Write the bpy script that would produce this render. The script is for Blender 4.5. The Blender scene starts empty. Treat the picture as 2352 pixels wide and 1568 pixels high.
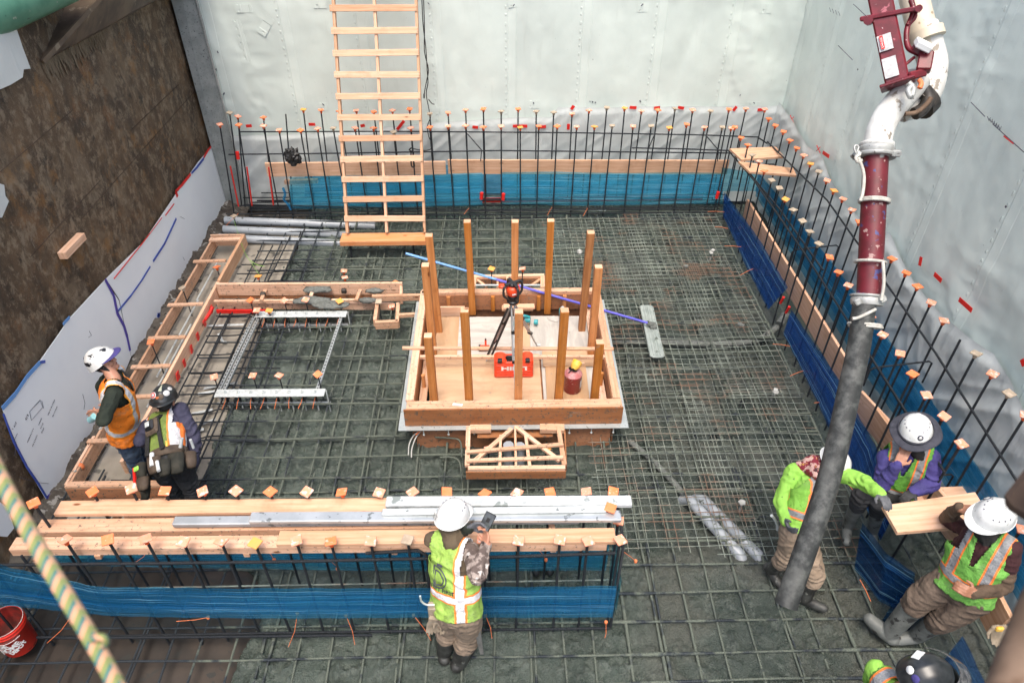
import bpy, bmesh, math, random
import numpy as np
from math import radians, sin, cos, pi, sqrt
from mathutils import Vector, Matrix, noise as mnoise
from mathutils.bvhtree import BVHTree

# ------------------------------------------------------------------ camera, light, exposure
S = bpy.context.scene
COL = S.collection
CAM_H, PITCH, YAW, FPX = 6.2, radians(39.4), radians(1.0), 1658.0
cd = bpy.data.cameras.new('camera')
cam = bpy.data.objects.new('camera', cd)
COL.objects.link(cam)
cam.location = (0, 0, CAM_H)
cam.rotation_euler = (radians(90) - PITCH, 0, -YAW)
cd.sensor_width = 36
cd.lens = 36 * FPX / 2352
cd.clip_start, cd.clip_end = 0.05, 300
cd.dof.use_dof = True
cd.dof.focus_distance = 6.6
cd.dof.aperture_fstop = 4.5
S.camera = cam

SUN_EL, SUN_AZ = radians(70), radians(184)      # azimuth measured from +Y towards +X
w = bpy.data.worlds.new('World'); S.world = w; w.use_nodes = True
nt = w.node_tree; nt.nodes.clear()
sky = nt.nodes.new('ShaderNodeTexSky'); sky.sky_type = 'NISHITA'; sky.sun_disc = False
sky.sun_elevation = SUN_EL; sky.sun_rotation = SUN_AZ
sky.air_density = 1.0; sky.dust_density = 5.0; sky.ozone_density = 0.6
bg = nt.nodes.new('ShaderNodeBackground'); bg.inputs['Strength'].default_value = 0.15
wo = nt.nodes.new('ShaderNodeOutputWorld')
nt.links.new(sky.outputs[0], bg.inputs[0]); nt.links.new(bg.outputs[0], wo.inputs[0])
sl = bpy.data.lights.new('sun', 'SUN'); sl.energy = 1.0; sl.angle = radians(26); sl.color = (1, .94, .84)
so = bpy.data.objects.new('sun', sl); COL.objects.link(so)
sd = Vector((sin(SUN_AZ) * cos(SUN_EL), cos(SUN_AZ) * cos(SUN_EL), sin(SUN_EL)))
so.rotation_euler = sd.to_track_quat('Z', 'Y').to_euler(); so.location = (0, 5, 20)
S.view_settings.view_transform = 'Standard'; S.view_settings.look = 'None'
S.view_settings.exposure = 1.2; S.view_settings.gamma = 1.0
S.cycles.max_bounces = 8; S.cycles.transparent_max_bounces = 16
S.cycles.use_denoising = True

random.seed(7)
RNG = np.random.RandomState(5)

# survey helpers: a sighting (u, v) of the site, resolved on a real plane of the site
def ray(u, v):
    a = (u - 1176) / FPX; b = (v - 784) / FPX
    y = cos(PITCH) - b * sin(PITCH); z = -sin(PITCH) - b * cos(PITCH)
    c, s = cos(YAW), sin(YAW)
    return (a * c + y * s, -a * s + y * c, z)
def PZ(u, v, z=0.0):
    r = ray(u, v); t = (z - CAM_H) / r[2]; return Vector((r[0] * t, r[1] * t, z))
def PY(u, v, Y):
    r = ray(u, v); t = Y / r[1]; return Vector((r[0] * t, Y, CAM_H + r[2] * t))
def PX(u, v, X):
    r = ray(u, v); t = X / r[0]; return Vector((X, r[1] * t, CAM_H + r[2] * t))
def PD(u, v, d):
    r = ray(u, v); return Vector((r[0] * d, r[1] * d, CAM_H + r[2] * d))

# ------------------------------------------------------------------ objects
def tag(o, label=None, cat=None, group=None, kind=None):
    if label: o['label'] = label
    if cat: o['category'] = cat
    if group: o['group'] = group
    if kind: o['kind'] = kind
    return o
def thing(name, label, cat, loc=(0, 0, 0), group=None, rz=0):
    o = bpy.data.objects.new(name, None); COL.objects.link(o)
    o.location = loc; o.rotation_euler = (0, 0, rz); o.empty_display_size = .1
    return tag(o, label, cat, group)
def origin(p):
    v = Vector((0, 0, 0))
    while p is not None:
        v += Vector(p.location); p = p.parent
    return v
def dup(root, loc=None, rot=None, scale=None):
    r = root.copy(); COL.objects.link(r)
    if loc is not None: r.location = loc
    if rot is not None: r.rotation_euler = rot
    if scale is not None: r.scale = scale
    for ch in [o for o in root.children]:
        c = ch.copy(); COL.objects.link(c); c.parent = r
        for g in [o for o in ch.children]:
            d = g.copy(); COL.objects.link(d); d.parent = c
    return r

class MB:
    """collects shapes for ONE mesh object (world coordinates; shifted to the parent on build)"""
    def __init__(s): s.v = []; s.f = []; s.uv = []; s.m = []; s.sm = []
    def add(s, vs, fs, uvs=None, m=0, sm=False):
        b = len(s.v); s.v += [tuple(q) for q in vs]
        for i, f in enumerate(fs):
            s.f.append([b + k for k in f]); s.m.append(m); s.sm.append(sm)
            s.uv.append(uvs[i] if uvs else [(0, 0)] * len(f))
    def hexa(s, P, m=0, ru=None):
        """8 points: 0-3 bottom ring, 4-7 top ring; uv along the longest edge"""
        P = [Vector(p) for p in P]
        F = [(3, 2, 1, 0), (4, 5, 6, 7), (0, 1, 5, 4), (1, 2, 6, 5), (2, 3, 7, 6), (3, 0, 4, 7)]
        E = [P[1] - P[0], P[3] - P[0], P[4] - P[0]]
        L = max(E, key=lambda e: e.length); Ln = L.normalized()
        ru = random.random() * 7 if ru is None else ru
        UV = []
        for k, f in enumerate(F):
            a = P[f[0]]; n = (P[f[1]] - a).cross(P[f[3]] - a)
            if n.length < 1e-12: UV.append([(0, 0)] * 4); continue
            n.normalize(); t = n.cross(Ln)
            if t.length < .3: t = E[0] if E[0] is not L else E[1]; t = t.normalized(); q = n.cross(t); UV.append([(ru + (P[i] - a).dot(t) * 6, ru + k + (P[i] - a).dot(q)) for i in f]); continue
            t.normalize()
            UV.append([(ru + (P[i] - P[0]).dot(Ln), ru * 3 + k * .37 + (P[i] - P[0]).dot(t)) for i in f])
        s.add(P, F, UV, m)
    def box(s, c, d, rz=0, m=0, R=None):
        c = Vector(c); x, y, z = d[0] / 2, d[1] / 2, d[2] / 2
        R = R or Matrix.Rotation(rz, 3, 'Z')
        s.hexa([c + R @ Vector(q) for q in ((-x, -y, -z), (x, -y, -z), (x, y, -z), (-x, y, -z), (-x, -y, z), (x, -y, z), (x, y, z), (-x, y, z))], m)
    def bar(s, p, q, w, h, up=(0, 0, 1), m=0, off=0):
        """board from p to q (centre line), w wide sideways, h along up"""
        p = Vector(p); q = Vector(q); d = (q - p).normalized(); up = Vector(up)
        sd_ = d.cross(up)
        if sd_.length < 1e-4: sd_ = d.cross(Vector((1, 0, 0)))
        sd_.normalize(); u = sd_.cross(d).normalized()
        a = sd_ * w / 2; b = u * h / 2
        s.hexa([p - a - b, p + a - b, q + a - b, q - a - b, p - a + b, p + a + b, q + a + b, q - a + b], m)
    def prism(s, pts, dvec, m=0):
        """polygon extruded by dvec"""
        n = len(pts); P = [Vector(p) for p in pts]; Q = [p + Vector(dvec) for p in P]
        o = P[0]; e = (P[1] - P[0]).normalized(); nn = Vector(dvec).normalized(); t = nn.cross(e)
        uv = [((p - o).dot(e), (p - o).dot(t)) for p in P]
        fs = [list(range(n)), list(range(2 * n - 1, n - 1, -1))]
        UV = [uv, [uv[i] for i in range(n - 1, -1, -1)]]
        for i in range(n):
            j = (i + 1) % n; fs.append([j, i, n + i, n + j]); l = (P[j] - P[i]).length
            UV.append([(l, 0), (0, 0), (0, .05), (l, .05)])
        s.add(P + Q, fs, UV, m)
    def tube(s, pts, r, n=8, m=0, cap=True, rf=None, u0=0.0):
        pts = [Vector(p) for p in pts]; k = len(pts)
        rr = r if isinstance(r, (list, tuple)) else [r] * k
        d0 = (pts[1] - pts[0]).normalized()
        a = d0.orthogonal().normalized(); V = []; us = [u0]
        for i in range(k):
            d = (pts[min(i + 1, k - 1)] - pts[max(i - 1, 0)]).normalized()
            a = (a - d * a.dot(d)).normalized(); b = d.cross(a)
            if i: us.append(us[-1] + (pts[i] - pts[i - 1]).length)
            for j in range(n):
                t = 2 * pi * j / n; q = rr[i] * (rf(i, j) if rf else 1)
                V.append(pts[i] + a * cos(t) * q + b * sin(t) * q)
        F = []; U = []
        for i in range(k - 1):
            for j in range(n):
                j2 = (j + 1) % n
                F.append([i * n + j, i * n + j2, (i + 1) * n + j2, (i + 1) * n + j])
                U.append([(us[i], j / n), (us[i], (j + 1) / n), (us[i + 1], (j + 1) / n), (us[i + 1], j / n)])
        s.add(V, F, U, m, True)
        if cap:
            s.add([V[j] for j in range(n - 1, -1, -1)], [list(range(n))], None, m)
            s.add([V[(k - 1) * n + j] for j in range(n)], [list(range(n))], None, m)
    def lathe(s, prof, M=None, n=20, m=0, sm=True, sx=1, sy=1):
        """prof: (r, z) list; M: 4x4"""
        M = M or Matrix(); V = []
        for r, z in prof:
            for j in range(n):
                t = 2 * pi * j / n; V.append(M @ Vector((r * cos(t) * sx, r * sin(t) * sy, z)))
        F = []; U = []
        for i in range(len(prof) - 1):
            for j in range(n):
                j2 = (j + 1) % n; F.append([i * n + j, i * n + j2, (i + 1) * n + j2, (i + 1) * n + j])
                U.append([(prof[i][1], j / n), (prof[i][1], (j + 1) / n), (prof[i + 1][1], (j + 1) / n), (prof[i + 1][1], j / n)])
        s.add(V, F, U, m, sm)
    def grid(s, fn, nu, nv, u0, u1, v0, v1, m=0, sm=True):
        V = []; 
        for i in range(nu + 1):
            for j in range(nv + 1):
                V.append(fn(u0 + (u1 - u0) * i / nu, v0 + (v1 - v0) * j / nv))
        F = []; U = []
        for i in range(nu):
            for j in range(nv):
                a = i * (nv + 1) + j; F.append([a, a + nv + 1, a + nv + 2, a + 1])
                x0 = u0 + (u1 - u0) * i / nu; x1 = u0 + (u1 - u0) * (i + 1) / nu; y0 = v0 + (v1 - v0) * j / nv; y1 = v0 + (v1 - v0) * (j + 1) / nv
                U.append([(x0, y0), (x1, y0), (x1, y1), (x0, y1)])
        s.add(V, F, U, m, sm)
    def mesh(s, off=Vector((0, 0, 0)), mats=(), name='mesh', bevel=0):
        me = bpy.data.meshes.new(name)
        me.from_pydata([(v[0] - off[0], v[1] - off[1], v[2] - off[2]) for v in s.v], [], s.f)
        ul = me.uv_layers.new(name='UVMap')
        ul.data.foreach_set('uv', np.array([c for f in s.uv for q in f for c in q], dtype=np.float32))
        me.polygons.foreach_set('material_index', s.m)
        me.polygons.foreach_set('use_smooth', s.sm)
        for q in mats: me.materials.append(q)
        return me
    def build(s, name, mats, parent=None, bevel=0, **kw):
        if not isinstance(mats, (list, tuple)): mats = [mats]
        me = s.mesh(origin(parent), mats, name)
        o = bpy.data.objects.new(name, me); COL.objects.link(o); o.parent = parent
        if bevel:
            b = o.modifiers.new('bevel', 'BEVEL'); b.width = bevel; b.segments = 1; b.limit_method = 'ANGLE'; b.angle_limit = radians(40)
        if kw: tag(o, **kw)
        return o
def npmesh(name, V, F, mats, parent=None, uv=None, smooth=True, mi=None):
    """big grids: V (n,3), F (m,4)"""
    me = bpy.data.meshes.new(name)
    V = np.asarray(V, dtype=np.float32) - np.array(origin(parent), dtype=np.float32)
    me.vertices.add(len(V)); me.vertices.foreach_set('co', V.ravel())
    F = np.asarray(F, dtype=np.int32); k = F.shape[1]
    me.loops.add(F.size); me.loops.foreach_set('vertex_index', F.ravel())
    me.polygons.add(len(F)); me.polygons.foreach_set('loop_start', np.arange(0, F.size, k, dtype=np.int32))
    me.polygons.foreach_set('loop_total', np.full(len(F), k, dtype=np.int32))
    me.polygons.foreach_set('use_smooth', np.full(len(F), smooth))
    if mi is not None: me.polygons.foreach_set('material_index', mi)
    if uv is not None:
        l = me.uv_layers.new(name='UVMap'); l.data.foreach_set('uv', np.asarray(uv, dtype=np.float32)[F.ravel()].ravel())
    me.update(calc_edges=True); me.validate()
    for q in (mats if isinstance(mats, (list, tuple)) else [mats]): me.materials.append(q)
    o = bpy.data.objects.new(name, me); COL.objects.link(o); o.parent = parent
    return o
def gridF(nx, ny):
    i, j = np.meshgrid(np.arange(nx - 1), np.arange(ny - 1), indexing='ij'); a = (i * ny + j).ravel()
    return np.stack([a, a + ny, a + ny + 1, a + 1], 1)
# value noise
def _h(ix, iy, iz, seed):
    n = (ix * 374761393 + iy * 668265263 + iz * 2147483647 + seed * 974711) & 0xffffffff
    n = ((n ^ (n >> 13)) * 1274126177) & 0xffffffff; n = n ^ (n >> 16)
    return (n & 0xffff) / 65535.0
def vn(x, y, z=None, seed=0):
    x = np.asarray(x, dtype=float); y = np.asarray(y, dtype=float); z = np.zeros_like(x) if z is None else np.asarray(z, dtype=float)
    xi, yi, zi = [np.floor(q).astype(np.int64) for q in (x, y, z)]
    fx, fy, fz = x - xi, y - yi, z - zi
    fx, fy, fz = [q * q * (3 - 2 * q) for q in (fx, fy, fz)]
    r = 0
    for a in (0, 1):
        for b in (0, 1):
            for c in (0, 1):
                r = r + _h(xi + a, yi + b, zi + c, seed) * (fx if a else 1 - fx) * (fy if b else 1 - fy) * (fz if c else 1 - fz)
    return r * 2 - 1
def fbm(x, y, z=None, o=4, seed=0):
    r = 0; a = 1; t = 0
    for k in range(o):
        r = r + a * vn(x * 2 ** k, y * 2 ** k, None if z is None else z * 2 ** k, seed + k); t += a; a *= .5
    return r / t
def sst(a, b, x):
    t = np.clip((x - a) / (b - a), 0, 1); return t * t * (3 - 2 * t)
ORD = 'zeroth first second third fourth fifth sixth seventh eighth ninth tenth eleventh twelfth thirteenth fourteenth fifteenth sixteenth seventeenth eighteenth nineteenth twentieth'.split()
def nth(n):
    if n <= 20: return ORD[n]
    if n < 30: return 'twenty-' + ORD[n - 20]
    if n == 30: return 'thirtieth'
    return 'thirty-' + ORD[n - 30]

# ------------------------------------------------------------------ materials
def new_mat(name):
    m = bpy.data.materials.new(name); m.use_nodes = True; t = m.node_tree; t.nodes.clear()
    o = t.nodes.new('ShaderNodeOutputMaterial'); b = t.nodes.new('ShaderNodeBsdfPrincipled'); t.links.new(b.outputs[0], o.inputs[0])
    return m, t, b, o
class N:
    def __init__(s, t): s.t = t
    def n(s, ty, **kw):
        q = s.t.nodes.new('ShaderNode' + ty)
        for k, v in kw.items(): setattr(q, k, v)
        return q
    def l(s, a, b): s.t.links.new(a, b)
    def val(s, sock, v):
        if hasattr(v, 'is_linked') or hasattr(v, 'links'): s.l(v, sock)
        elif isinstance(v, (tuple, list)): sock.default_value = tuple(v) + (1,) if len(v) == 3 and len(sock.default_value) == 4 else v
        else: sock.default_value = v
    def coord(s, kind, scale=(1, 1, 1), rnd=False):
        if kind == 'World': c = s.n('NewGeometry').outputs['Position']
        else: c = s.n('TexCoord').outputs[kind]
        mp = s.n('Mapping'); s.l(c, mp.inputs[0]); mp.inputs['Scale'].default_value = scale
        if rnd:
            oi = s.n('ObjectInfo'); k = s.math('MULTIPLY', oi.outputs['Random'], 37.0); s.l(k, mp.inputs['Location'])
        return mp.outputs[0]
    def noise(s, vec, scale, detail=5, rough=.6, dist=0):
        q = s.n('TexNoise'); s.l(vec, q.inputs['Vector']); q.inputs['Scale'].default_value = scale
        q.inputs['Detail'].default_value = detail; q.inputs['Roughness'].default_value = rough; q.inputs['Distortion'].default_value = dist
        return q.outputs['Fac']
    def voro(s, vec, scale, feat='F1'):
        q = s.n('TexVoronoi', feature=feat); s.l(vec, q.inputs['Vector']); q.inputs['Scale'].default_value = scale; return q.outputs[0]
    def ramp(s, f, lo, hi, a=0.0, b=1.0):
        q = s.n('MapRange', interpolation_type='SMOOTHSTEP'); s.val(q.inputs[0], f)
        q.inputs[1].default_value = lo; q.inputs[2].default_value = hi; q.inputs[3].default_value = a; q.inputs[4].default_value = b
        return q.outputs[0]
    def math(s, op, a, b=0.0):
        q = s.n('Math', operation=op); s.val(q.inputs[0], a); s.val(q.inputs[1], b); return q.outputs[0]
    def mix(s, f, a, b, blend='MIX'):
        q = s.n('Mix', data_type='RGBA', blend_type=blend); s.val(q.inputs[0], f); s.val(q.inputs[6], a); s.val(q.inputs[7], b); return q.outputs[2]
    def bump(s, h, st, dist=.01, prev=None):
        q = s.n('Bump'); s.l(h, q.inputs['Height']); q.inputs['Strength'].default_value = st; q.inputs['Distance'].default_value = dist
        if prev: s.l(prev, q.inputs['Normal'])
        return q.outputs[0]
    def sep(s, v):
        q = s.n('SeparateXYZ'); s.l(v, q.inputs[0]); return q.outputs
def sc3(k): return (k, k, k) if not isinstance(k, tuple) else k
def pm(name, c1, c2=None, scale=6, rough=.6, metal=0, bump=0, bscale=40, coord='Object', st=(1, 1, 1), spots=None, lo=.35, hi=.65, rnd=False, bdist=.004, spec=.5, sheen=0):
    m, t, b, o = new_mat(name); k = N(t)
    vec = k.coord(coord, st, rnd)
    c = None
    if c2: c = k.mix(k.ramp(k.noise(vec, scale), lo, hi), c1, c2)
    if spots:
        for (sc, ssc, thr) in (spots if isinstance(spots, list) else [spots]):
            f = k.ramp(k.noise(vec, ssc, 3, .55), thr, thr + .05); c = k.mix(f, c if c else c1, sc)
    if c: k.l(c, b.inputs['Base Color'])
    else: b.inputs['Base Color'].default_value = tuple(c1) + (1,)
    b.inputs['Roughness'].default_value = rough; b.inputs['Metallic'].default_value = metal
    b.inputs['Specular IOR Level'].default_value = spec
    if bump: k.l(k.bump(k.noise(vec, bscale, 4), bump, bdist), b.inputs['Normal'])
    return m
def wood(name, c1, c2, dark, rough=.65, dirt=0.0, ply=False, knots=True):
    m, t, b, o = new_mat(name); k = N(t)
    vec = k.coord('UV', (1, 1, 1), True)
    mp = k.n('Mapping'); k.l(vec, mp.inputs[0]); mp.inputs['Scale'].default_value = (1.0, 14 if not ply else 5, 1)
    g = k.noise(mp.outputs[0], 2.2, 7, .62, .6)
    mp2 = k.n('Mapping'); k.l(vec, mp2.inputs[0]); mp2.inputs['Scale'].default_value = (.45, 5 if not ply else 1.6, 1)
    wv = k.n('TexWave', wave_type='BANDS', bands_direction='Y'); k.l(mp2.outputs[0], wv.inputs[0])
    wv.inputs['Scale'].default_value = 1.1; wv.inputs['Distortion'].default_value = 7; wv.inputs['Detail'].default_value = 2; wv.inputs['Detail Scale'].default_value = .8
    c = k.mix(k.ramp(g, .3, .72), c1, c2)
    c = k.mix(k.math('MULTIPLY', k.ramp(wv.outputs['Fac'], .45, .98), .22), c, dark)
    if knots:
        mk = k.n('Mapping'); k.l(vec, mk.inputs[0]); mk.inputs['Scale'].default_value = (1, 2.6, 1)
        c = k.mix(k.ramp(k.voro(mk.outputs[0], 2.3), .11, .04), c, (dark[0] * .45, dark[1] * .35, dark[2] * .3))
    wp = k.coord('World')
    c = k.mix(k.math('MULTIPLY', k.ramp(k.noise(wp, 2.7, 6, .7), .5, .75), .45), c, (dark[0] * .8, dark[1] * .8, dark[2] * .85))
    oi = k.n('ObjectInfo'); hv = k.n('HueSaturation'); k.l(c, hv.inputs['Color'])
    k.l(k.ramp(oi.outputs['Random'], 0, 1, .84, 1.1), hv.inputs['Value']); k.l(k.ramp(oi.outputs['Random'], 0, 1, 1.12, 1.0), hv.inputs['Saturation'])
    c = hv.outputs[0]
    if dirt:
        f = k.ramp(k.noise(wp, 26, 5, .75), .70 - dirt * .12, .76 - dirt * .1)
        c = k.mix(k.math('MULTIPLY', f, .9), c, (.07, .075, .065))
        f = k.ramp(k.noise(wp, 3.1, 5, .8), .66 - dirt * .05, .70); c = k.mix(k.math('MULTIPLY', f, .6), c, (.2, .2, .17))
    k.l(c, b.inputs['Base Color']); b.inputs['Roughness'].default_value = rough; b.inputs['Specular IOR Level'].default_value = .25
    k.l(k.bump(g, .35, .004), b.inputs['Normal'])
    return m
M = {}
M['pine'] = wood('pine', (.58, .35, .225), (.69, .46, .325), (.42, .21, .11))
M['pine_dirty'] = wood('pine_dirty', (.57, .35, .235), (.70, .475, .345), (.40, .20, .11), dirt=1.1)
M['fir'] = wood('fir', (.44, .175, .06), (.55, .255, .105), (.22, .08, .025), dirt=.7)
M['fir_dark'] = wood('fir_dark', (.27, .115, .045), (.40, .19, .08), (.15, .055, .02), dirt=.3)
M['form_face'] = wood('form_face', (.30, .135, .07), (.38, .185, .10), (.22, .09, .045), dirt=1.3, ply=True, knots=False)
M['ply'] = wood('ply', (.45, .295, .18), (.51, .35, .225), (.38, .225, .12), ply=True, knots=False, dirt=.1)
M['ply_grey'] = wood('ply_grey', (.38, .36, .33), (.52, .49, .44), (.28, .26, .23), ply=True, knots=False, dirt=.4)
M['orange_wood'] = wood('orange_wood', (.74, .33, .17), (.66, .40, .25), (.75, .22, .08))

def rebar_mat(name, clean, mud, bias, world_mask=True, rust=None):
    m, t, b, o = new_mat(name); k = N(t)
    w_ = k.coord('World'); uv = k.sep(k.coord('UV'))
    n1 = k.noise(w_, 3.2, 5, .65)
    if world_mask:
        X = k.sep(w_)
        f = k.math('ADD', n1, k.ramp(X[0], -3.4, -2.5, -.35, .0)); f = k.math('ADD', f, bias)
        f = k.ramp(f, .40, .52)
    else: f = k.ramp(k.math('ADD', n1, bias), .45, .55)
    n2 = k.noise(w_, 60, 3, .6)
    cm = k.mix(n2, clean, tuple(c * 1.9 + .01 for c in clean)); mu = k.mix(n2, mud, tuple(c * 1.7 for c in mud))
    c = k.mix(f, cm, mu)
    if rust: c = k.mix(k.math('MULTIPLY', k.ramp(k.noise(w_, 1.6, 4, .6), .5, .62), .85), c, rust)
    k.l(c, b.inputs['Base Color']); k.l(k.math('SUBTRACT', .62, k.math('MULTIPLY', f, -.2)), b.inputs['Roughness'])
    k.l(k.math('SUBTRACT', .45, k.math('MULTIPLY', f, .45)), b.inputs['Metallic'])
    # ribs
    s1 = k.math('SINE', k.math('MULTIPLY', k.math('ADD', uv[0], k.math('MULTIPLY', uv[1], .012)), 420.0))
    bb = k.bump(s1, .7, .003); bb = k.bump(n2, .8, .006, bb)
    k.l(bb, b.inputs['Normal'])
    return m
MUD = (.078, .092, .074)
M['rebar'] = rebar_mat('rebar', (.024, .03, .036), MUD, .05)
M['rebar_front'] = rebar_mat('rebar_front', (.022, .028, .034), MUD, -.02)
M['dowel'] = rebar_mat('dowel', (.012, .015, .019), (.05, .055, .05), -.25, False)
M['wire'] = rebar_mat('wire', (.15, .17, .15), (.22, .25, .215), .0, False, rust=(.23, .115, .07))
M['tie_orange'] = pm('tie_orange', (.75, .2, .07), rough=.6)
M['red_paint'] = pm('red_paint', (.62, .025, .015), (.5, .02, .01), 20, rough=.5)

def concrete():
    m, t, b, o = new_mat('wet_concrete'); k = N(t); w_ = k.coord('World'); X = k.sep(w_)
    n1 = k.noise(w_, 1.1, 6, .6); n2 = k.noise(w_, 9, 7, .68); n3 = k.noise(w_, 60, 5, .7)
    c = k.mix(k.ramp(n1, .33, .66), (.034, .050, .040), (.066, .090, .073))
    c = k.mix(k.math('MULTIPLY', k.ramp(n2, .48, .68), .55), c, (.14, .165, .14))
    c = k.mix(k.math('MULTIPLY', k.ramp(k.noise(w_, .55, 4, .55), .5, .66), .55), c, (.125, .155, .135))
    c = k.mix(k.math('MULTIPLY', k.ramp(n3, .53, .66), .45), c, (.022, .026, .022))
    # brown tint under the wire mesh
    f = k.math('MULTIPLY', k.ramp(X[0], .9, 1.6), k.ramp(n1, .4, .6)); c = k.mix(k.math('MULTIPLY', f, .55), c, (.062, .056, .043))
    k.l(c, b.inputs['Base Color'])
    k.l(k.math('MULTIPLY', k.ramp(n2, .3, .7, .30, .62), k.ramp(k.noise(w_, .9, 3, .5), .42, .58, .5, 1.0)), b.inputs['Roughness']); b.inputs['Specular IOR Level'].default_value = .8
    vv = k.voro(w_, 70); bb = k.bump(n2, .6, .03); bb = k.bump(k.noise(w_, 55, 6, .75), 1.0, .022, bb); bb = k.bump(vv, .6, .010, bb)
    k.l(bb, b.inputs['Normal'])
    return m
M['concrete'] = concrete()
M['mud_slab'] = pm('mud_slab', (.30, .275, .23), (.22, .20, .165), 2.2, rough=.8, bump=.4, bscale=30, coord='World', spots=[((.11, .105, .09), 5, .62), ((.12, .11, .1), 55, .68)])
M['brown_slab'] = pm('brown_slab', (.022, .018, .015), (.045, .034, .026), 2.5, rough=.6, bump=.5, bscale=20, coord='World', spots=((.025, .025, .022), 9, .6))

def membrane(name, base, dark, gloss=.45):
    m, t, b, o = new_mat(name); k = N(t); uvv = k.coord('UV'); uv = k.sep(uvv); w_ = k.coord('World')
    # lap seams every 1.18 m with a row of weld dimples beside them
    fr = k.math('FRACT', k.math('DIVIDE', k.math('ADD', uv[0], 50.0), 1.18))
    band = k.math('MULTIPLY', k.ramp(fr, .44, .452), k.ramp(fr, .56, .548))
    edge = k.math('MULTIPLY', k.ramp(fr, .400, .412), k.ramp(fr, .430, .418))
    dots = k.ramp(k.math('SINE', k.math('MULTIPLY', k.math('ADD', uv[1], k.math('MULTIPLY', k.noise(w_, 2, 2), .25)), 52.0)), .2, .9)
    n1 = k.noise(w_, .8, 5, .6); n2 = k.noise(w_, 6, 6, .7)
    c = k.mix(k.ramp(n1, .3, .7), base, dark)
    c = k.mix(k.math('MULTIPLY', band, .35), c, tuple(x * 1.06 for x in base))
    mp = k.n('Mapping'); k.l(w_, mp.inputs[0]); mp.inputs['Scale'].default_value = (6, 6, .7)
    st = k.ramp(k.noise(mp.outputs[0], 1.4, 6, .7), .56, .75)
    c = k.mix(k.math('MULTIPLY', st, .14), c, (.34, .37, .33))
    sp = k.ramp(k.noise(w_, 24, 3, .6), .73, .76); c = k.mix(k.math('MULTIPLY', sp, .6), c, (.1, .11, .1))
    k.l(c, b.inputs['Base Color']); b.inputs['Roughness'].default_value = gloss
    h = k.math('ADD', k.math('MULTIPLY', band, .35), k.math('MULTIPLY', k.math('MULTIPLY', edge, dots), .4))
    bb = k.bump(h, .9, .012); bb = k.bump(n2, .12, .02, bb); m2 = k.n('Mapping'); k.l(w_, m2.inputs[0]); m2.inputs['Scale'].default_value = (1.3, 1.3, .4); bb = k.bump(k.noise(m2.outputs[0], 1.2, 1, .4, .5), .55, .16, bb); k.l(bb, b.inputs['Normal'])
    return m
M['membrane'] = membrane('membrane', (.69, .77, .715), (.60, .675, .63))
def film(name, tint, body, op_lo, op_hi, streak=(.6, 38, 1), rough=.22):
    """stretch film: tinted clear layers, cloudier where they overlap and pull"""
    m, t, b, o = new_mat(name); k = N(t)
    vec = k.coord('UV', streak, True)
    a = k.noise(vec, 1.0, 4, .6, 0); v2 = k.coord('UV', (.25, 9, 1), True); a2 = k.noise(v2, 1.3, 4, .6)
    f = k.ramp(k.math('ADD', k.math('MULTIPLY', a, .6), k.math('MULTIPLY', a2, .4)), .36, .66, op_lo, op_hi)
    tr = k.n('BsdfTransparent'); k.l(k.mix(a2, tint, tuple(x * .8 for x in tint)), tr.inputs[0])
    c = k.mix(k.math('MULTIPLY', k.ramp(a, .58, .66), .8), k.mix(k.ramp(a2, .35, .6), body, tuple(min(1, x * .55) for x in body)), (.36, .72, .88))  # pale cyan streaks: highlights on the taut film, painted into its colour
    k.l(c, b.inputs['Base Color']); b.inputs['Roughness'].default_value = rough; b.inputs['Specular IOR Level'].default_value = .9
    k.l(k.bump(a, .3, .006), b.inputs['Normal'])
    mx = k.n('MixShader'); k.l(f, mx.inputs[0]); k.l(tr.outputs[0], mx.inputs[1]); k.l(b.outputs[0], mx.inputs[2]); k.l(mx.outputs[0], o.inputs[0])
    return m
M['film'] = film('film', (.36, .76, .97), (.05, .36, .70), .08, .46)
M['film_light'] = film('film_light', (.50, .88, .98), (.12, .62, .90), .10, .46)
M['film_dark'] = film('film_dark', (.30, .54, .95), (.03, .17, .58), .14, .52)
M['film_clear'] = film('film_clear', (.38, .60, .88), (.02, .13, .38), .02, .5)
def sheet():
    m, t, b, o = new_mat('poly_sheet'); k = N(t); w_ = k.coord('World')
    n = k.noise(w_, 3, 5, .6); c = k.mix(n, (.52, .56, .555), (.64, .68, .67)); k.l(c, b.inputs['Base Color'])
    b.inputs['Roughness'].default_value = .3; b.inputs['Specular IOR Level'].default_value = .7
    m2 = k.n('Mapping'); k.l(w_, m2.inputs[0]); m2.inputs['Rotation'].default_value = (.5, .5, 0); m2.inputs['Scale'].default_value = (7, 7, 1.2); k.l(k.bump(k.noise(m2.outputs[0], 1, 4, .55, .4), .35, .05), b.inputs['Normal'])
    tr = k.n('BsdfTransparent'); mx = k.n('MixShader'); mx.inputs[0].default_value = .86
    k.l(tr.outputs[0], mx.inputs[1]); k.l(b.outputs[0], mx.inputs[2]); k.l(mx.outputs[0], o.inputs[0]); return m
M['sheet'] = sheet()
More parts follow.
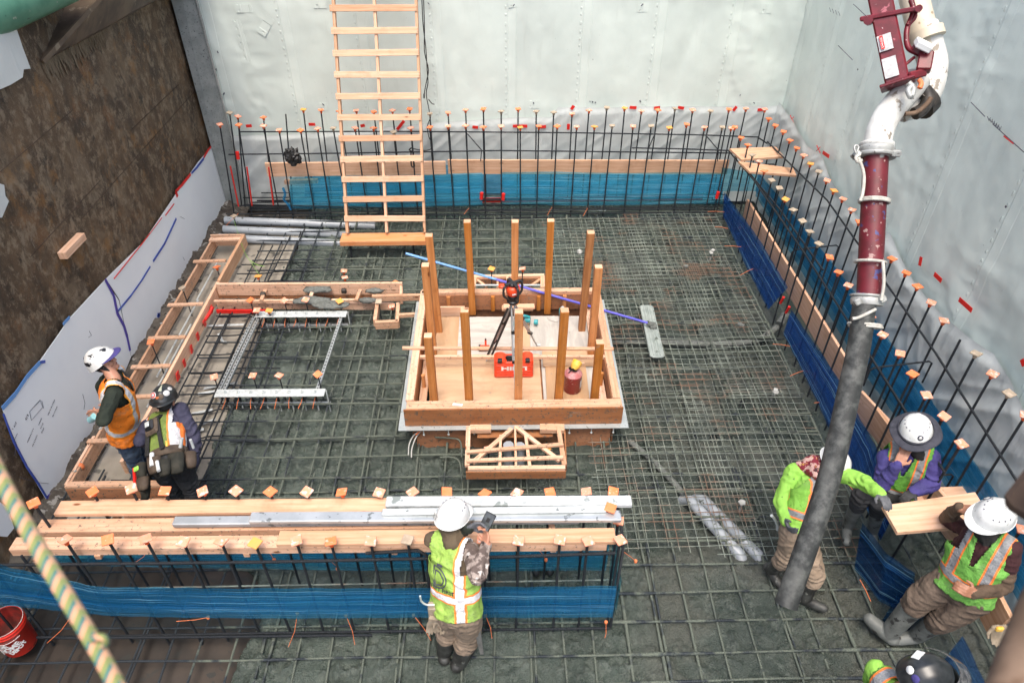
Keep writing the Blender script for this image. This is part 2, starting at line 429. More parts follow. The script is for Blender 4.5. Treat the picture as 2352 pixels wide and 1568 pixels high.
def rusty():
    m, t, b, o = new_mat('rusty_wall'); k = N(t); w_ = k.coord('World')
    mp = k.n('Mapping'); k.l(w_, mp.inputs[0]); mp.inputs['Scale'].default_value = (1, 1, .75); mp.inputs['Rotation'].default_value = (radians(12), 0, 0); v = mp.outputs[0]
    n1 = k.noise(v, 2.0, 9, .72, .3); n2 = k.noise(v, 8, 9, .8, .3); n3 = k.noise(w_, 55, 6, .8)
    c = k.mix(k.ramp(n1, .38, .62), (.040, .025, .014), (.11, .068, .035))
    nl = k.noise(w_, .9, 7, .75, .5); c = k.mix(k.math('MULTIPLY', k.ramp(nl, .50, .62), .6), c, (.17, .125, .08)); c = k.mix(k.math('MULTIPLY', k.ramp(k.noise(w_, 1.3, 6, .7), .56, .66), .5), c, (.20, .095, .035))
    c = k.mix(k.math('MULTIPLY', k.ramp(n2, .48, .62), .8), c, (.24, .185, .125))
    c = k.mix(k.math('MULTIPLY', k.ramp(k.noise(v, 2.1, 7, .7), .55, .66), .55), c, (.24, .115, .03))
    c = k.mix(k.math('MULTIPLY', k.ramp(n3, .56, .68), .5), c, (.24, .20, .15))
    c = k.mix(k.math('MULTIPLY', k.ramp(k.noise(w_, 3.4, 8, .75), .60, .66), .75), c, (.010, .008, .006))
    m3 = k.n('Mapping'); k.l(w_, m3.inputs[0]); m3.inputs['Scale'].default_value = (18, 18, 1.6)
    c = k.mix(k.math('MULTIPLY', k.ramp(k.noise(m3.outputs[0], 1, 5, .7), .66, .75), .7), c, (.33, .30, .25))
    k.l(c, b.inputs['Base Color']); b.inputs['Roughness'].default_value = .72
    bb = k.bump(n2, .6, .03); k.l(k.bump(n3, .6, .01, bb), b.inputs['Normal']); return m
M['rusty'] = rusty()
M['rust_steel'] = pm('rust_steel', (.05, .033, .022), (.12, .085, .055), 3, rough=.6, bump=.3, bscale=30, coord='World', st=(1, 1, .5), spots=((.2, .16, .11), 7, .62))
M['green_paint'] = pm('green_paint', (.06, .20, .13), (.10, .27, .18), 4, rough=.35, coord='World', spots=[((.02, .05, .035), 5, .6), ((.3, .36, .3), 9, .68)])
M['pilaster'] = pm('pilaster', (.20, .22, .21), (.28, .30, .285), 4, rough=.8, bump=.5, bscale=60, coord='World', spots=((.09, .1, .1), 40, .62))
M['paper'] = pm('paper', (.80, .84, .86), (.76, .80, .83), 1.5, rough=.5, coord='World', spots=((.30, .31, .34), 14, .74))
M['blue_tape'] = pm('blue_tape', (.05, .10, .42), (.03, .06, .3), 6, rough=.6)
M['lblue_tape'] = pm('lblue_tape', (.12, .28, .58), rough=.6)
M['purple_tape'] = pm('purple_tape', (.07, .05, .30), rough=.6)
M['red_tape'] = pm('red_tape', (.72, .02, .015), (.6, .015, .01), 9, rough=.5)
M['ink'] = pm('ink', (.06, .06, .09), rough=.7)
M['soil'] = pm('soil', (.045, .036, .029), (.10, .088, .072), 5, rough=.95, bump=1, bscale=16, coord='World', bdist=.03, spots=[((.24, .23, .21), 9, .6), ((.02, .018, .015), 14, .62)])
M['lath'] = pm('lath', (.33, .34, .32), (.42, .42, .40), 8, rough=.7, coord='World')
M['cap_orange'] = pm('cap_orange', (.88, .20, .06), (.80, .24, .10), 16, rough=.55, rnd=True, spots=((.72, .45, .34), 24, .62))
M['cap_pink'] = pm('cap_pink', (.80, .29, .16), (.72, .33, .22), 22, rough=.65, rnd=True, spots=[((.66, .52, .45), 26, .56), ((.35, .3, .3), 60, .66)])
M['cap_amber'] = pm('cap_amber', (.80, .36, .07), (.74, .33, .09), 16, rough=.55, rnd=True, spots=((.5, .3, .15), 30, .66))
M['cap_grey'] = pm('cap_grey', (.42, .35, .26), (.33, .26, .19), 18, rough=.7, rnd=True, spots=((.55, .42, .32), 20, .6))
M['collar'] = pm('collar', (.80, .10, .02), (.7, .12, .03), 12, rough=.5, rnd=True)
M['alu'] = pm('alu', (.42, .45, .46), (.52, .55, .56), 5, rough=.38, metal=.55, coord='World', bump=.15, bscale=30, spots=((.20, .22, .22), 13, .63))
M['alu_dusty'] = pm('alu_dusty', (.54, .57, .575), (.42, .45, .45), 9, rough=.55, metal=.2, coord='World', bump=.3, bscale=40, spots=((.22, .25, .24), 6, .62), lo=.5, hi=.6)
M['galv'] = pm('galv', (.60, .64, .64), (.48, .52, .52), 25, rough=.42, metal=.25, coord='World', spots=((.2, .22, .21), 12, .66))
M['flash'] = pm('flash', (.46, .50, .50), (.38, .42, .42), 6, rough=.4, metal=.4, coord='World', spots=((.12, .13, .12), 28, .64))
M['pvc'] = pm('pvc', (.27, .30, .33), (.33, .36, .39), 4, rough=.35, coord='World', spots=((.09, .1, .09), 16, .64))
M['black_plastic'] = pm('black_plastic', (.012, .012, .013), rough=.35)
M['black_rubber'] = pm('black_rubber', (.02, .02, .02), (.035, .035, .035), 9, rough=.6)
M['case_red'] = pm('case_red', (.85, .075, .02), (.74, .05, .015), 8, rough=.42, coord='Object', spots=((.6, .16, .1), 18, .68))
M['white_paint'] = pm('white_paint', (.78, .78, .76), rough=.5)
M['gas_red'] = pm('gas_red', (.32, .02, .025), (.25, .02, .02), 7, rough=.35, coord='Object', spots=((.62, .45, .42), 55, .64))
M['gas_top'] = pm('gas_top', (.55, .30, .30), (.40, .12, .12), 12, rough=.5, coord='Object')
M['yellow'] = pm('yellow', (.85, .42, .02), (.8, .5, .1), 14, rough=.4)
M['teal'] = pm('teal', (.02, .23, .27), (.03, .3, .33), 8, rough=.4)
M['blue_pole'] = pm('blue_pole', (.10, .10, .50), (.13, .12, .58), 12, rough=.3, coord='Object', spots=((.5, .45, .6), 30, .72))
M['blue_pole2'] = pm('blue_pole2', (.10, .28, .68), (.18, .4, .8), 12, rough=.3, coord='Object')
M['float_alu'] = pm('float_alu', (.36, .40, .38), (.27, .31, .29), 8, rough=.45, metal=.3, coord='World', spots=((.12, .14, .12), 14, .62))
M['cem_blob'] = pm('cem_blob', (.09, .10, .09), (.15, .16, .15), 30, rough=.8, bump=1, bscale=60, coord='World')
M['boom_red'] = pm('boom_red', (.17, .012, .022), (.10, .009, .013), 9, rough=.35, coord='World', spots=[((.50, .38, .38), 30, .68), ((.35, .1, .12), 12, .66)])
M['boom_cream'] = pm('boom_cream', (.60, .54, .42), (.52, .46, .35), 4, rough=.45, coord='World', spots=[((.3, .24, .16), 16, .67), ((.1, .08, .06), 40, .72)])
M['elbow_white'] = pm('elbow_white', (.62, .63, .60), (.48, .48, .45), 7, rough=.55, coord='World', bump=.4, bscale=30, spots=[((.25, .22, .18), 11, .62), ((.1, .1, .09), 34, .68)])
M['hose_red'] = pm('hose_red', (.13, .010, .018), (.09, .008, .012), 9, rough=.5, coord='World', spots=[((.34, .22, .2), 20, .64), ((.05, .05, .16), 12, .63), ((.35, .33, .3), 4, .68)])
def hose_mat():
    m, t, b, o = new_mat('hose_black'); k = N(t); w_ = k.coord('World'); uv = k.sep(k.coord('UV'))
    n = k.noise(w_, 9, 7, .7); n2 = k.noise(w_, 3, 4)
    c = k.mix(k.ramp(n, .42, .66), (.022, .025, .025), (.080, .086, .082)); c = k.mix(k.math('MULTIPLY', k.ramp(n2, .55, .65), .4), c, (.12, .125, .118))
    k.l(c, b.inputs['Base Color']); b.inputs['Roughness'].default_value = .62
    bb = k.bump(k.math('SINE', k.math('MULTIPLY', uv[0], 180.0)), .04, .002); k.l(k.bump(n, .6, .008, bb), b.inputs['Normal']); return m
M['hose_black'] = hose_mat()
M['strap'] = pm('strap', (.50, .49, .44), (.38, .37, .33), 20, rough=.8, bump=.5, bscale=60)
M['clamp'] = pm('clamp', (.42, .43, .41), (.30, .31, .30), 14, rough=.5, metal=.4, coord='World', spots=((.12, .11, .1), 24, .63))
M['black_dirty'] = pm('black_dirty', (.012, .011, .01), (.05, .042, .035), 12, rough=.5, coord='World')
M['bucket'] = pm('bucket', (.70, .030, .012), (.60, .022, .01), 6, rough=.35, coord='Object', spots=((.18, .02, .012), 12, .67))
M['bucket_in'] = pm('bucket_in', (.10, .02, .015), (.3, .02, .012), 7, rough=.6, coord='Object')
def rope_mat():
    m, t, b, o = new_mat('rope'); k = N(t); uv = k.sep(k.coord('UV'))
    # chevron tracer pattern of a braided rope
    vv = k.math('MULTIPLY', k.math('ABSOLUTE', k.math('SUBTRACT', k.math('FRACT', k.math('MULTIPLY', uv[1], 2.0)), .5)), .022)
    f = k.math('FRACT', k.math('MULTIPLY', k.math('ADD', uv[0], vv), 52.0))
    c = k.mix(k.ramp(f, .36, .42), (.20, .235, .075), (.03, .15, .15)); c = k.mix(k.ramp(f, .60, .66), c, (.55, .29, .17))
    c = k.mix(k.ramp(k.math('FRACT', k.math('MULTIPLY', uv[1], 2.0)), .72, .8), c, k.mix(k.ramp(f, .3, .5), (.24, .27, .10), (.50, .30, .18)))
    k.l(c, b.inputs['Base Color']); b.inputs['Roughness'].default_value = .8
    k.l(k.bump(k.math('SINE', k.math('MULTIPLY', k.math('ADD', uv[0], k.math('MULTIPLY', uv[1], .02)), 1500.0)), .5, .001), b.inputs['Normal']); return m
M['rope'] = rope_mat()
M['log'] = pm('log', (.10, .062, .038), (.18, .12, .08), 9, rough=.8, coord='World', st=(1, 1, .3), bump=.4, bscale=20, spots=[((.10, .055, .03), 9, .58)])
M['log_dark'] = pm('log_dark', (.035, .02, .013), (.07, .045, .03), 8, rough=.85, coord='World', bump=.5, bscale=20)
M['black_bag'] = pm('black_bag', (.01, .01, .01), (.03, .03, .03), 14, rough=.25, bump=1, bscale=18, bdist=.03)
M['cable'] = pm('cable', (.012, .012, .013), rough=.5)
M['green_string'] = pm('green_string', (.2, .45, .05), rough=.6)
M['sticker'] = pm('sticker', (.55, .56, .55), (.4, .4, .4), 30, rough=.4)
# people
M['skin'] = pm('skin', (.36, .17, .10), (.30, .135, .08), 14, rough=.5, bump=.2, bscale=80)
M['skin_light'] = pm('skin_light', (.48, .24, .155), (.42, .20, .13), 14, rough=.5, bump=.2, bscale=80)
M['neon'] = pm('neon', (.30, .60, .09), (.24, .50, .07), 5, rough=.75, coord='World', bump=.5, bscale=9, bdist=.04, spots=((.10, .22, .04), 13, .66))
M['purple'] = pm('purple', (.055, .045, .20), (.04, .035, .15), 6, rough=.8, coord='World', bump=.7, bscale=9, bdist=.04)
M['navy'] = pm('navy', (.022, .022, .045), (.04, .04, .075), 6, rough=.85, coord='World', bump=.6, bscale=9, bdist=.04)
M['dkgreen'] = pm('dkgreen', (.010, .016, .010), (.018, .026, .016), 6, rough=.85, coord='World', bump=.6, bscale=9, bdist=.04)
M['brown_sleeve'] = pm('brown_sleeve', (.075, .048, .03), (.105, .07, .045), 6, rough=.85, coord='World', bump=.6, bscale=9, bdist=.04)
M['maroon'] = pm('maroon', (.035, .008, .010), (.045, .012, .014), 6, rough=.85, coord='World', bump=.4, bscale=9, bdist=.04)
M['camo'] = pm('camo', (.30, .25, .22), (.10, .075, .065), 11, rough=.85, coord='World', bump=.6, bscale=10, bdist=.04, lo=.46, hi=.54, spots=[((.48, .45, .42), 13, .6), ((.03, .022, .02), 17, .62)])
M['tan_pants'] = pm('tan_pants', (.27, .205, .15), (.20, .15, .105), 5, rough=.9, coord='World', bump=.8, bscale=7, bdist=.05, spots=((.12, .09, .07), 8, .63))
M['brown_pants'] = pm('brown_pants', (.095, .068, .05), (.135, .10, .075), 5, rough=.9, coord='World', bump=.8, bscale=7, bdist=.05)
M['jeans'] = pm('jeans', (.035, .06, .11), (.08, .12, .18), 6, rough=.9, coord='World', bump=.7, bscale=7, bdist=.05)
M['dark_pants'] = pm('dark_pants', (.016, .016, .018), (.03, .032, .036), 6, rough=.9, coord='World', bump=.6, bscale=7, bdist=.05)
M['boot_black'] = pm('boot_black', (.015, .015, .014), (.05, .052, .048), 9, rough=.5, coord='World', bump=.3, bscale=20, spots=((.13, .135, .12), 14, .62))
M['boot_grey'] = pm('boot_grey', (.10, .108, .10), (.17, .18, .17), 8, rough=.55, coord='World', bump=.3, bscale=20, spots=((.03, .03, .03), 12, .6))
M['glove'] = pm('glove', (.07, .075, .085), (.12, .125, .135), 14, rough=.8, coord='World', bump=.4, bscale=50)
M['glove_black'] = pm('glove_black', (.02, .02, .023), (.045, .047, .052), 14, rough=.7, coord='World', bump=.4, bscale=50)
M['hood'] = pm('hood', (.10, .075, .045), (.075, .055, .035), 10, rough=.9, coord='World', bump=.5, bscale=12, bdist=.03)
M['black_cloth'] = pm('black_cloth', (.01, .01, .01), (.02, .02, .02), 10, rough=.85, coord='World', bump=.5, bscale=12, bdist=.03)
M['hair'] = pm('hair', (.008, .007, .006), rough=.5)
M['lips'] = pm('lips', (.22, .08, .06), rough=.5)
M['redcloth'] = pm('redcloth', (.35, .01, .01), rough=.8)
M['floral'] = pm('floral', (.20, .015, .03), (.55, .35, .30), 18, rough=.7, coord='Object', lo=.52, hi=.55, bump=.5, bscale=10, bdist=.03, spots=[((.45, .28, .05), 23, .59), ((.05, .012, .014), 15, .6)])
M['helmet_white'] = pm('helmet_white', (.68, .70, .70), (.58, .60, .59), 8, rough=.3, coord='Object', spots=((.36, .37, .35), 26, .66))
M['helmet_marked'] = pm('helmet_marked', (.66, .67, .66), (.58, .59, .58), 8, rough=.3, coord='Object', spots=((.012, .012, .014), 9, .565))
M['helmet_black'] = pm('helmet_black', (.012, .014, .015), (.03, .033, .035), 12, rough=.3, coord='Object', spots=((.3, .32, .3), 60, .72))
M['brim_dark'] = pm('brim_dark', (.03, .032, .045), (.05, .052, .07), 22, rough=.85, coord='Object', bump=.4, bscale=40)
M['leather'] = pm('leather', (.055, .038, .026), (.09, .065, .045), 12, rough=.75, coord='World', bump=.6, bscale=20, bdist=.01)
M['canvas_green'] = pm('canvas_green', (.014, .015, .011), (.030, .028, .02), 12, rough=.85, coord='World', bump=.6, bscale=20, bdist=.01)
M['tan_leather'] = pm('tan_leather', (.25, .20, .14), (.34, .28, .21), 12, rough=.8, coord='World', bump=.4, bscale=20)
M['cyan_plastic'] = pm('cyan_plastic', (.30, .62, .66), rough=.3)
M['reflect'] = pm('reflect', (.55, .56, .58), rough=.4)
M['smoke'] = pm('smoke', (.03, .032, .035), (.12, .12, .12), 30, rough=.12, coord='Object', spots=((.4, .4, .4), 40, .7))

def vest_mat(name, base, border, silver, vx=(.11, -.11), vw=.027, band=(.07, .125), back_x=None, side_split=False, second=None):
    """hi-vis vest: x = across, y = front, z = up the torso (object coordinates)"""
    m, t, b, o = new_mat(name); k = N(t)
    oc = k.coord('Object'); X, Y, Z = k.sep(oc)[:3]; wn = k.noise(oc, 7, 5, .65); w_ = k.coord('World')
    c = k.mix(k.ramp(wn, .35, .65), base, tuple(x * .75 for x in base))
    c = k.mix(k.math('MULTIPLY', k.ramp(k.noise(oc, 6, 6, .75), .52, .66), .35), c, (.16, .17, .11)); c = k.mix(k.math('MULTIPLY', k.ramp(k.noise(oc, 20, 4, .7), .58, .68), .6), c, tuple(x * .35 for x in base))
    def bandmask(v, ctr, half):
        d = k.math('ABSOLUTE', k.math('SUBTRACT', v, ctr)); return d, half
    wob = k.math('MULTIPLY', k.math('SUBTRACT', wn, .5), .02)
    ds = []
    dz = k.math('ABSOLUTE', k.math('SUBTRACT', k.math('ADD', Z, wob), (band[0] + band[1]) / 2)); ds.append(k.math('SUBTRACT', dz, (band[1] - band[0]) / 2))
    if second: dz = k.math('ABSOLUTE', k.math('SUBTRACT', k.math('ADD', Z, wob), (second[0] + second[1]) / 2)); ds.append(k.math('SUBTRACT', dz, (second[1] - second[0]) / 2))
    for x0 in vx:
        dx = k.math('SUBTRACT', k.math('ABSOLUTE', k.math('SUBTRACT', k.math('ADD', X, wob), x0)), vw)
        if back_x is None: dx = k.math('MAXIMUM', dx, k.math('SUBTRACT', band[1], Z))
        ds.append(dx)
    d = ds[0]
    for q in ds[1:]: d = k.math('MINIMUM', d, q)
    c = k.mix(k.ramp(d, .0145, .0135), c, border)
    fw = k.mix(k.ramp(k.noise(oc, 26, 4, .7), .4, .62), silver, tuple(x * .72 for x in silver))
    inn = k.ramp(d, .001, -.001); c = k.mix(inn, c, fw)
    k.l(c, b.inputs['Base Color']); b.inputs['Roughness'].default_value = .7
    k.l(k.bump(k.noise(w_, 9, 5, .6, .5), .8, .045), b.inputs['Normal'])
    return m
M['vest_orange'] = vest_mat('vest_orange', (1.0, .25, .015), (.95, .40, .04), (.62, .63, .66), vx=(.115, -.115), band=(.12, .17))
M['vest_lime'] = vest_mat('vest_lime', (.31, .50, .09), (.88, .22, .04), (.72, .72, .74), vx=(.115, ), vw=.028, band=(.15, .205), back_x=1)
M['vest_olive'] = vest_mat('vest_olive', (.17, .24, .05), (.75, .18, .03), (.6, .6, .62), vx=(.165, -.165), band=(-.3, -.25))
M['vest_green'] = vest_mat('vest_green', (.15, .42, .055), (.80, .20, .04), (.28, .29, .30), vx=(.115, -.115), band=(.10, .15))
M['vest_green2'] = vest_mat('vest_green2', (.16, .42, .07), (.82, .20, .04), (.26, .27, .28), vx=(.125, -.125), band=(.10, .155))
M['vest_mesh'] = vest_mat('vest_mesh', (.22, .50, .06), (.80, .22, .06), (.26, .27, .28), vx=(.115, -.115), band=(.09, .14))
# ------------------------------------------------------------------ the setting
XL, XR, YB = -4.95, 4.75, 11.9
def lvl(X, Y):
    """height of the fresh concrete"""
    z = -.05 - .065 * sst(4.1, 4.7, Y) + .0 * X
    z = z - .055 * sst(.9, 1.5, X) * sst(4.0, 4.6, Y)
    z = z - .03 * sst(-3.3, -3.1, X) * (1 - sst(-1.6, -1.2, X)) * sst(5.2, 5.6, Y) * (1 - sst(9.8, 10.2, Y))
    z = z - .05 * sst(10.3, 10.9, Y)
    trench = sst(3.62, 3.8, X); z = z - .12 * trench
    return z
xs = np.arange(XL - .02, XR + .03, .021); ys = np.arange(1.2, YB + .03, .021)
GX, GY = np.meshgrid(xs, ys, indexing='ij')
XBARS = [2.9 + .292 * k + random.uniform(-.02, .02) for k in range(31)]
YBARS = []
xk = -4.72
while xk < 4.6:
    YBARS.append(xk); xk += .292 + random.uniform(-.02, .02)
h = lvl(GX, GY)
amp = .5 + .5 * sst(-.2, .3, fbm(GX * .5, GY * .5, o=2, seed=40))
calm = 1 - .6 * sst(1.0, 1.6, GX) * sst(4.0, 4.6, GY)
h += calm * (.022 * fbm(GX * 1.3, GY * 1.3, o=3, seed=3) + .040 * amp * fbm(GX * 6, GY * 6, o=4, seed=9))
lump = np.maximum(0, fbm(GX * 17, GY * 17, o=2, seed=21) - .10); h += .085 * lump * calm * (.35 + amp)
cover = sst(-.05, .35, fbm(GX * .9, GY * .9, o=3, seed=77)) * calm
for yb in XBARS: h += np.exp(-((GY - yb) / .028) ** 2) * .018 * cover * (.4 + .8 * (fbm(GX * 12, GY * 3, o=2, seed=5) + .3))
for xb in YBARS: h += np.exp(-((GX - xb) / .030) ** 2) * .020 * cover * (.4 + .8 * (fbm(GX * 3, GY * 12, o=2, seed=6) + .3))
# ragged edge against the dry slab on the left and the bare corner near the camera
edge = -3.40 + .10 * fbm(GY * 2.1, GY * 0 + 3, o=4, seed=13)
front = sst(4.55, 4.0, GY) * (1.05 + .25 * fbm(GX * 0 + 1, GY * 2, o=3, seed=19))
h -= .30 * sst(edge + .05 + front, edge - .03 + front, GX)
F = gridF(len(xs), len(ys))
gs = npmesh('concrete_ground', np.stack([GX.ravel(), GY.ravel(), h.ravel()], 1), F, M['concrete'])
tag(gs, 'wet grey green fresh concrete poured around the reinforcing bars', kind='structure'); 
mb = MB(); mb.grid(lambda u, v: (min(u, -3.36 + .04 * mnoise.noise(Vector((v * 3, 0, 0)))), v, (-.085 if u < -3.3 else -.3) + .006 * mnoise.noise(Vector((u * 3, v * 3, 0)))), 40, 120, -4.62, -3.27, 4.3, 10.6)
tag(mb.build('mud_slab', M['mud_slab']), 'dry pale mud slab under the bars by the left wall', kind='structure')
mb = MB(); mb.grid(lambda u, v: (u, v, -.17 + .02 * mnoise.noise(Vector((u * 2, v * 2, 0)))), 30, 40, -5, -1.2, 1.0, 4.35)
tag(mb.build('ground', M['brown_slab']), 'dark brown bare slab at the near left corner', kind='structure')
mb = MB(); mb.grid(lambda u, v: (u, v, -.45), 8, 8, -30, 30, -30, 30)
tag(mb.build('terrain', M['soil']), 'bare soil under the excavation', kind='structure')
# soil bank at the foot of the left wall
mb = MB()
def bank(u, v):
    t = (u + 4.95) / .45
    z = -.13 + .10 * max(0, 1 - t) ** 1.3 + .07 * mnoise.noise(Vector((u * 6, v * 6, 1))) + .03 * mnoise.noise(Vector((u * 19, v * 19, 1)))
    return (u, v, z)
mb.grid(bank, 14, 330, -4.97, -4.48, 3.3, 11.6)
tag(mb.build('soil_bank', M['soil']), 'dark soil and rubble along the foot of the left wall', kind='structure')

def wallgrid(name, P0, du, dv, nu, nv, L, Hh, disp, mats, parent=None, n=(0, -1, 0)):
    uu = np.linspace(0, L, nu); vv = np.linspace(0, Hh, nv); U, V_ = np.meshgrid(uu, vv, indexing='ij')
    D = disp(U, V_); P0 = np.array(P0, float); du = np.array(du, float); dv = np.array(dv, float); n = np.array(n, float)
    P = P0 + U[..., None] * du + V_[..., None] * dv + D[..., None] * n
    return npmesh(name, P.reshape(-1, 3), gridF(nu, nv), mats, parent, uv=np.stack([U.ravel(), V_.ravel()], 1))
def ridged(x, y, seed, o=3):
    r = 0; a = 1; t = 0
    for k in range(o):
        r = r + a * (1 - np.abs(vn(x * 2 ** k, y * 2 ** k, None, seed + k)) * 2); t += a; a *= .5
    return r / t
# back wall: concrete behind, white membrane in front
bw = thing('back_wall', 'tall pit wall facing the camera covered in pale mint waterproofing membrane', 'wall', (0, 12, -.3))
mb = MB(); mb.box((0, 12.25, 3.2), (12, .5, 7.4)); mb.build('backing', M['pilaster'], bw)
def dback(U, V_):
    d = .03 * fbm(U * .9, V_ * .5, o=3, seed=31) + .022 * ridged(U * 1.6 + V_ * .5, V_ * 1.5, 51) * sst(.2, -.2, fbm(U * .4, V_ * .4, o=2, seed=8)) + .006 * fbm(U * 5, V_ * 3, o=3, seed=71)
    return d
o = wallgrid('membrane', (-4.66, 11.93, -.3), (1, 0, 0), (0, 0, 1), 300, 220, 9.46, 7.3, dback, M['membrane'], bw)
rw = thing('right_wall', 'tall pit wall on the right with wrinkled pale membrane and long vertical seams', 'wall', (5, 6, -.3))
mb = MB(); mb.box((5.1, 5, 3.2), (.5, 14.2, 7.4)); mb.build('backing', M['pilaster'], rw)
def dright(U, V_):
    near = sst(2.5, 8, U)
    a = U * .8 + V_ * .45
    return (.03 + .02 * near) * fbm(U * .8, V_ * .55, o=3, seed=131) + (.010 + .05 * near) * ridged(a * 1.3, V_ * 1.9 - U * .5, 151) * sst(-.25, .3, fbm(U * .5, V_ * .5, o=2, seed=18)) + .006 * fbm(U * 6, V_ * 4, o=3, seed=171)
o = wallgrid('membrane', (4.78, 11.93, -.3), (0, -1, 0), (0, 0, 1), 420, 240, 13.5, 7.3, dright, M['membrane'], rw, n=(-1, 0, 0))
# crumpled poly sheeting hung over the lower wall
def dsheet(seed, k=1.0):
    def f(U, V_):
        a = U * .75 - V_ * .9; b_ = U * .9 + V_ * .75
        return .018 + k * (.022 * ridged(a * 2.8, b_ * .55, seed, 2) + .010 * ridged(a * 1.0 + b_ * .3, b_ * 2.0, seed + 9, 2) + .002 * fbm(U * 12, V_ * 12, o=2, seed=seed + 20))
    return f
def sheetwall(name, P0, du, top, L, nu, nv, seed, n, label, k=1.0):
    uu = np.linspace(0, L, nu); tt = np.linspace(0, 1, nv); U, T = np.meshgrid(uu, tt, indexing='ij')
    V_ = -.25 + T * (top(U) + .25); D = dsheet(seed, k)(U, V_) * (1 - .75 * sst(.93, 1, T))
    P = np.array(P0, float) + U[..., None] * np.array(du, float) + V_[..., None] * np.array([0, 0, 1.]) + D[..., None] * np.array(n, float)
    o = npmesh(name, P.reshape(-1, 3), gridF(nu, nv), M['sheet'], None, uv=np.stack([U.ravel(), V_.ravel()], 1))
    tag(o, label, 'plastic sheet'); return o
sheetwall('plastic_sheet', (-4.6, 11.88, 0), (1, 0, 0), lambda U: 1.08 + .28 * sst(.4, 5.2, U) + .17 * sst(5.45, 5.6, U) + .012 * fbm(U * 3, U * 0, o=2, seed=2), 9.3, 420, 80, 301, (0, -1, 0), 'crumpled grey plastic sheet taped along the foot of the back wall')
sheetwall('plastic_sheet', (4.70, 11.85, 0), (0, -1, 0), lambda U: 1.60 + .16 * sst(1, 8, U) - .22 * np.abs(np.sin(U * 1.35 + .4)) * sst(.5, 2.5, U) + .03 * fbm(U * 2, U * 0, o=2, seed=4), 11.5, 520, 90, 401, (-1, 0, 0), 'sagging wrinkled plastic sheet taped along the foot of the right wall', 1.5)
# wall patches over nail holes
def onback(u, v, lift=.002):
    p = PY(u, v, 11.9); D = float(dback(np.array([p.x + 4.66]), np.array([p.z + .3]))[0]); p = PY(u, v, 11.93 - D); p.y -= lift; return p
def patch(parent, c, du, s_, rot):
    mb = MB(); c = Vector(c); du = Vector(du); up = Vector((0, 0, 1)); n = up.cross(du) if abs(du.x) > .5 else Vector((-1, 0, 0))
    n = Vector((0, -1, 0)) if abs(du.x) > .5 else Vector((-1, 0, 0))
    a = du * cos(rot) + up * sin(rot); b = up * cos(rot) - du * sin(rot)
    c = c + n * 0
    P = [c - a * s_[0] - b * s_[1], c + a * s_[0] - b * s_[1], c + a * s_[0] + b * s_[1], c - a * s_[0] + b * s_[1]]
    mb.prism(P, n * .002); mb.build('patch', M['membrane'], parent)
for (u, v, a, b, r) in [(735, 10, .10, .06, 0), (985, 10, .05, .05, 0), (742, 245, .08, .07, 0), (1180, 6, .09, .07, .1), (1225, 240, .10, .07, 0), (1475, 240, .05, .04, 0), (1730, 240, .11, .05, 0), (1010, 255, .07, .06, 0), (610, 60, .16, .07, .9), (555, 95, .07, .32, .05), (560, 20, .13, .06, 0)]:
    p = onback(u, v); patch(bw, p, (1, 0, 0), (a, b), r)
for (u, v) in [(1477, 17), (1760, 20)]: p = onback(u, v); patch(bw, p, (1, 0, 0), (.09, .07), 0)
# small scuffs, nail marks
mb = MB()
for (u, v) in [(742, 240), (1225, 236), (1474, 12), (1700, 218), (1732, 236), (984, 8), (1470, 232), (1180, 12), (504, 240), (520, 300), (498, 195), (500, 120), (515, 215), (496, 160), (1355, 233), (1362, 234), (1369, 235)]:
    p = onback(u, v, .004); mb.tube([p + Vector((random.uniform(-.02, .02), 0, random.uniform(.005, .02))), p, p + Vector((random.uniform(-.02, .02), 0, -.015))], random.uniform(.005, .011), 6)
mb.build('nail_marks', M['ink'], bw)
mb = MB()
for (u, v) in [(2014, 90), (1970, 160), (1764, 210), (2475, 428), (2310, 475)]:
    if u > 2352: continue
    p = PX(u, v, 4.74); mb.box(p, (.006, .018, .018))
# pencilled marks and the survey line
def pxline(mb, uv, X, r=.004):
    mb.tube([PX(u, v, X) for u, v in uv], r, 4)
pxline(mb, [(1960, 10), (1992, 40), (2045, 68)], 4.715); pxline(mb, [(2042, 82), (2052, 64), (2062, 56)], 4.715)
pxline(mb, [(1925, 105), (1958, 138)], 4.715); pxline(mb, [(2230, 235), (2262, 268)], 4.70); pxline(mb, [(2280, 285), (2352, 350)], 4.70, .004)
for k_ in range(6): pxline(mb, [(2268 + k_ * 5, 268 + k_ * 4), (2272 + k_ * 5, 278 + k_ * 4), (2275 + k_ * 5, 270 + k_ * 4)], 4.70, .003)
for k_ in range(4): pxline(mb, [(1905 + k_ * 7, 18 + k_ * 3), (1908 + k_ * 7, 28 + k_ * 3)], 4.715, .003)
mb.build('pencil_marks', M['ink'], rw)
mb = MB(); mb.tube([PX(2306, 313, 4.70), PX(2328, 330, 4.70)], .007, 5)
for (u, v) in [(1631 + 1364 - 1178, 0)]: pass
for (u, v) in [(1819, 274), (1880, 343)]:
    mb.tube([PX(u - 4, v - 9, 4.715), PX(u + 4, v + 9, 4.715)], .006, 4); mb.tube([PX(u + 4, v - 5, 4.715), PX(u - 5, v + 4, 4.715)], .006, 4)
mb.build('crayon_mark', M['red_tape'], rw)

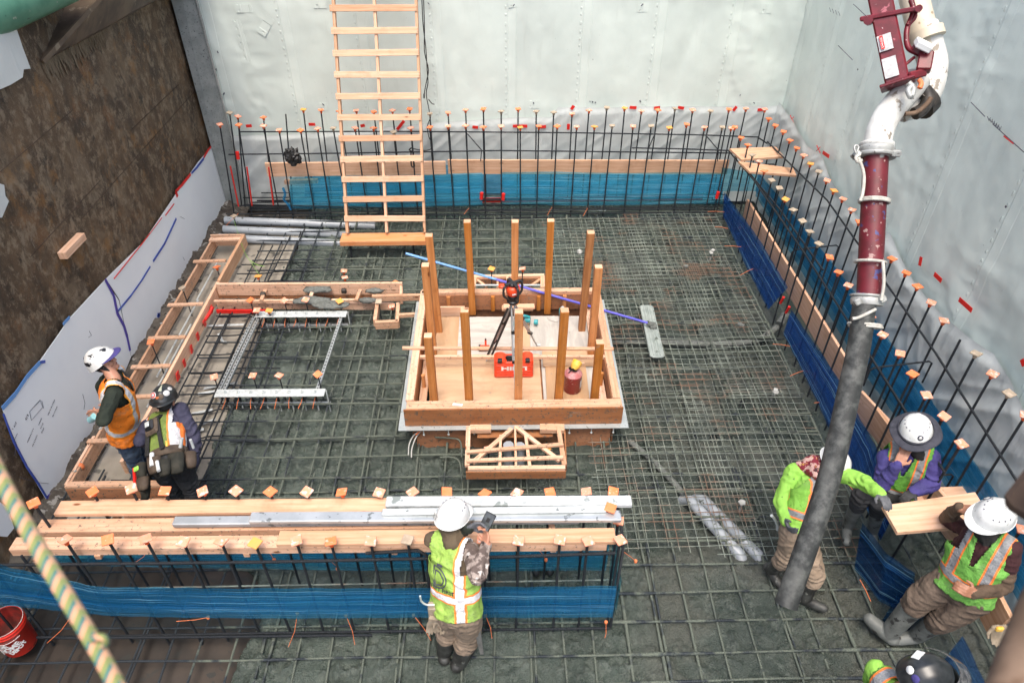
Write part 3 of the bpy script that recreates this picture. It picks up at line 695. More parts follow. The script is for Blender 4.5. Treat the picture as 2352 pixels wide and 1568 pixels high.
# left: rusty wall, concrete pilaster
lw = thing('left_wall', 'tall rust brown stained steel wall along the left of the pit', 'wall', (-5.2, 6, -.3))
uu = lambda U, V_: .02 * fbm(U * 1.2, V_ * 1.2, o=4, seed=61) + .006 * fbm(U * 9, V_ * 9, o=3, seed=66)
wallgrid('wall_face', (XL, 1.0, -.3), (0, 1, 0), (0, 0, 1), 320, 220, 11.2, 7.3, uu, M['rusty'], lw, n=(1, 0, 0))
mb = MB(); mb.box((-5.25, 6.2, 3.2), (.5, 12.4, 7.4)); mb.build('backing', M['rust_steel'], lw)
mb = MB()
mb.hexa([(XL + .0, 11.98, -.3), (-4.90, 11.62, -.3), (-4.60, 11.84, -.3), (-4.60, 11.98, -.3), (XL, 11.98, 7), (-4.90, 11.75, 7), (-4.60, 11.86, 7), (-4.60, 11.98, 7)])
pl = thing('concrete_pilaster', 'narrow speckled grey concrete strip in the back left corner', 'pilaster', (-4.8, 11.8, -.3)); mb.build('shaft', M['pilaster'], pl)
mb = MB(); mb.bar((-4.585, 11.83, -.2), (-4.585, 11.84, 7), .018, .02, up=(0, 1, 0)); mb.build('termination_bar', M['lath'], pl)
# scratch lines across the steel
mb = MB()
for (a, b) in [((190, 500), (500, 150)), ((0, 395), (165, 255)), ((70, 590), (230, 415)), ((300, 300), (410, 195))]:
    p, q = PX(a[0], a[1], XL + .012), PX(b[0], b[1], XL + .012)
    mb.bar(p, q, .006, .006)
mb.build('scratch', M['log_dark'], lw)

# paper sheets taped on the left wall
PAPER = [(5, 940), (60, 1070), (105, 1145), (230, 985), (300, 860), (385, 742), (455, 632), (515, 530), (534, 463), (520, 395), (500, 320), (455, 370), (400, 448), (330, 560), (245, 640), (160, 730), (90, 825)]
def onwall(u, v, X=XL + .035): return PX(u, v, X)
def sheetpoly(name, pts, label, mat, X, cat='paper'):
    P = [onwall(u, v, X) for u, v in pts]; mb = MB(); c = sum(P, Vector()) / len(P)
    mb.prism(P[::-1], (.006, 0, 0)); o = mb.build(name, mat); return tag(o, label, cat)
pa = thing('paper_sheet', 'near long white paper sheet with pencilled sums taped to the rusty wall', 'paper', onwall(150, 950))
mb = MB(); P = [(5, 940), (60, 1070), (105, 1145), (230, 985), (300, 820), (272, 690), (240, 643), (160, 730), (90, 830)]
mb.prism([onwall(u, v) for u, v in P][::-1], (.006, 0, 0)); mb.build('sheet', M['paper'], pa)
pb = thing('paper_sheet', 'far long white paper sheet taped to the rusty wall beside the corner', 'paper', onwall(420, 560))
mb = MB(); P = [(301, 818), (385, 742), (455, 632), (515, 530), (534, 463), (520, 395), (500, 320), (455, 372), (404, 445), (330, 555), (243, 640), (274, 688)]
mb.prism([onwall(u, v) for u, v in P][::-1], (.006, 0, 0)); mb.build('sheet', M['paper'], pb)
def tape(parent, pts, wd, mat, X=XL + .048, name='tape'):
    mb = MB()
    for i in range(len(pts) - 1):
        p, q = onwall(*pts[i], X), onwall(*pts[i + 1], X)
        mb.bar(p, q, wd * random.uniform(.8, 1.1), .005, up=(1, 0, 0))
    mb.build(name, mat, parent)
tape(pa, [(5, 938), (35, 905), (62, 865), (92, 832)], .05, M['lblue_tape']); tape(pa, [(92, 832), (104, 830)], .03, M['blue_tape'])
tape(pa, [(8, 950), (30, 1010), (62, 1072), (88, 1110), (108, 1143)], .028, M['blue_tape']); tape(pa, [(108, 1143), (118, 1132), (138, 1115)], .03, M['purple_tape'])
tape(pa, [(145, 745), (160, 728)], .04, M['lblue_tape']); tape(pa, [(210, 1010), (232, 985)], .028, M['purple_tape'])
tape(pb, [(242, 642), (262, 680), (270, 720), (285, 748), (292, 772), (299, 805)], .045, M['purple_tape'])
tape(pb, [(270, 716), (300, 680), (325, 645), (345, 612)], .028, M['blue_tape']); tape(pb, [(352, 600), (378, 560), (405, 502)], .03, M['blue_tape'])
tape(pb, [(262, 640), (330, 555), (372, 500)], .012, M['red_tape']); tape(pb, [(380, 495), (400, 468)], .018, M['red_tape'])
tape(pb, [(498, 322), (478, 345), (468, 362)], .035, M['red_tape']); tape(pb, [(468, 364), (452, 385), (440, 398)], .04, M['blue_tape']); tape(pb, [(438, 400), (418, 425), (404, 440)], .04, M['red_tape']); tape(pb, [(404, 440), (408, 452)], .07, M['red_tape'])
tape(pb, [(534, 465), (500, 540), (455, 615), (436, 642)], .018, M['blue_tape']); tape(pb, [(534, 476), (520, 500)], .05, M['red_tape']); tape(pb, [(436, 642), (400, 700), (372, 735)], .028, M['blue_tape'])
tape(pb, [(385, 720), (362, 722), (372, 740)], .05, M['blue_tape']); tape(pb, [(362, 742), (335, 790), (305, 835)], .03, M['blue_tape'])
tape(pb, [(300, 846), (312, 832)], .045, M['purple_tape']); tape(pb, [(520, 395), (534, 462)], .014, M['blue_tape'])
# handwriting on the near sheet
def text_obj(name, txt, size, Mx, mat, parent=None, ext=.001, bold=0, align='CENTER', sx=1.0, warp=None):
    cu = bpy.data.curves.new('t', 'FONT'); cu.body = txt; cu.size = size; cu.extrude = ext; cu.offset = bold; cu.align_x = align; cu.align_y = 'CENTER'; cu.resolution_u = 3
    to = bpy.data.objects.new('t', cu); COL.objects.link(to); bpy.context.view_layer.update()
    me = bpy.data.meshes.new_from_object(to.evaluated_get(bpy.context.evaluated_depsgraph_get()))
    bpy.data.objects.remove(to); off = origin(parent)
    for v in me.vertices:
        p = Vector((v.co.x * sx, v.co.y, v.co.z)); p = warp(p) if warp else Mx @ p; v.co = p - off
    me.materials.clear(); me.materials.append(mat)
    for p in me.polygons: p.material_index = 0
    o = bpy.data.objects.new(name, me); COL.objects.link(o); o.parent = parent; return o
def wallM(u, v, X, rot):
    """frame on the left wall: text x along +Y (into the pit), y up"""
    p = onwall(u, v, X); R = Matrix(((0, 0, 1), (1, 0, 0), (0, 1, 0))).to_4x4()
    return Matrix.Translation(p) @ R @ Matrix.Rotation(rot, 4, 'Z')
text_obj('handwriting', 'A17', .034, wallM(35, 975, XL + .043, .2), M['ink'], pa)
text_obj('handwriting', '419', .045, wallM(62, 958, XL + .043, .2), M['ink'], pa)
for i, (t_, u, v) in enumerate([('WORK 8 3 1 5 =', 70, 1000), ('WK 5 5 8 5 =', 80, 1012), ('1+8 pads', 92, 968), ('9 7 = 8', 96, 978), ('24 pcs', 98, 988), ('Wall W 18 c 3 fours', 118, 935), ('Thi = 4 hours', 126, 945)]):
    text_obj('handwriting', t_, .024, wallM(u, v, XL + .043, .25), M['ink'], pa)
def pen(parent, uvs, X=XL + .043, r=.0022):
    mb = MB(); mb.tube([onwall(u, v, X) for u, v in uvs], r, 4); mb.build('pen_line', M['ink'], parent)
pen(pa, [(68, 945), (72, 965), (98, 935), (92, 918), (68, 945)]); pen(pa, [(68, 945), (92, 920)]); pen(pa, [(96, 920), (100, 937)])
pen(pa, [(40, 995), (33, 1010), (36, 1030), (34, 1045)]); pen(pa, [(45, 1095), (75, 1105), (92, 1108), (112, 1110)]); pen(pa, [(190, 905), (195, 925), (193, 940)])
pen(pa, [(205, 760), (210, 770), (203, 775)]); pen(pb, [(420, 590), (424, 598)]); pen(pb, [(413, 497), (424, 503)])
pen(pb, [(300, 832), (302, 838), (310, 835)])
# timber block on the wall, fabric patches
mb = MB(); mb.bar(onwall(143, 588, XL + .05), onwall(188, 542, XL + .05), .085, .09, up=(1, 0, 0)); tag(mb.build('timber_block', M['pine'], bevel=.003), 'short pale timber block nailed to the rusty wall', 'timber')
mb = MB(); mb.prism([onwall(u, v, XL + .03) for u, v in [(-40, 60), (32, 62), (48, 110), (66, 158), (50, 160), (48, 178), (20, 195), (-10, 208), (-60, 215)]][::-1], (.02, 0, 0))
tag(mb.build('fabric_patch', M['sheet']), 'torn pale grey fabric piece hanging at the upper left', 'fabric')
mb = MB(); mb.prism([onwall(u, v, XL + .03) for u, v in [(-10, 420), (5, 425), (8, 450), (16, 462), (0, 500), (-20, 500)]][::-1], (.02, 0, 0))
tag(mb.build('fabric_patch', M['sheet']), 'small pale grey fabric scrap at the left edge of the rusty wall', 'fabric')
mb = MB(); mb.prism([onwall(u, v, XL + .05) for u, v in [(-8, 1150), (12, 1165), (28, 1212), (12, 1232), (-12, 1230)]][::-1], (.02, 0, 0))
tag(mb.build('paper_scrap', M['paper']), 'small white paper scrap low on the rusty wall by the lumber end', 'paper')
# green pipe strut and rusty gusset at upper left
a, b = PX(-220, 90, -4.6), PX(160, -45, -4.6)
mb = MB(); mb.tube([PD(-260, 130, 6.3), PD(-60, 30, 7.0), PD(150, -60, 7.8)], .27, 28); tag(mb.build('strut_pipe', M['green_paint']), 'green painted steel pipe strut crossing the top left corner', 'pipe')
g = thing('steel_gusset', 'big rusty steel corbel fixed high on the brown wall', 'corbel', PX(92, 140, XL))
A = PX(92, 142, XL + .0); B = PX(185, -60, XL); C_ = PX(400, -60, XL); D = PX(233, 66, XL)
off = Vector((.55, 0, .05))
mb = MB(); mb.hexa([A, D, C_, B, A + Vector((.02, 0, 0)), D + Vector((.06, 0, 0)), C_ + off, B + off]); mb.build('web_plate', M['rust_steel'], g)
mb = MB(); mb.bar(A + Vector((.03, 0, 0)), (B + off + Vector((.01, 0, 0))), .03, .05); mb.build('edge_flange', M['rust_steel'], g)
# drip streaks under the gusset
mb = MB()
for k_ in range(90):
    t_ = k_ / 89; p = A.lerp(D, t_); L_ = random.uniform(.08, .26)
    mb.bar(p + Vector((.012, 0, -.01)), p + Vector((.012, random.uniform(-.01, .01), -L_)), random.uniform(.005, .022), .004, up=(1, 0, 0))
mb.build('lime_streaks', pm('lime_streaks', (.17, .13, .085), (.10, .07, .04), 14, rough=.8, coord='World', st=(8, 8, 1)), lw)
# laths fixed on the bank, orange paint blob
for i, (a, b) in enumerate([((165, 1128), (200, 1090)), ((172, 1080), (205, 1140)), ((185, 1062), (205, 1100)), ((262, 905), (285, 875)), ((300, 870), (322, 835)), ((318, 842), (345, 800)), ((370, 742), (388, 762)), ((230, 985), (262, 945)), ((410, 690), (432, 655)), ((440, 640), (452, 618))]):
    mb = MB(); mb.bar(PX(a[0], a[1], -4.60), PX(b[0], b[1], -4.66), .03, .012); tag(mb.build('wood_lath', M['lath']), '%s thin grey lath from the camera along the foot of the left wall' % nth(i + 1), 'lath', 'laths along the left wall foot')
mb = MB(); mb.lathe([(0, -.03), (.03, -.02), (.035, .01), (.02, .05), (0, .06)], Matrix.Translation(PX(187, 1072, -4.6)), 10)
tag(mb.build('paint_flag', M['tie_orange']), 'orange marker flag on the soil left of the timber forms', 'flag')
# ------------------------------------------------------------------ reinforcement
def sway(a, b, n, amp, seed):
    a = Vector(a); b = Vector(b); P = []
    for i in range(n + 1):
        t = i / n; p = a.lerp(b, t); k = mnoise.noise_vector(Vector((p.x * .7 + seed, p.y * .7, seed * 1.7))); k.z *= .5
        P.append(p + k * amp)
    return P
def mudbar(name, a, b, r, mat, parent, seed, lumps=True, amp=.02):
    L = (Vector(b) - Vector(a)).length; n = max(4, int(L / (.035 if lumps else .12))); P = sway(a, b, n, amp, seed)
    def rf(i, j):
        if not lumps: return 1
        p = P[i]; q = mnoise.noise(Vector((p.x * 2.1, p.y * 2.1, 5.0))) + .15; k = max(0, q) * 1.1 * sst(-3.0, -2.3, p.x)
        return 1.04 + .85 * k * (1 + .9 * mnoise.noise(Vector((p.x * 34, p.y * 34, j * .9))))
    mb = MB(); mb.tube(P, r, 7, rf=rf); return mb.build(name, mat, parent)
mat_ = thing('rebar_mat', 'grid of reinforcing bars caked with grey concrete across the whole pit floor', 'rebar mat', (0, 7, 0))
nb = 0
BOX = (-1.15, 1.38, 5.7, 8.05)
for i, yb in enumerate(XBARS):
    z = .004 + random.uniform(-.006, .006); x0, x1 = -4.75 + random.uniform(0, .2), 3.7
    if 5.2 < yb < 10: x0 = -4.0 if yb < 8.6 else -3.9
    if 4.3 < yb < 5.3: x0 = -4.3
    segs = [(x0, x1)]
    if BOX[2] < yb < BOX[3]: segs = [(x0, BOX[0] + .02), (BOX[1] - .02, x1)]
    for (a, b) in segs:
        mudbar('bar', (a, yb, z), (b, yb + random.uniform(-.03, .03), z), .0105, M['rebar'] if yb > 4.3 else M['rebar_front'], mat_, i * 3.1, True); nb += 1
for i, xb in enumerate(YBARS):
    z = -.016; segs = [(1.3, 11.3)]
    if BOX[0] < xb < BOX[1]: segs = [(1.3, BOX[2] + .02), (BOX[3] - .02, 11.3)]
    if xb < -4.1: segs = [(1.3, 5.4)]
    for (a, b) in segs:
        sk = random.uniform(-.04, .04); mudbar('bar', (xb - sk, a, z), (xb + sk, b, z), .0105, M['rebar'] if xb > -2 else M['rebar_front'], mat_, 50 + i * 2.3, True); nb += 1
    if i % 4 == 1 and nb < 96:
        mudbar('bar', (xb + .05, 1.4, z), (xb + .045, 5.3, z), .0105, M['rebar_front'], mat_, 90 + i, True); nb += 1
lm = thing('rebar_mat', 'lower layer of muddy bars half sunk in the concrete under the main grid', 'rebar mat', (0, 7, -.09))
for i in range(13):
    xb = -3.1 + .53 * i
    if BOX[0] - .05 < xb < BOX[1]: segs = [(4.6, BOX[2]), (BOX[3], 11.2)]
    else: segs = [(4.6, 11.2)]
    for (a, b) in segs: mudbar('bar', (xb, a, -.095), (xb + random.uniform(-.05, .05), b, -.095), .010, M['rebar'], lm, 400 + i, True, .03)
for i in range(8):
    yb = 5.1 + .74 * i; x0, x1 = -3.2, 3.5
    if BOX[2] < yb < BOX[3]: segs = [(x0, BOX[0]), (BOX[1], x1)]
    else: segs = [(x0, x1)]
    for (a, b) in segs: mudbar('bar', (a, yb, -.08), (b, yb + random.uniform(-.05, .05), -.08), .010, M['rebar'], lm, 450 + i, True, .03)
# doubled long bars by the back row
db = thing('rebar_bundle', 'dark bundle of long bars lying at the foot of the back wall', 'rebar', (0, 11.1, .05))
for k_, (yy, zz) in enumerate([(10.95, .02), (11.0, .06), (11.12, .10), (11.3, .0), (10.88, -.02), (11.45, .05), (11.2, .16)]):
    mudbar('bar', (-4.3, yy, zz), (3.7, yy + .02, zz), .0115, M['dowel'], db, 200 + k_, False)
# bars bent over the dry slab at left
sb = thing('bent_bars', 'dark bars with cranked ends over the pale dry slab', 'rebar', (-3.6, 7, 0))
for k_, yy in enumerate([5.75, 6.2, 6.55, 6.95, 7.3, 7.7, 8.15, 8.95, 9.2, 9.45]):
    P = [(-4.02, yy, .03), (-3.75, yy, .03), (-3.62, yy + .02, .02), (-3.48, yy + .14, -.03), (-3.35, yy + .16, -.04), (-2.9, yy + .16, -.05)]
    mb = MB(); mb.tube(P, .0095, 7); mb.build('bar', M['dowel'], sb)
for k_, (xx, y0, y1) in enumerate([(-4.02, 6.1, 8.4), (-3.86, 4.6, 8.35), (-3.6, 4.6, 8.3), (-3.45, 4.4, 8.3), (-3.4, 4.5, 8.3), (-3.72, 8.8, 10.0), (-3.5, 8.8, 10.3), (-3.3, 8.9, 10.5)]):
    mudbar('bar', (xx, y0, .035), (xx + .05, y1, .035), .0100, M['dowel'], sb, 300 + k_, False)
# stub ends seen at the near left corner
for k_, (a, b) in enumerate([((175, 1135), (470, 1130)), ((175, 1118), (330, 1118)), ((165, 1118), (470, 1140))]):
    pass
# loose wire ties
ties = [((850, 0), 0)]
# welded wire mesh sheets on the right
def wiremesh(x0, x1, y0, y1, sp, ang, z, seed, label, r=.0038):
    mb = MB(); cx_, cy_ = (x0 + x1) / 2, (y0 + y1) / 2; R = Matrix.Rotation(ang, 3, 'Z'); rnd = random.Random(seed)
    def pt(x, y, dz):
        p = R @ Vector((x - cx_, y - cy_, 0)); q = Vector((p.x + cx_, p.y + cy_, z + dz))
        q.z += .022 * mnoise.noise(Vector((q.x * .9, q.y * .9, seed))) ; q.x += .012 * mnoise.noise(Vector((q.x, q.y * 1.3, seed + 4))); q.y += .018 * mnoise.noise(Vector((q.x * 1.3, q.y, seed + 8))); return q
    x = x0
    while x <= x1:
        a, b = y0 - rnd.uniform(0, .07), y1 + rnd.uniform(0, .07); n = int((b - a) / .15); mb.tube([pt(x, a + (b - a) * i / n, 0) for i in range(n + 1)], r, 4, cap=False); x += sp
    y = y0
    while y <= y1:
        a, b = x0 - rnd.uniform(0, .07), x1 + rnd.uniform(0, .07); n = max(2, int((b - a) / .15)); mb.tube([pt(a + (b - a) * i / n, y, .006) for i in range(n + 1)], r, 4, cap=False); y += sp
    return tag(mb.build('wire_mesh', M['wire']), label, 'wire mesh', 'welded wire mesh sheets')
wiremesh(1.02, 2.55, 4.25, 7.0, .102, .012, .030, 11, 'wire mesh sheet lying nearest the camera right of the small timber form')
wiremesh(2.2, 3.62, 4.12, 6.6, .102, -.02, .042, 12, 'wire mesh sheet under the feet of the hose worker')
wiremesh(1.42, 3.0, 6.7, 9.4, .102, .0, .036, 13, 'wire mesh sheet under the bull float')
wiremesh(2.7, 3.62, 6.4, 9.3, .102, .025, .050, 14, 'wire mesh sheet beside the right hand blue wrap')
wiremesh(.75, 2.35, 8.2, 10.75, .102, .035, .045, 15, 'wire mesh sheet behind the right corner of the timber box')
wiremesh(2.1, 3.62, 9.0, 10.85, .102, -.012, .055, 16, 'wire mesh sheet in the far right corner of the floor')
# chairs and anchors seen under the mesh
for i, (u, v) in enumerate([(1655, 600), (1755, 780), (1335, 620), (1705, 925), (1640, 1000)]):
    p = PZ(u, v, -.08); mb = MB(); mb.tube([p + Vector((-.03, 0, -.12)), p + Vector((0, 0, .12)), p + Vector((.03, 0, -.12))], .008, 6)
    mb.tube([p + Vector((.05, .02, -.12)), p + Vector((.02, .02, .12)), p + Vector((-.02, .06, -.12))], .008, 6); tag(mb.build('bar_chair', M['dowel']), '%s dark bent bar chair under the mesh counting away from the camera' % nth(i + 1), 'bar chair', 'bar chairs under the mesh')
for i, (u, v) in enumerate([(1332, 577), (1575, 612), (1635, 577), (1350, 783), (1702, 745), (1778, 897), (1705, 1152), (1815, 1130)]):
    p = PZ(u, v, .07); mb = MB()
    for k_ in range(3): mb.box(p + Vector((random.uniform(-.02, .02), random.uniform(-.02, .02), random.uniform(-.02, .01))), (.06, .05, .025), rz=random.random() * 3)
    mb.tube([p, p + Vector((0, 0, -.16))], .014, 6)
    tag(mb.build('screed_marker', M['lath'] if i in (0, 2, 5, 6, 7) else M['cem_blob'], bevel=.004), ['white screed pin beside the tall timber posts on the mesh', 'grey lump covered screed pin in the far middle of the mesh', 'white screed pin in the far right of the mesh', 'grey lump covered screed pin left of the bull float', 'grey lump covered screed pin right of the bull float', 'white screed pin right of the bull float blade', 'white screed pin beside the two grey pipes', 'white screed pin beside the hanging hose'][i], 'screed pin')

# ---- dowels with square safety caps
CAPC = {'orange': 'cap_orange', 'faded pink': 'cap_pink', 'amber': 'cap_amber', 'grey': 'cap_grey'}
CAPM = {}
def cap_mesh(c):
    mb = MB(); s_ = .044
    pr = []
    mb.box((0, 0, .008), (s_ * 2, s_ * 2, .016)); 
    mb.lathe([(.017, -.045), (.020, -.03), (.024, -.008), (.030, 0)], None, 10, m=1)
    return mb.mesh(mats=(M[CAPC[c]], M['collar'] if c != 'grey' else M['cap_grey']), name='safety_cap')
for c in CAPC: CAPM[c] = cap_mesh(c)
BARM = {}
def bar_mesh(L, r):
    k = (round(L, 1), r)
    if k not in BARM:
        mb = MB(); mb.tube([(0, 0, -k[0]), (0, 0, -k[0] * .5), (0, 0, -.02)], r, 8); BARM[k] = mb.mesh(mats=(M['dowel'],), name='bar')
    return BARM[k]
def dowel(top, color, label, group, L=1.8, r=.0115, lean=(0, 0), cap=True, spin=None, tilt=.12, capscale=1.0):
    t = thing('rebar_dowel', label, 'rebar dowel', top, group); t.rotation_euler = (lean[0], lean[1], 0)
    o = bpy.data.objects.new('bar', bar_mesh(L, r)); COL.objects.link(o); o.parent = t
    if cap:
        c = bpy.data.objects.new('safety_cap', CAPM[color]); COL.objects.link(c); c.parent = t
        c.rotation_euler = (random.uniform(-tilt, tilt), random.uniform(-tilt, tilt), random.uniform(0, pi / 2) if spin is None else spin); c.scale = (capscale,) * 3
        b = c.modifiers.new('bevel', 'BEVEL'); b.width = .006; b.segments = 2; b.limit_method = 'ANGLE'
    return t
CN = dict(o='orange', p='faded pink', a='amber', g='grey')
def row(pts, plane, val, group, where, cols, L=1.8, **kw):
    for i, (u, v) in enumerate(pts):
        p = PY(u, v, val) if plane == 'Y' else PX(u, v, val)
        c = cols[i % len(cols)]; no = c == '-'
        lab = '%s capped bar, %s' % (CN.get(c, 'orange'), where % nth(i + 1)) if not no else 'uncapped bar, %s' % (where % nth(i + 1))
        dowel(p, CN.get(c, 'orange'), lab, group, L=p.z + .15, cap=not no, lean=kw.get('leans', {}).get(i, (random.uniform(-.012, .012), random.uniform(-.012, .012))), **{k: v_ for k, v_ in kw.items() if k != 'leans'})
Zb = lambda l: [(470 + .36 * a, .36 * b) for a, b in l]
Zc = lambda l: [(1034.9 + .32 * a, 188 + .32 * b) for a, b in l]
Zd = lambda l: [(1364 + .42 * a, .42 * b) for a, b in l]
Ze = lambda l: [(1599 + .36 * a, 564.5 + .36 * b) for a, b in l]
front = Zb([(97, 797), (218, 800), (375, 806), (475, 832), (612, 834), (720, 824), (820, 820), (960, 820), (1078, 820), (1205, 845), (1315, 820), (1437, 815), (1553, 808), (1665, 805), (1777, 815)]) + Zc([(235, 328), (363, 322), (500, 330), (633, 322), (765, 322), (905, 325), (1033, 325), (1160, 318), (1310, 322), (1440, 320), (1570, 332), (1695, 308), (1822, 330), (1950, 328), (2015, 335), (2040, 328)])
row(front, 'Y', 11.04, 'upright bars of the front row by the back wall', '%s from the left in the front row at the back wall', 'poppopgpogpopppopaoopagpgaopgpoo', leans={0: (0, .1), 1: (0, .1), 2: (0, .04), 3: (0, .05), 4: (0, .02), 5: (0, .02)})
rear = Zb([(160, 722), (212, 745), (375, 752), (517, 722), (630, 702), (742, 705), (860, 712), (967, 708), (1080, 716), (1198, 708), (1308, 698), (1437, 728), (1553, 722), (1665, 704), (1777, 698)]) + Zc([(235, 198), (363, 215), (485, 198), (615, 215), (740, 222), (872, 232), (993, 208), (1122, 188), (1250, 192), (1370, 212), (1488, 205), (1612, 195), (1738, 205), (1866, 212), (1998, 200), (2120, 195), (2255, 200)])
row(rear[:14] + rear[15:], 'Y', 11.62, 'upright bars of the rear row by the back wall', '%s from the left in the rear row at the back wall', 'gpo-aoopopogppogoggppgapogpgoppoo', leans={0: (0, .12), 1: (0, .16), 2: (0, .1), 3: (0, .12), 4: (0, .07), 5: (0, .05)})
fr = Zd([(805, 755), (842, 795), (867, 850), (905, 885), (932, 937), (972, 988), (1014, 1030), (1048, 1092), (1090, 1150), (1140, 1210), (1180, 1268), (1230, 1335), (1288, 1408), (1338, 1490)]) + Ze([(970, 255), (1035, 345), (1110, 450), (1190, 570), (1300, 690), (1380, 820), (1468, 955), (1580, 1090), (1690, 1265)])
row(fr, 'X', 3.87, 'upright bars of the inner row by the right wall', '%s from the back in the inner row at the right wall', 'oogpoggaggggoopppppoppppppop')
rr = Zd([(957, 652), (993, 688), (1037, 722), (1072, 770), (1110, 812), (1148, 852), (1185, 898), (1230, 940), (1275, 990), (1313, 1045), (1362, 1090), (1410, 1150), (1452, 1215), (1500, 1280), (1550, 1345)]) + Ze([(1250, 85), (1340, 175), (1412, 262), (1498, 365), (1580, 480), (1690, 590), (1785, 690), (1890, 820), (1995, 945), (2100, 1085)]) + [(2346, 1216)]
row(rr, 'X', 4.45, 'upright bars of the outer row by the right wall', '%s from the back in the outer row at the right wall', 'ooooopagpappoppooopp-gpgpppp')
# front cage rows: near row and far row
nearrow = [(150, 1240), (248, 1240), (335, 1238), (421, 1244), (508, 1243), (586, 1248), (681, 1242), (760, 1244), (851, 1243), (936, 1240), (1020, 1240), (1108, 1240), (1191, 1242), (1286, 1240), (1350, 1243), (1424, 1241)]
row(nearrow, 'Y', 3.43, 'capped bars of the near row under the lumber stack', '%s from the left in the row before the lumber', 'popppapopgapppppg', tilt=.22)
farrow = [(213, 1130), (302, 1123), (379, 1128), (466, 1129), (542, 1128), (621, 1130), (705, 1130), (785, 1131), (871, 1132), (948, 1131), (1026, 1130), (1114, 1134), (1188, 1133), (1263, 1131), (1347, 1130), (1408, 1130)]
row(farrow, 'Y', 3.93, 'capped bars of the far row behind the lumber stack', '%s from the left in the row behind the lumber', 'opoppopoppoopopopp', tilt=.22)
row([(1402, 1167), (1420, 1196)], 'Y', 3.7, 'capped bars at the right end of the lumber', '%s from the back at the right lumber end', 'op')
row([(78, 1156), (70, 1225)], 'Y', 3.7, 'capped bars at the left end of the lumber', '%s from the back at the left lumber end', 'oo')
# bars left of the near row, leaving the frame (no caps in view)
for i, x_ in enumerate([-3.85, -4.15, -4.4]):
    dowel((x_, 3.43, 1.25 - .02 * i), 'orange', 'bare dark bar at the left end of the near cage, the %s from the lumber' % nth(i + 1), 'bare bars at the left end of the near cage', L=1.4, cap=False)
# horizontal bars of the cages
def hbar(pts, label, r=.0115, group=None, mat='dowel'):
    mb = MB(); mb.tube(pts, r, 8); return tag(mb.build('tie_bar', M[mat]), label, 'rebar', group)
hbar([PY(u, v, 11.02) for u, v in [(525, 355), (800, 352), (1150, 346), (1685, 352)]], 'long horizontal bar at mid height across the front row by the back wall')
hbar([PY(u, v, 11.6) for u, v in [(548, 303), (900, 302), (1300, 305), (1600, 310), (1740, 315), (1762, 330)]], 'long horizontal bar near the caps of the rear row by the back wall')
hbar([PY(u, v, 11.0) for u, v in [(1452, 340), (1560, 342), (1672, 346)]], 'short doubled horizontal bar near the back right corner')
hbar([PY(u, v, 11.06) for u, v in [(560, 470), (1100, 482), (1665, 474)]], 'low horizontal bar across the front row by the back wall', .010)
hbar([PY(u, v, 11.6) for u, v in [(600, 443), (1100, 446), (1665, 447)]], 'low horizontal bar behind the blue wrap by the back wall', .010)
hbar([PY(u, v, 11.6) for u, v in [(600, 462), (1100, 462), (1665, 460)]], 'lowest horizontal bar behind the blue wrap by the back wall', .010)
hbar([PX(u, v, 4.42) for u, v in [(1762, 325), (1900, 460), (2150, 812), (2300, 1048), (2420, 1240)]], 'long horizontal bar at chest height in the outer row by the right wall')
hbar([PX(u, v, 3.85) for u, v in [(1672, 345), (1730, 412), (1850, 585), (2020, 850), (2170, 1085)]], 'long horizontal bar in the inner row by the right wall')
hbar([PX(u, v, 3.9) for u, v in [(1700, 372), (1790, 480), (1890, 620)]], 'second horizontal bar below the corner planks')
hbar([PX(u, v, 4.42) for u, v in [(1740, 420), (1860, 600), (2050, 900), (2150, 1060)]], 'lower horizontal bar in the outer row by the right wall', .010)
for i, (a, b) in enumerate([((1821, 574), (1938, 578)), ((2000, 845), (2163, 857)), ((2060, 1098), (2190, 1085)), ((1700, 380), (1785, 382))]):
    p = PX(a[0], a[1], 3.87); q = PX(b[0], b[1], 4.43); q.y = p.y + (q.y - p.y) * .3
    d = (q - p); hbar([p + Vector((-.0, 0, -.25)), p + Vector((0, 0, -.03)), p + d * .06, p + d * .94, q + Vector((0, 0, -.03)), q + Vector((0, 0, -.3))], '%s U shaped bar bridging both rows by the right wall counting from the back' % nth([2, 3, 4, 1][i]), .010, 'u bars bridging the right rows')
# raking braces between the rows by the back wall
for i, (a, b) in enumerate([((1074, 308), (1106, 345)), ((1503, 310), (1488, 345)), ((1622, 312), (1650, 345))]):
    hbar([PY(a[0], a[1], 11.5), PY(b[0], b[1], 11.1), PY(b[0] - 2, b[1] + 25, 11.1)], '%s short raking brace from the left between the back rows' % nth(i + 1), .009, 'raking braces between the back rows')
# front cage longitudinals
Lc = -5.2
hbar([(Lc, 3.42, 1.13), (-2, 3.42, 1.11), (0, 3.42, 1.13), (.9, 3.42, 1.16)], 'thick ribbed bar running under the near row of caps', .014)
hbar([PY(u, v, 3.44) for u, v in [(840, 1270), (960, 1263), (980, 1275), (985, 1300), (985, 1350)]], 'ribbed bar with a hooked end left of the phone worker', .014)
hbar([(-4.2, 3.9, .80), (-2, 3.9, .78), (.95, 3.9, .80)], 'ribbed bar behind the far blue wrap of the near cage', .012)
hbar([(-3.6, 3.7, .32), (-1, 3.7, .33), (1.0, 3.7, .33)], 'thin rusty bar low inside the near cage', .008, mat='wire')
hbar([(-5, 3.40, .03), (-2, 3.40, .04), (.95, 3.40, .03)], 'ribbed bar along the foot of the near cage', .013)
hbar([(-4.0, 3.37, .07), (-2.9, 3.37, .05), (-1.2, 3.36, .05)], 'second ribbed bar along the foot of the near cage at left', .013)
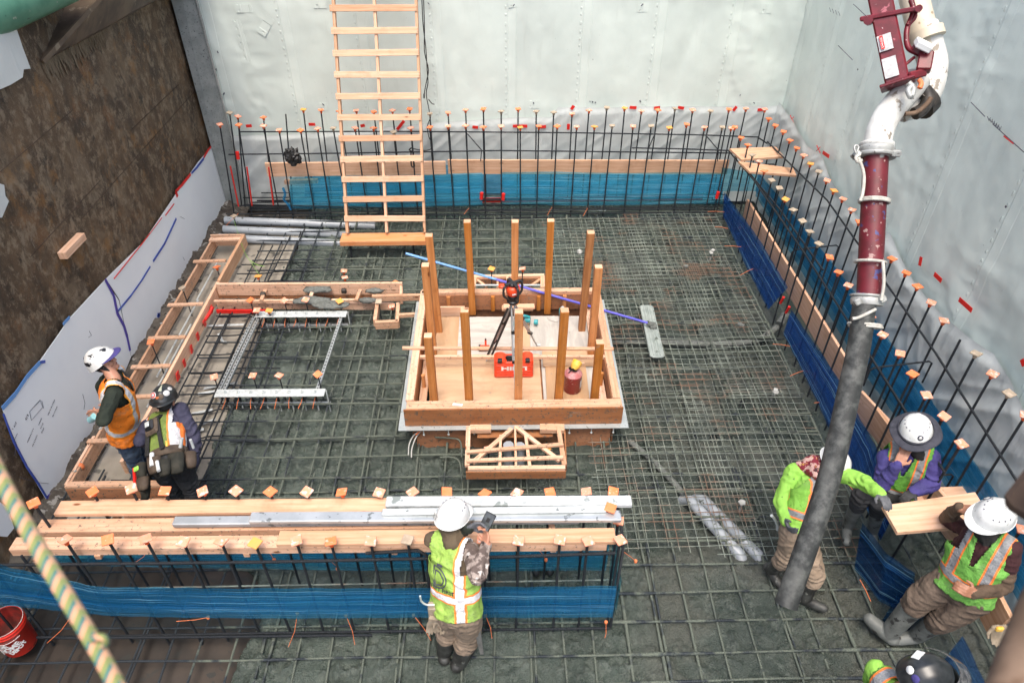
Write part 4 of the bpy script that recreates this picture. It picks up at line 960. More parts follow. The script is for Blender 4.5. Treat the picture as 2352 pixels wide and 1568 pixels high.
hbar([(.96, 3.43, .0), (.96, 3.44, 1.18), (.97, 3.6, 1.2), (.97, 3.93, 1.2)], 'bent end bar closing the right end of the near cage', .013)
# wire ties with orange tails
tie = [((1362, 450), (1350, 470)), ((1288, 452), (1296, 472))]
TT = [((478, 1417), (405, 1426)), ((164, 1414), (108, 1476)), ((683, 1408), (662, 1486)), ((795, 1413), (815, 1480)), ((950, 1412), (990, 1470)), ((1115, 1412), (1130, 1465)), ((1392, 1428), (1385, 1478)), ((338, 1263), (312, 1290)), ((630, 1390 - 105), (603, 1255)), ((775, 1330 - 25), (762, 1290)), ((1254, 1380 - 95), (1228, 1360 - 107)), ((1460, 1440 - 152), (1430, 1420 - 155))]
for i, (a, b) in enumerate(TT):
    yv = 3.40 if i < 7 else 3.75
    p = PY(a[0], a[1], yv); q = PY(b[0], b[1], yv - .08); mb = MB(); mid = p.lerp(q, .5) + Vector((.015, 0, -.01)); mb.tube([p, mid, q], .0028, 5); mb.tube([p + Vector((0, 0, .01)), p - Vector((0, 0, .012))], .015, 8)
    tag(mb.build('wire_tie', M['tie_orange']), '%s orange tie wire tail from the left on the near cage' % nth(sorted(range(len(TT)), key=lambda k: TT[k][0][0]).index(i) + 1), 'wire tie', 'orange wire ties on the near cage')
T2 = [(548, 490, 520, 518), (1078, 478, 1066, 492), (1268, 476, 1257, 495), (1350, 478, 1340, 496), (1625, 486, 1664, 487), (1642, 521, 1672, 525), (1664, 565, 1702, 567), (1700, 632, 1735, 615), (1775, 790, 1815, 795), (1815, 863, 1850, 850), (1870, 925, 1888, 925), (1945, 1108, 1985, 1160), (2000, 1380, 1975, 1330)]
for i, (a, b, c, d) in enumerate(T2):
    p = PZ(a, b, .09); q = PZ(c, d, .14); mb = MB(); mb.tube([p, p.lerp(q, .5) + Vector((0, 0, .01)), q], .0035, 5)
    tag(mb.build('wire_tie', M['tie_orange']), '%s orange tie wire tail counting away from the back left along the pit edge' % nth(i + 1), 'wire tie', 'orange wire ties along the pit edge')

# ---- blue stretch wrap
def wrap(pl, label, mat, layers=((0, 0),), n=60, wav=.012, m=6, bow=.0):
    """pl: list of (lower point, upper point)"""
    mb = MB()
    for li, (o1, o2) in enumerate(layers):
        pts = [(Vector(a), Vector(b)) for a, b in pl]
        def at(t):
            k = t * (len(pts) - 1); i = min(int(k), len(pts) - 2); f = k - i
            return pts[i][0].lerp(pts[i + 1][0], f), pts[i][1].lerp(pts[i + 1][1], f)
        L = sum((pts[i + 1][0] - pts[i][0]).length for i in range(len(pts) - 1))
        d = (pts[-1][0] - pts[0][0]).normalized(); nn = d.cross(Vector((0, 0, 1))).normalized()
        def fn(u, v):
            a, b = at(u); h_ = (b - a)
            p = a + h_ * (v * (1 + o2) + o1 + .03 * mnoise.noise(Vector((u * L * 1.1, li * 3.0, v * 1.5))))
            w_ = abs(sin(u * L / .29 * pi)) * .008 + .003 * mnoise.noise(Vector((u * L * 2, v * 7, li)))
            return p - nn * (w_ * (1 if li == 0 else .6) - li * .012)
        s0 = len(mb.uv); mb.grid(fn, n, m, 0, 1, 0, 1)
        for i in range(s0, len(mb.uv)): mb.uv[i] = [(x * L + li * 5, y * .5 + li * .7) for x, y in mb.uv[i]]
    return tag(mb.build('stretch_wrap', M[mat]), label, 'stretch wrap')
wrap([((-5.1, 3.40, .68), (-5.1, 3.40, 1.35)), ((-4.2, 3.40, .62), (-4.1, 3.40, 1.18)), ((-3.4, 3.40, .42), (-3.4, 3.40, .82)), ((-2.4, 3.40, .36), (-2.4, 3.40, .76)), ((-.7, 3.40, .31), (-.7, 3.40, .72)), ((.95, 3.40, .27), (.95, 3.40, .71))], 'wide blue stretch wrap across the near face of the front cage', 'film', ((0, 0), (.25, -.3), (-.05, -.55)), 160)
wrap([((.97, 3.40, .27), (.97, 3.40, .71)), ((1.0, 3.95, .15), (1.0, 3.95, .70)), ], 'blue stretch wrap around the right end of the front cage', 'film_light', ((0, 0), (.1, .1)), 20)
wrap([((-4.3, 3.96, .36), (-4.3, 3.96, .88)), ((-3.0, 3.96, .27), (-3.0, 3.96, .80)), ((-1.0, 3.96, .17), (-1, 3.96, .74)), ((.97, 3.96, .12), (.97, 3.96, .70))], 'blue stretch wrap across the far face of the front cage', 'film_light', ((0, 0), (.2, -.2), (-.02, -.5)), 120)
wrap([(PY(665, 478, 11.1), PY(665, 408, 11.1)), (PY(900, 476, 11.1), PY(900, 402, 11.1)), (PY(1108, 470, 11.1), PY(1108, 398, 11.1))], 'left blue stretch wrap on the cage by the back wall', 'film_light', ((0, 0), (.2, -.45), (.0, -.7)), 70)
wrap([(PY(1152, 470, 11.1), PY(1152, 396, 11.1)), (PY(1400, 472, 11.1), PY(1400, 396, 11.1)), (PY(1660, 468, 11.1), PY(1660, 398, 11.1))], 'right blue stretch wrap on the cage by the back wall', 'film_light', ((0, 0), (.2, -.45)), 90)
wrap([(PY(700, 452, 11.68), PY(700, 372, 11.68)), (PY(1200, 450, 11.68), PY(1200, 382, 11.68)), (PY(1660, 446, 11.68), PY(1660, 378, 11.68))], 'faint blue stretch wrap behind the rear row by the back wall', 'film', ((0, 0),), 90)
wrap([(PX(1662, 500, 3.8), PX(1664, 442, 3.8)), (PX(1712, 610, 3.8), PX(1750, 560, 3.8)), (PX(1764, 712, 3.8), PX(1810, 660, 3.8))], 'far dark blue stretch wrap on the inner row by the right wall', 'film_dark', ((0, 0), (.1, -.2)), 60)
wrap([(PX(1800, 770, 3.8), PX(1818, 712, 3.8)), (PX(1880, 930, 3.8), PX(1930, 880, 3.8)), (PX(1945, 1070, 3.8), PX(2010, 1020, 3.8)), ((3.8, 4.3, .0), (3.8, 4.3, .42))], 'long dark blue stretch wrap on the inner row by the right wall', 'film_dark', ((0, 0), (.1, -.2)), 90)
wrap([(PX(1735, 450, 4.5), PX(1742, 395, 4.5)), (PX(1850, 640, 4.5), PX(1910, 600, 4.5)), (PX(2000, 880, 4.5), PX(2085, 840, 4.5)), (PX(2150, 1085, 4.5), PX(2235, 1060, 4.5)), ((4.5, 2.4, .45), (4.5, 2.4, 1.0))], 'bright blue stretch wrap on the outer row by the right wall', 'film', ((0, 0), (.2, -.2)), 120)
wrap([(PY(1658, 440, 11.15), PY(1658, 385, 11.15)), (PX(1740, 440, 4.4), PX(1740, 398, 4.4))], 'short blue stretch wrap in the back right corner', 'film_light', ((0, 0),), 12)
# torn wrap hanging under the near right board
wrap([((3.42, 3.98, .0), (3.28, 4.0, .72)), ((3.5, 3.62, .02), (3.33, 3.62, .78)), ((3.75, 3.45, .0), (3.5, 3.45, .75))], 'crumpled dark blue film hanging under the seat board', 'film_clear', ((0, 0), (.1, -.2)), 24)
wrap([((3.42, 3.4, -.05), (3.42, 3.4, .5)), ((4.1, 3.35, -.05), (4.1, 3.35, .55))], 'low blue film behind the grey boots of the seated worker', 'film_clear', ((0, 0),), 16)
wrap([((3.9, 3.1, -.1), (3.9, 3.1, .35)), ((3.85, 2.2, -.1), (3.85, 2.2, .35))], 'blue film by the black helmet in the near right corner', 'film_dark', ((0, 0),), 16)

# ---- red tape marks
RT = [('Y', 11.84, [(565, 290, 578, 289), (709, 286, 724, 286), (828, 290, 838, 288), (912, 298, 928, 278), (1085, 292, 1098, 293), (1178, 290, 1211, 290), (1238, 292, 1254, 291), (1312, 252, 1318, 243), (1446, 247, 1462, 248), (1502, 249, 1516, 247), (1557, 247, 1571, 249), (1684, 255, 1692, 245), (1740, 253, 1754, 252), (1305, 298, 1306, 285)]),
      ('X', 4.70, [(1790, 272, 1792, 279), (1797, 285, 1802, 293), (1804, 296, 1810, 304), (1852, 350, 1858, 342), (1890, 350, 1904, 360), (2112, 610, 2116, 590), (2146, 629, 2162, 645), (2203, 687, 2232, 713), (2347, 825, 2352, 840)])]
ct = 0
for pl, val, L_ in RT:
    L_ = sorted(L_)
    for i, (a, b, c, d) in enumerate(L_):
        p, q = (PY(a, b, val), PY(c, d, val)) if pl == 'Y' else (PX(a, b, val), PX(c, d, val))
        mb = MB(); mb.bar(p, q, .05, .006, up=(0, -1, 0) if pl == 'Y' else (-1, 0, 0)); tag(mb.build('tape_strip', M['red_tape']), '%s red tape strip from the left on the %s' % (nth(i + 1), 'back wall sheet' if pl == 'Y' else 'right wall sheet'), 'tape', 'red tape strips on the wall sheets')
# red painted lower lengths / markers on the bars at back left
for i, (a, b, Yv) in enumerate([((529, 382), (548, 474), 11.02), ((567, 384), (579, 472), 11.02), ((617, 384), (628, 471), 11.02)]):
    mb = MB(); mb.tube([PY(a[0], a[1], Yv - .01), PY(b[0], b[1], Yv - .01)], .0135, 8); tag(mb.build('red_sleeve', M['red_paint']), '%s red painted sleeve from the left on the back left bars' % nth(i + 1), 'sleeve', 'red sleeves on the back left bars')
for i, (u, v, Yv) in enumerate([(546, 357, 11.0), (1106, 450, 11.0), (1156, 452, 11.0), (1648, 448, 11.0)]):
    mb = MB(); p = PY(u, v, Yv); mb.tube([p + Vector((-.005, 0, -.06)), p + Vector((.005, 0, .06))], .03, 8); tag(mb.build('tape_wad', M['red_tape']), '%s red tape wad from the left on the bars by the back wall' % nth(i + 1), 'tape', 'red tape wads by the back wall')
for i, (u, v, X_) in enumerate([(1796, 690, 3.78), (1809, 712, 3.78)]):
    mb = MB(); p = PX(u, v, X_); mb.tube([p + Vector((0, .02, -.06)), p + Vector((0, -.02, .07))], .018, 8); tag(mb.build('tape_wad', M['red_tape']), ['upper', 'lower'][i] + ' red tape wad in the gap of the right blue wraps', 'tape', 'red tape wads by the right wraps')
# ------------------------------------------------------------------ timber
def board(p, q, w_, h_, label, mat='pine', up=(0, 0, 1), group=None, name='board', cat='board', bevel=.003):
    mb = MB(); mb.bar(p, q, w_, h_, up=up); return tag(mb.build(name, M[mat], bevel=bevel), label, cat, group)
# boards held by the cages
def vboardY(u0, u1, vt, vb, Y, th, label, mat='pine'):
    a, b = PY(u0, (vt[0] + vb[0]) / 2, Y), PY(u1, (vt[1] + vb[1]) / 2, Y); hh = PY(u0, vt[0], Y).z - PY(u0, vb[0], Y).z
    return board(a, b, th, hh, label, mat)
vboardY(612, 1024, (374, 370), (405, 402), 11.2, .038, 'left wide timber plank held behind the front bars by the back wall')
vboardY(1029, 1672, (367, 368), (399, 400), 11.21, .038, 'right wide timber plank held behind the front bars by the back wall')
vboardY(654, 730, (414, 411), (422, 420), 11.3, .08, 'short timber offcut behind the blue wrap at the back left', 'pine_dirty')
def vboardX(a, b, w_, th, X, label, mat='pine'):
    p, q = PX(a[0], a[1], X), PX(b[0], b[1], X); return board(p, q, th, w_, label, mat)
vboardX((1713, 478), (1962, 890), .33, .038, 4.08, 'long plank on edge between the rows by the right wall')
vboardX((1972, 925), (2048, 1010), .33, .038, 4.09, 'plank on edge left of the brim hat worker')
vboardX((2005, 960), (2062, 1040), .30, .038, 4.02, 'lapping short plank on edge beside the brim hat')
vboardX((2110, 1105), (2215, 1240), .32, .038, 4.06, 'plank on edge behind the gloved hands of the brim hat worker')
vboardX((2225, 1290), (2300, 1440), .36, .038, 4.0, 'plank on edge behind the seated worker at lower right')
def flat(uv, z, th, label, mat='pine'):
    P = [PZ(u, v, z) for u, v in uv]; mb = MB(); Q = [p - Vector((0, 0, th)) for p in P]; mb.hexa(Q + P); return tag(mb.build('board', M[mat], bevel=.003), label, 'board')
flat([(1703, 366), (1800, 359), (1783, 337), (1676, 341)], 1.20, .038, 'flat timber plank at the very corner of the cages')
flat([(1722, 394), (1830, 402), (1822, 386), (1696, 370)], 1.17, .038, 'flat timber plank just in front of the corner plank')
seat = flat([(2062, 1222), (2285, 1203), (2240, 1129), (2027, 1160)], 1.12, .04, 'wide clean timber board under the elbow of the seated worker')
# lumber and straightedges on the front cage
Zt = 1.20
def lump(uL, uR, vL, vR, wd, hh, z, label, mat='pine', **kw):
    p, q = PZ(uL, vL, z), PZ(uR, vR, z); p.y -= wd / 2 * 0; q.y -= 0; p.z -= hh / 2; q.z -= hh / 2; return board(p, q, wd, hh, label, mat, **kw)
def lum(x0, x1, y0, y1, wd, hh, z, label, mat='pine', **kw):
    return board((x0, y0, z - hh / 2), (x1, y1, z - hh / 2), wd, hh, label, mat, **kw)
lum(-3.98, .83, 3.545, 3.51, .12, .085, 1.235, 'long thick timber at the front edge of the lumber stack', 'pine_dirty')
lum(-1.83, .90, 3.535, 3.515, .135, .038, 1.276, 'pale plank lying on the front timber of the stack right of centre')
lum(-3.86, -.4, 3.715, 3.70, .13, .085, 1.235, 'thick timber in the middle of the lumber stack', 'pine_dirty')
lum(-3.75, .45, 3.865, 3.84, .14, .038, 1.28, 'pale plank along the far edge of the lumber stack')
lum(-3.2, .5, 3.86, 3.84, .1, .09, 1.235, 'timber under the far pale plank of the stack', 'pine_dirty')
# cross bearers under the stack
for i, x_ in enumerate([-3.3, -2.1, -.9, .4]): board((x_, 3.47, 1.13), (x_, 3.95, 1.13), .05, .05, '%s short bearer from the left under the lumber stack' % nth(i + 1), 'pine_dirty', group='bearers under the lumber stack')
def screed(x0, x1, y0, y1, wd, hh, z, label, mat, ends=True):
    mb = MB(); mb.bar((x0, y0, z - hh / 2), (x1, y1, z - hh / 2), wd, hh); o = mb.build('straightedge', M[mat], bevel=.008); return tag(o, label, 'straightedge', 'aluminium straightedges on the lumber')
screed(-2.72, .62, 3.70, 3.675, .085, .05, 1.305, 'dull aluminium straightedge lying lowest and reaching farthest left', 'alu')
screed(-2.08, .96, 3.69, 3.655, .10, .045, 1.352, 'bright aluminium straightedge lying over the lowest one', 'alu')
screed(-1.0, .84, 3.70, 3.70, .06, .03, 1.384, 'narrow aluminium straightedge between the two wide ones', 'galv')
screed(-.98, 1.06, 3.805, 3.78, .10, .05, 1.385, 'cement splashed white straightedge topmost at the far edge', 'alu_dusty')

# ladder
lad = thing('job_ladder', 'site built timber ladder with three rails leaning on the back wall', 'ladder', (-1.85, 9.95, .3))
Lx = [(-2.42, -2.38), (-1.80, -1.80), (-1.205, -1.19)]
def ladpt(x, t): d = Vector((0, 1.33, 3.05)).normalized(); return Vector((x, 9.93, .30)) + d * t
d = Vector((0, 1.33, 3.05)).normalized(); nrm = Vector((0, -3.05, 1.33)).normalized()
TL = 4.9
for x0, x1 in Lx:
    mb = MB(); mb.bar(ladpt(x0, 0), ladpt(x1, TL), .04, .09, up=nrm); mb.build('rail', M['pine'], lad, bevel=.003)
for k_ in range(16):
    t = .22 + k_ * .302; c = ladpt(-1.81, t) + nrm * .055; rot = random.uniform(-.006, .006)
    mb = MB(); mb.bar(c + Vector((-.635, 0, -rot)), c + Vector((.625, 0, rot)), .09, .02, up=nrm); mb.build('rung', M['pine'], lad, bevel=.002)
mb = MB()
for k_ in range(16):
    t = .22 + k_ * .302
    for x0, x1 in Lx:
        for dd in (-.02, .02): c = ladpt((x0 + x1) / 2, t + dd) + nrm * .066; mb.box(c + Vector((.006, 0, 0)), (.007, .007, .004))
mb.build('nails', M['ink'], lad)
mb = MB(); mb.box((-1.85, 9.86, .215), (1.34, .26, .08)); tag(mb.build('timber_block', M['orange_wood'], bevel=.004), 'orange sprayed timber sill under the ladder foot', 'timber')
mb = MB(); mb.tube([(-2.38, 9.8, .12), (-2.4, 9.8, -.2)], .016, 8); mb.tube([(-1.4, 9.86, .12), (-1.4, 9.86, -.2)], .016, 8); tag(mb.build('support_pin', M['dowel']), 'dark pins holding up the orange ladder sill', 'pin')
# hanging cable
def pathY(uv, Y): return [PY(u, v, Y) for u, v in uv]
def smooth(P, k=4):
    out = []
    for i in range(len(P) - 1):
        p0 = P[max(i - 1, 0)]; p1 = P[i]; p2 = P[i + 1]; p3 = P[min(i + 2, len(P) - 1)]
        for j in range(k):
            t = j / k; out.append(.5 * ((2 * p1) + (p2 - p0) * t + (2 * p0 - 5 * p1 + 4 * p2 - p3) * t * t + (3 * p1 - p0 - 3 * p2 + p3) * t ** 3))
    return out + [P[-1]]
cb = thing('power_cable', 'twisted black cable hanging down the back wall right of the ladder', 'cable', PY(985, 250, 11.75))
mb = MB(); mb.tube(smooth(pathY([(967, -60), (969, 0), (972, 60), (978, 110), (981, 160), (983, 190), (979, 215), (984, 245), (988, 270), (982, 290), (985, 315), (992, 328), (990, 342), (975, 346), (955, 343), (945, 340)], 11.74)), .008, 6); mb.build('strand', M['cable'], cb)
mb = MB(); mb.tube(smooth(pathY([(971, -60), (973, 0), (975, 70), (975, 120), (984, 160), (979, 190), (974, 218)], 11.72)), .008, 6); mb.build('strand', M['cable'], cb)
mb = MB(); mb.tube(smooth(pathY([(984, 228), (992, 238), (998, 240)], 11.74)), .008, 6); mb.tube(pathY([(974, 216), (974, 226)], 11.72), .013, 6); mb.build('loose_end', M['cable'], cb)
mb = MB(); mb.tube(smooth(pathY([(945, 340), (940, 345), (950, 350), (948, 360), (952, 382), (945, 380), (944, 350)], 11.0)), .012, 6); tag(mb.build('cable_loop', M['cable']), 'knot of black cord tied to the bars right of the ladder', 'cord')
# black bag on the bars
mb = MB(); p = PY(672, 360, 10.95)
V = [];
mb.grid(lambda u, v: p + Vector((cos(u) * cos(v) * .13, sin(u) * cos(v) * .09, sin(v) * .14)) * (1 + .45 * mnoise.noise(Vector((cos(u) * cos(v) * 3, sin(u) * cos(v) * 3, sin(v) * 3)))), 22, 14, 0, 2 * pi, -pi / 2, pi / 2, sm=False)
tag(mb.build('plastic_bag', M['black_bag']), 'crumpled black plastic bag tied to the bars by the back wall', 'bag')
mb = MB(); mb.tube(smooth([PY(u, v, 10.95) for u, v in [(650, 432), (655, 446), (652, 458), (662, 470), (668, 482)]]), .022, 6); tag(mb.build('film_strip', M['film']), 'twisted blue film tail hanging at the left end of the back wrap', 'film')
# labels printed on things at the foot of the back wall: water stop strip
mb = MB(); mb.bar((-3.2, 11.5, -.02), (3.6, 11.5, .02), .02, .09, up=(0, 0, 1)); tag(mb.build('waterstop_strip', M['red_paint']), 'dark red waterstop strip along the foot of the back wall', 'strip')
for i, (u0, u1) in enumerate([(1355, 1392), (1260, 1290)]):
    mb = MB(); mb.bar(PY(u0, 484, 11.3), PY(u1, 484, 11.3), .03, .04, up=(0, -1, .5)); tag(mb.build('wrapper_scrap', M['paper']), ['right', 'left'][i] + ' white wrapper scrap at the foot of the back wall', 'scrap')

# ---- timber box form with posts
bx = thing('timber_box_form', 'large raised timber box form with plywood inside and a metal flashing skirt', 'formwork', (.12, 6.9, 0))
X0, X1, Y0, Y1 = -1.10, 1.335, 5.73, 8.02
mb = MB(); mb.box(((X0 + X1) / 2, Y0 - .006, .41), (X1 - X0 + .01, .02, .25)); mb.build('front_face', M['form_face'], bx)
mb = MB()
for (a, b) in [((X0 + .1, Y0 + .02), (X1 - .1, Y0 + .02)), ((X0 + .1, Y1 - .02), (X1 - .1, Y1 - .02)), ((X0 + .06, Y0 + .1), (X0 + .06, Y1 - .1)), ((X1 - .06, Y0 + .1), (X1 - .06, Y1 - .1))]:
    mb.bar(Vector((a[0], a[1], .06)), Vector((b[0], b[1], .06)), .02, .42)
mb.build('lower_face', M['form_face'], bx)
def rail(nm, p, q, w_, h_, mat='pine_dirty', **k): mb = MB(); mb.bar(p, q, w_, h_, **k); return mb.build(nm, M[mat], bx, bevel=.003)
rail('top_rail', (X0 + .02, Y0 + .075, .505), (X1, Y0 + .075, .505), .14, .038)
rail('top_rail', (X0 + .05, Y0 + .15, .515), (X0 + .05, Y1 - .02, .515), .09, .038)
rail('top_rail', (X1 - .05, Y0 + .15, .515), (X1 - .05, Y1 - .02, .515), .09, .038)
rail('top_rail', (X0 + .02, Y1 - .03, .515), (X1, Y1 - .03, .515), .09, .038)
rail('side_face', (X0 + .095, Y0 + .15, .38), (X0 + .095, Y1 - .07, .38), .018, .24, 'form_face'); rail('side_face', (X1 - .095, Y0 + .15, .38), (X1 - .095, Y1 - .07, .38), .018, .24, 'form_face')
rail('back_face', (X0 + .1, Y1 - .09, .38), (X1 - .1, Y1 - .09, .38), .018, .25, 'form_face')
for i, x_ in enumerate([-.72, -.42, -.12, .22, .5, .85, 1.1]): rail('stud', (x_, Y1 - .12, .26), (x_, Y1 - .12, .50), .038, .05, 'fir')
for x_ in (X0 + .16, X1 - .16):
    rail('bottom_plate', (x_, Y0 + .2, .28), (x_, Y1 - .15, .28), .09, .038)
    for y_ in (6.35, 6.95, 7.5): rail('stud', (x_, y_, .29), (x_, y_, .49), .04, .04, 'fir', up=(0, 1, 0))
rail('cross_rail', (X0 - .12, 6.78, .545), (X1 + .02, 6.72, .545), .05, .025)
rail('cross_rail', (X0 + .1, 6.66, .50), (X1 - .05, 6.62, .50), .04, .04)
# deck boards inside
def dk(x0, x1, y0, y1, z, mat, th=.02, rz=0): mb = MB(); mb.box(((x0 + x1) / 2, (y0 + y1) / 2, z), (x1 - x0, y1 - y0, th), rz=rz); mb.build('deck_panel', M[mat], bx, bevel=.002)
dk(-.86, 1.08, 5.9, 7.72, .235, 'form_face', .03)
dk(-.86, .46, 5.92, 6.92, .30, 'ply', .02, .0); dk(-.60, .24, 6.9, 7.72, .285, 'ply_grey', .02); dk(-.86, -.57, 6.9, 7.72, .29, 'ply'); dk(-.5, .15, 6.55, 7.55, .265, 'ply_grey')
dk(.22, .42, 6.9, 7.74, .27, 'ply'); dk(.36, 1.12, 6.85, 7.72, .285, 'ply_grey', .02, -.02); dk(.52, 1.02, 5.93, 6.85, .31, 'ply', .02, -.02); dk(.48, 1.12, 5.92, 7.0, .29, 'ply_grey'); dk(.5, 1.15, 6.66, 6.95, .325, 'ply', .016)
rail('board_offcut', (.0, 7.82, .36), (.42, 7.82, .36), .09, .04, 'pine'); rail('board_offcut', (.02, 7.8, .40), (.44, 7.8, .40), .09, .03, 'pine'); rail('board_offcut', (-.9, 7.8, .33), (-.5, 7.8, .33), .03, .16, 'pine')
mb = MB()
mb.box(((X0 + X1) / 2, Y0 - .01, .279), (X1 - X0 + .16, .14, .008)); mb.box((X0 - .03, (Y0 + Y1) / 2, .2835), (.10, Y1 - Y0 + .1, .008)); mb.box((X1 + .03, (Y0 + Y1) / 2, .2835), (.10, Y1 - Y0 + .1, .008)); mb.box(((X0 + X1) / 2, Y1 + .03, .279), (X1 - X0 + .16, .08, .008))
mb.build('flashing', M['flash'], bx)
for x_ in (-.9, -.62, -.33, .75, 1.0, 1.25): mb = MB(); mb.tube([(x_, Y0 - .06, .274), (x_, Y0 - .06, .19)], .006, 6); mb.tube([(x_, Y0 - .06, .195), (x_, Y0 - .06, .185)], .013, 6); mb.build('screw', M['galv'], bx)
# posts
PT = [((1073, 508), 7.86, 'rear row second post from the left, pale, in the box form'), ((1183, 508), 7.86, 'rear row middle post of the box form behind the tripod'), ((1265, 506), 7.86, 'rear row post right of the tripod in the box form'), ((1357, 533), 7.42, 'dark reddish rough post at the right back of the box form'), ((985, 540), 7.42, 'tall post at the left back beside the orange ladder sill'), ((977, 608), 6.95, 'middle tall post on the left side of the box form'), ((1375, 612), 6.9, 'wavy grained tall post on the right side of the box form'), ((1067, 712), 5.94, 'front left post standing on the near edge of the deck'), ((1192, 715), 5.94, 'stained front middle post in front of the red case'), ((1297, 712), 5.94, 'front right post in front of the red safety can'), ((983, 770), 6.08, 'short post at the left front corner of the box form'), ((1378, 785), 6.05, 'short post at the right front corner of the box form')]
for i, ((u, v), Y, lab) in enumerate(PT):
    p = PY(u, v, Y); mb = MB(); base = Vector((p.x, Y, .24)); z0 = .3 if i in (7, 8, 9) else .25; base.z = z0
    lean = {0: .02, 4: .03, 3: -.02, 9: -.015}.get(i, 0); base.x += lean
    R = Matrix.Rotation(random.uniform(-.05, .05), 3, 'Z'); s_ = .044
    ring = lambda c: [c + R @ Vector(q) for q in ((-s_, -s_, 0), (s_, -s_, 0), (s_, s_, 0), (-s_, s_, 0))]
    mb.hexa(ring(base) + ring(p)); o = mb.build('timber_post', [M['fir_dark'] if i == 3 else M['fir']], bevel=.003)
    tag(o, lab, 'post', 'upright timber posts of the box form')
    mb = MB(); cc = p + Vector((0, 0, .0015)); mb.box(cc, (s_ * 2 - .006, s_ * 2 - .006, .003)); mb.build('post_top', M['pine'], o)
# small front form
sf = thing('small_timber_form', 'small near timber frame form with cross braces in front of the box', 'formwork', (.12, 5.3, 0))
def sfr(nm, a, b, z, w_=.05, h_=.04, mat='pine_dirty', z2=None): mb = MB(); p = PZ(a[0], a[1], z); q = PZ(b[0], b[1], z2 if z2 is not None else z); mb.bar(p, q, w_, h_); mb.build(nm, M[mat], sf, bevel=.002)
sfr('frame', (1075, 1076), (1298, 1074), .29, .05, .04); sfr('frame', (1076, 980), (1073, 1070), .288, .05, .04); sfr('frame', (1282, 980), (1296, 1068), .288, .05, .04)
sfr('frame', (1080, 984), (1128, 983), .27, .10, .06); sfr('frame', (1240, 983), (1296, 984), .27, .10, .06)
mb = MB(); p, q = PZ(1070, 1083, .27), PZ(1300, 1081, .27); mb.bar(p + Vector((0, 0, -.055)), q + Vector((0, 0, -.055)), .018, .11); mb.build('front_face', M['form_face'], sf)
for a, b in [((1074, 982), (1072, 1074)), ((1296, 982), (1300, 1074))]:
    mb = MB(); mb.bar(PZ(a[0], a[1], .2), PZ(b[0], b[1], .2), .018, .10); mb.build('side_face', M['form_face'], sf)
sfr('brace', (1072, 1038), (1294, 1020), .335, .04, .03); sfr('brace', (1072, 1058), (1294, 1050), .335, .04, .03)
sfr('brace', (1085, 1063), (1175, 985), .305, .045, .035); sfr('brace', (1185, 980), (1285, 1058), .305, .045, .035)
sfr('brace', (1183, 980), (1185, 1074), .30, .025, .035); sfr('brace', (1150, 1000), (1148, 1073), .30, .03, .035); sfr('brace', (1207, 998), (1217, 1073), .30, .035, .035)
mb = MB(); p = PZ(1183, 1000, .2); mb.box(p + Vector((0, .12, 0)), (.85, .3, .012)); mb.build('inner_face', M['form_face'], sf)
# rear small form
rf_ = thing('small_timber_form', 'small far timber frame form behind the box and the tripod head', 'formwork', (.1, 8.4, 0))
def rfr(nm, a, b, z, w_=.05, h_=.04, mat='pine'): mb = MB(); mb.bar(PZ(a[0], a[1], z), PZ(b[0], b[1], z), w_, h_); mb.build(nm, M[mat], rf_, bevel=.002)
rfr('frame', (1088, 637), (1250, 634), .33, .06, .05); rfr('frame', (1090, 640), (1088, 660), .33, .06, .05); rfr('frame', (1246, 636), (1246, 662), .33, .06, .05)
rfr('face', (1092, 648), (1245, 646), .27, .02, .12, 'form_face'); rfr('brace', (1092, 640), (1118, 660), .31, .04, .03); rfr('brace', (1244, 640), (1215, 660), .31, .04, .03)
rfr('brace', (1085, 655), (1262, 655), .345, .025, .02, 'galv'); rfr('brace', (1143, 636), (1143, 662), .31, .03, .03); rfr('brace', (1165, 634), (1166, 662), .35, .03, .03)
# capped pins around the forms
EX = [(1129, 618, 8.45, 'a', 'left orange capped pin in the far small form'), (1200, 618, 8.45, 'p', 'right orange capped pin in the far small form'),
      (908, 650, 8.65, 'o', 'orange capped pin at the right end of the long cross form'), (870, 693, 8.15, 'g', 'grey capped threaded pin in the small U shaped form'), (900, 704, 8.05, 'p', 'orange capped pin in the small U shaped form'),
      (790, 623, 9.0, 'p', 'higher of the two stacked capped pins in the cross form'), (792, 638, 8.75, 'p', 'lower of the two stacked capped pins in the cross form'), (593, 635, 8.8, 'a', 'square amber capped pin standing in the cross form at left'),
      (537, 497, 10.6, 'g', 'grey capped pin with green string by the grey pipes'), (498, 614, 9.2, 'o', 'orange capped pin at the far end of the long left form'), (419, 662, 8.3, 'g', 'dull tan capped pin in the middle of the long left form'), (347, 786, 6.95, 'o', 'orange capped pin nearest the camera in the long left form'),
      (575, 690, 8.05, 'o', 'orange capped pin at the left back corner of the bolt frame'), (653, 691, 8.08, 'p', 'second capped pin of the far bolt plate'), (702, 689, 8.08, 'p', 'third capped pin of the far bolt plate'), (780, 692, 8.1, 'a', 'amber capped pin at the right end of the far bolt plate'), (590, 713, 7.95, 'p', 'low capped pin beside the square amber cap on the far bolt plate'), (618, 714, 7.95, 'a', 'square amber capped bolt on the far bolt plate'),
      (492, 866, 6.55, 'p', 'capped pin at the left end of the near bolt plate'), (581, 863, 6.55, 'p', 'second capped pin from the left on the near bolt plate'), (641, 863, 6.55, 'p', 'third capped pin from the left on the near bolt plate'), (730, 860, 6.55, 'o', 'orange capped pin at the right end of the near bolt plate'),
      (1122, 1033, 5.35, 'p', 'left capped pin inside the near small form'), (1254, 1030, 5.35, 'a', 'right amber capped pin inside the near small form')]
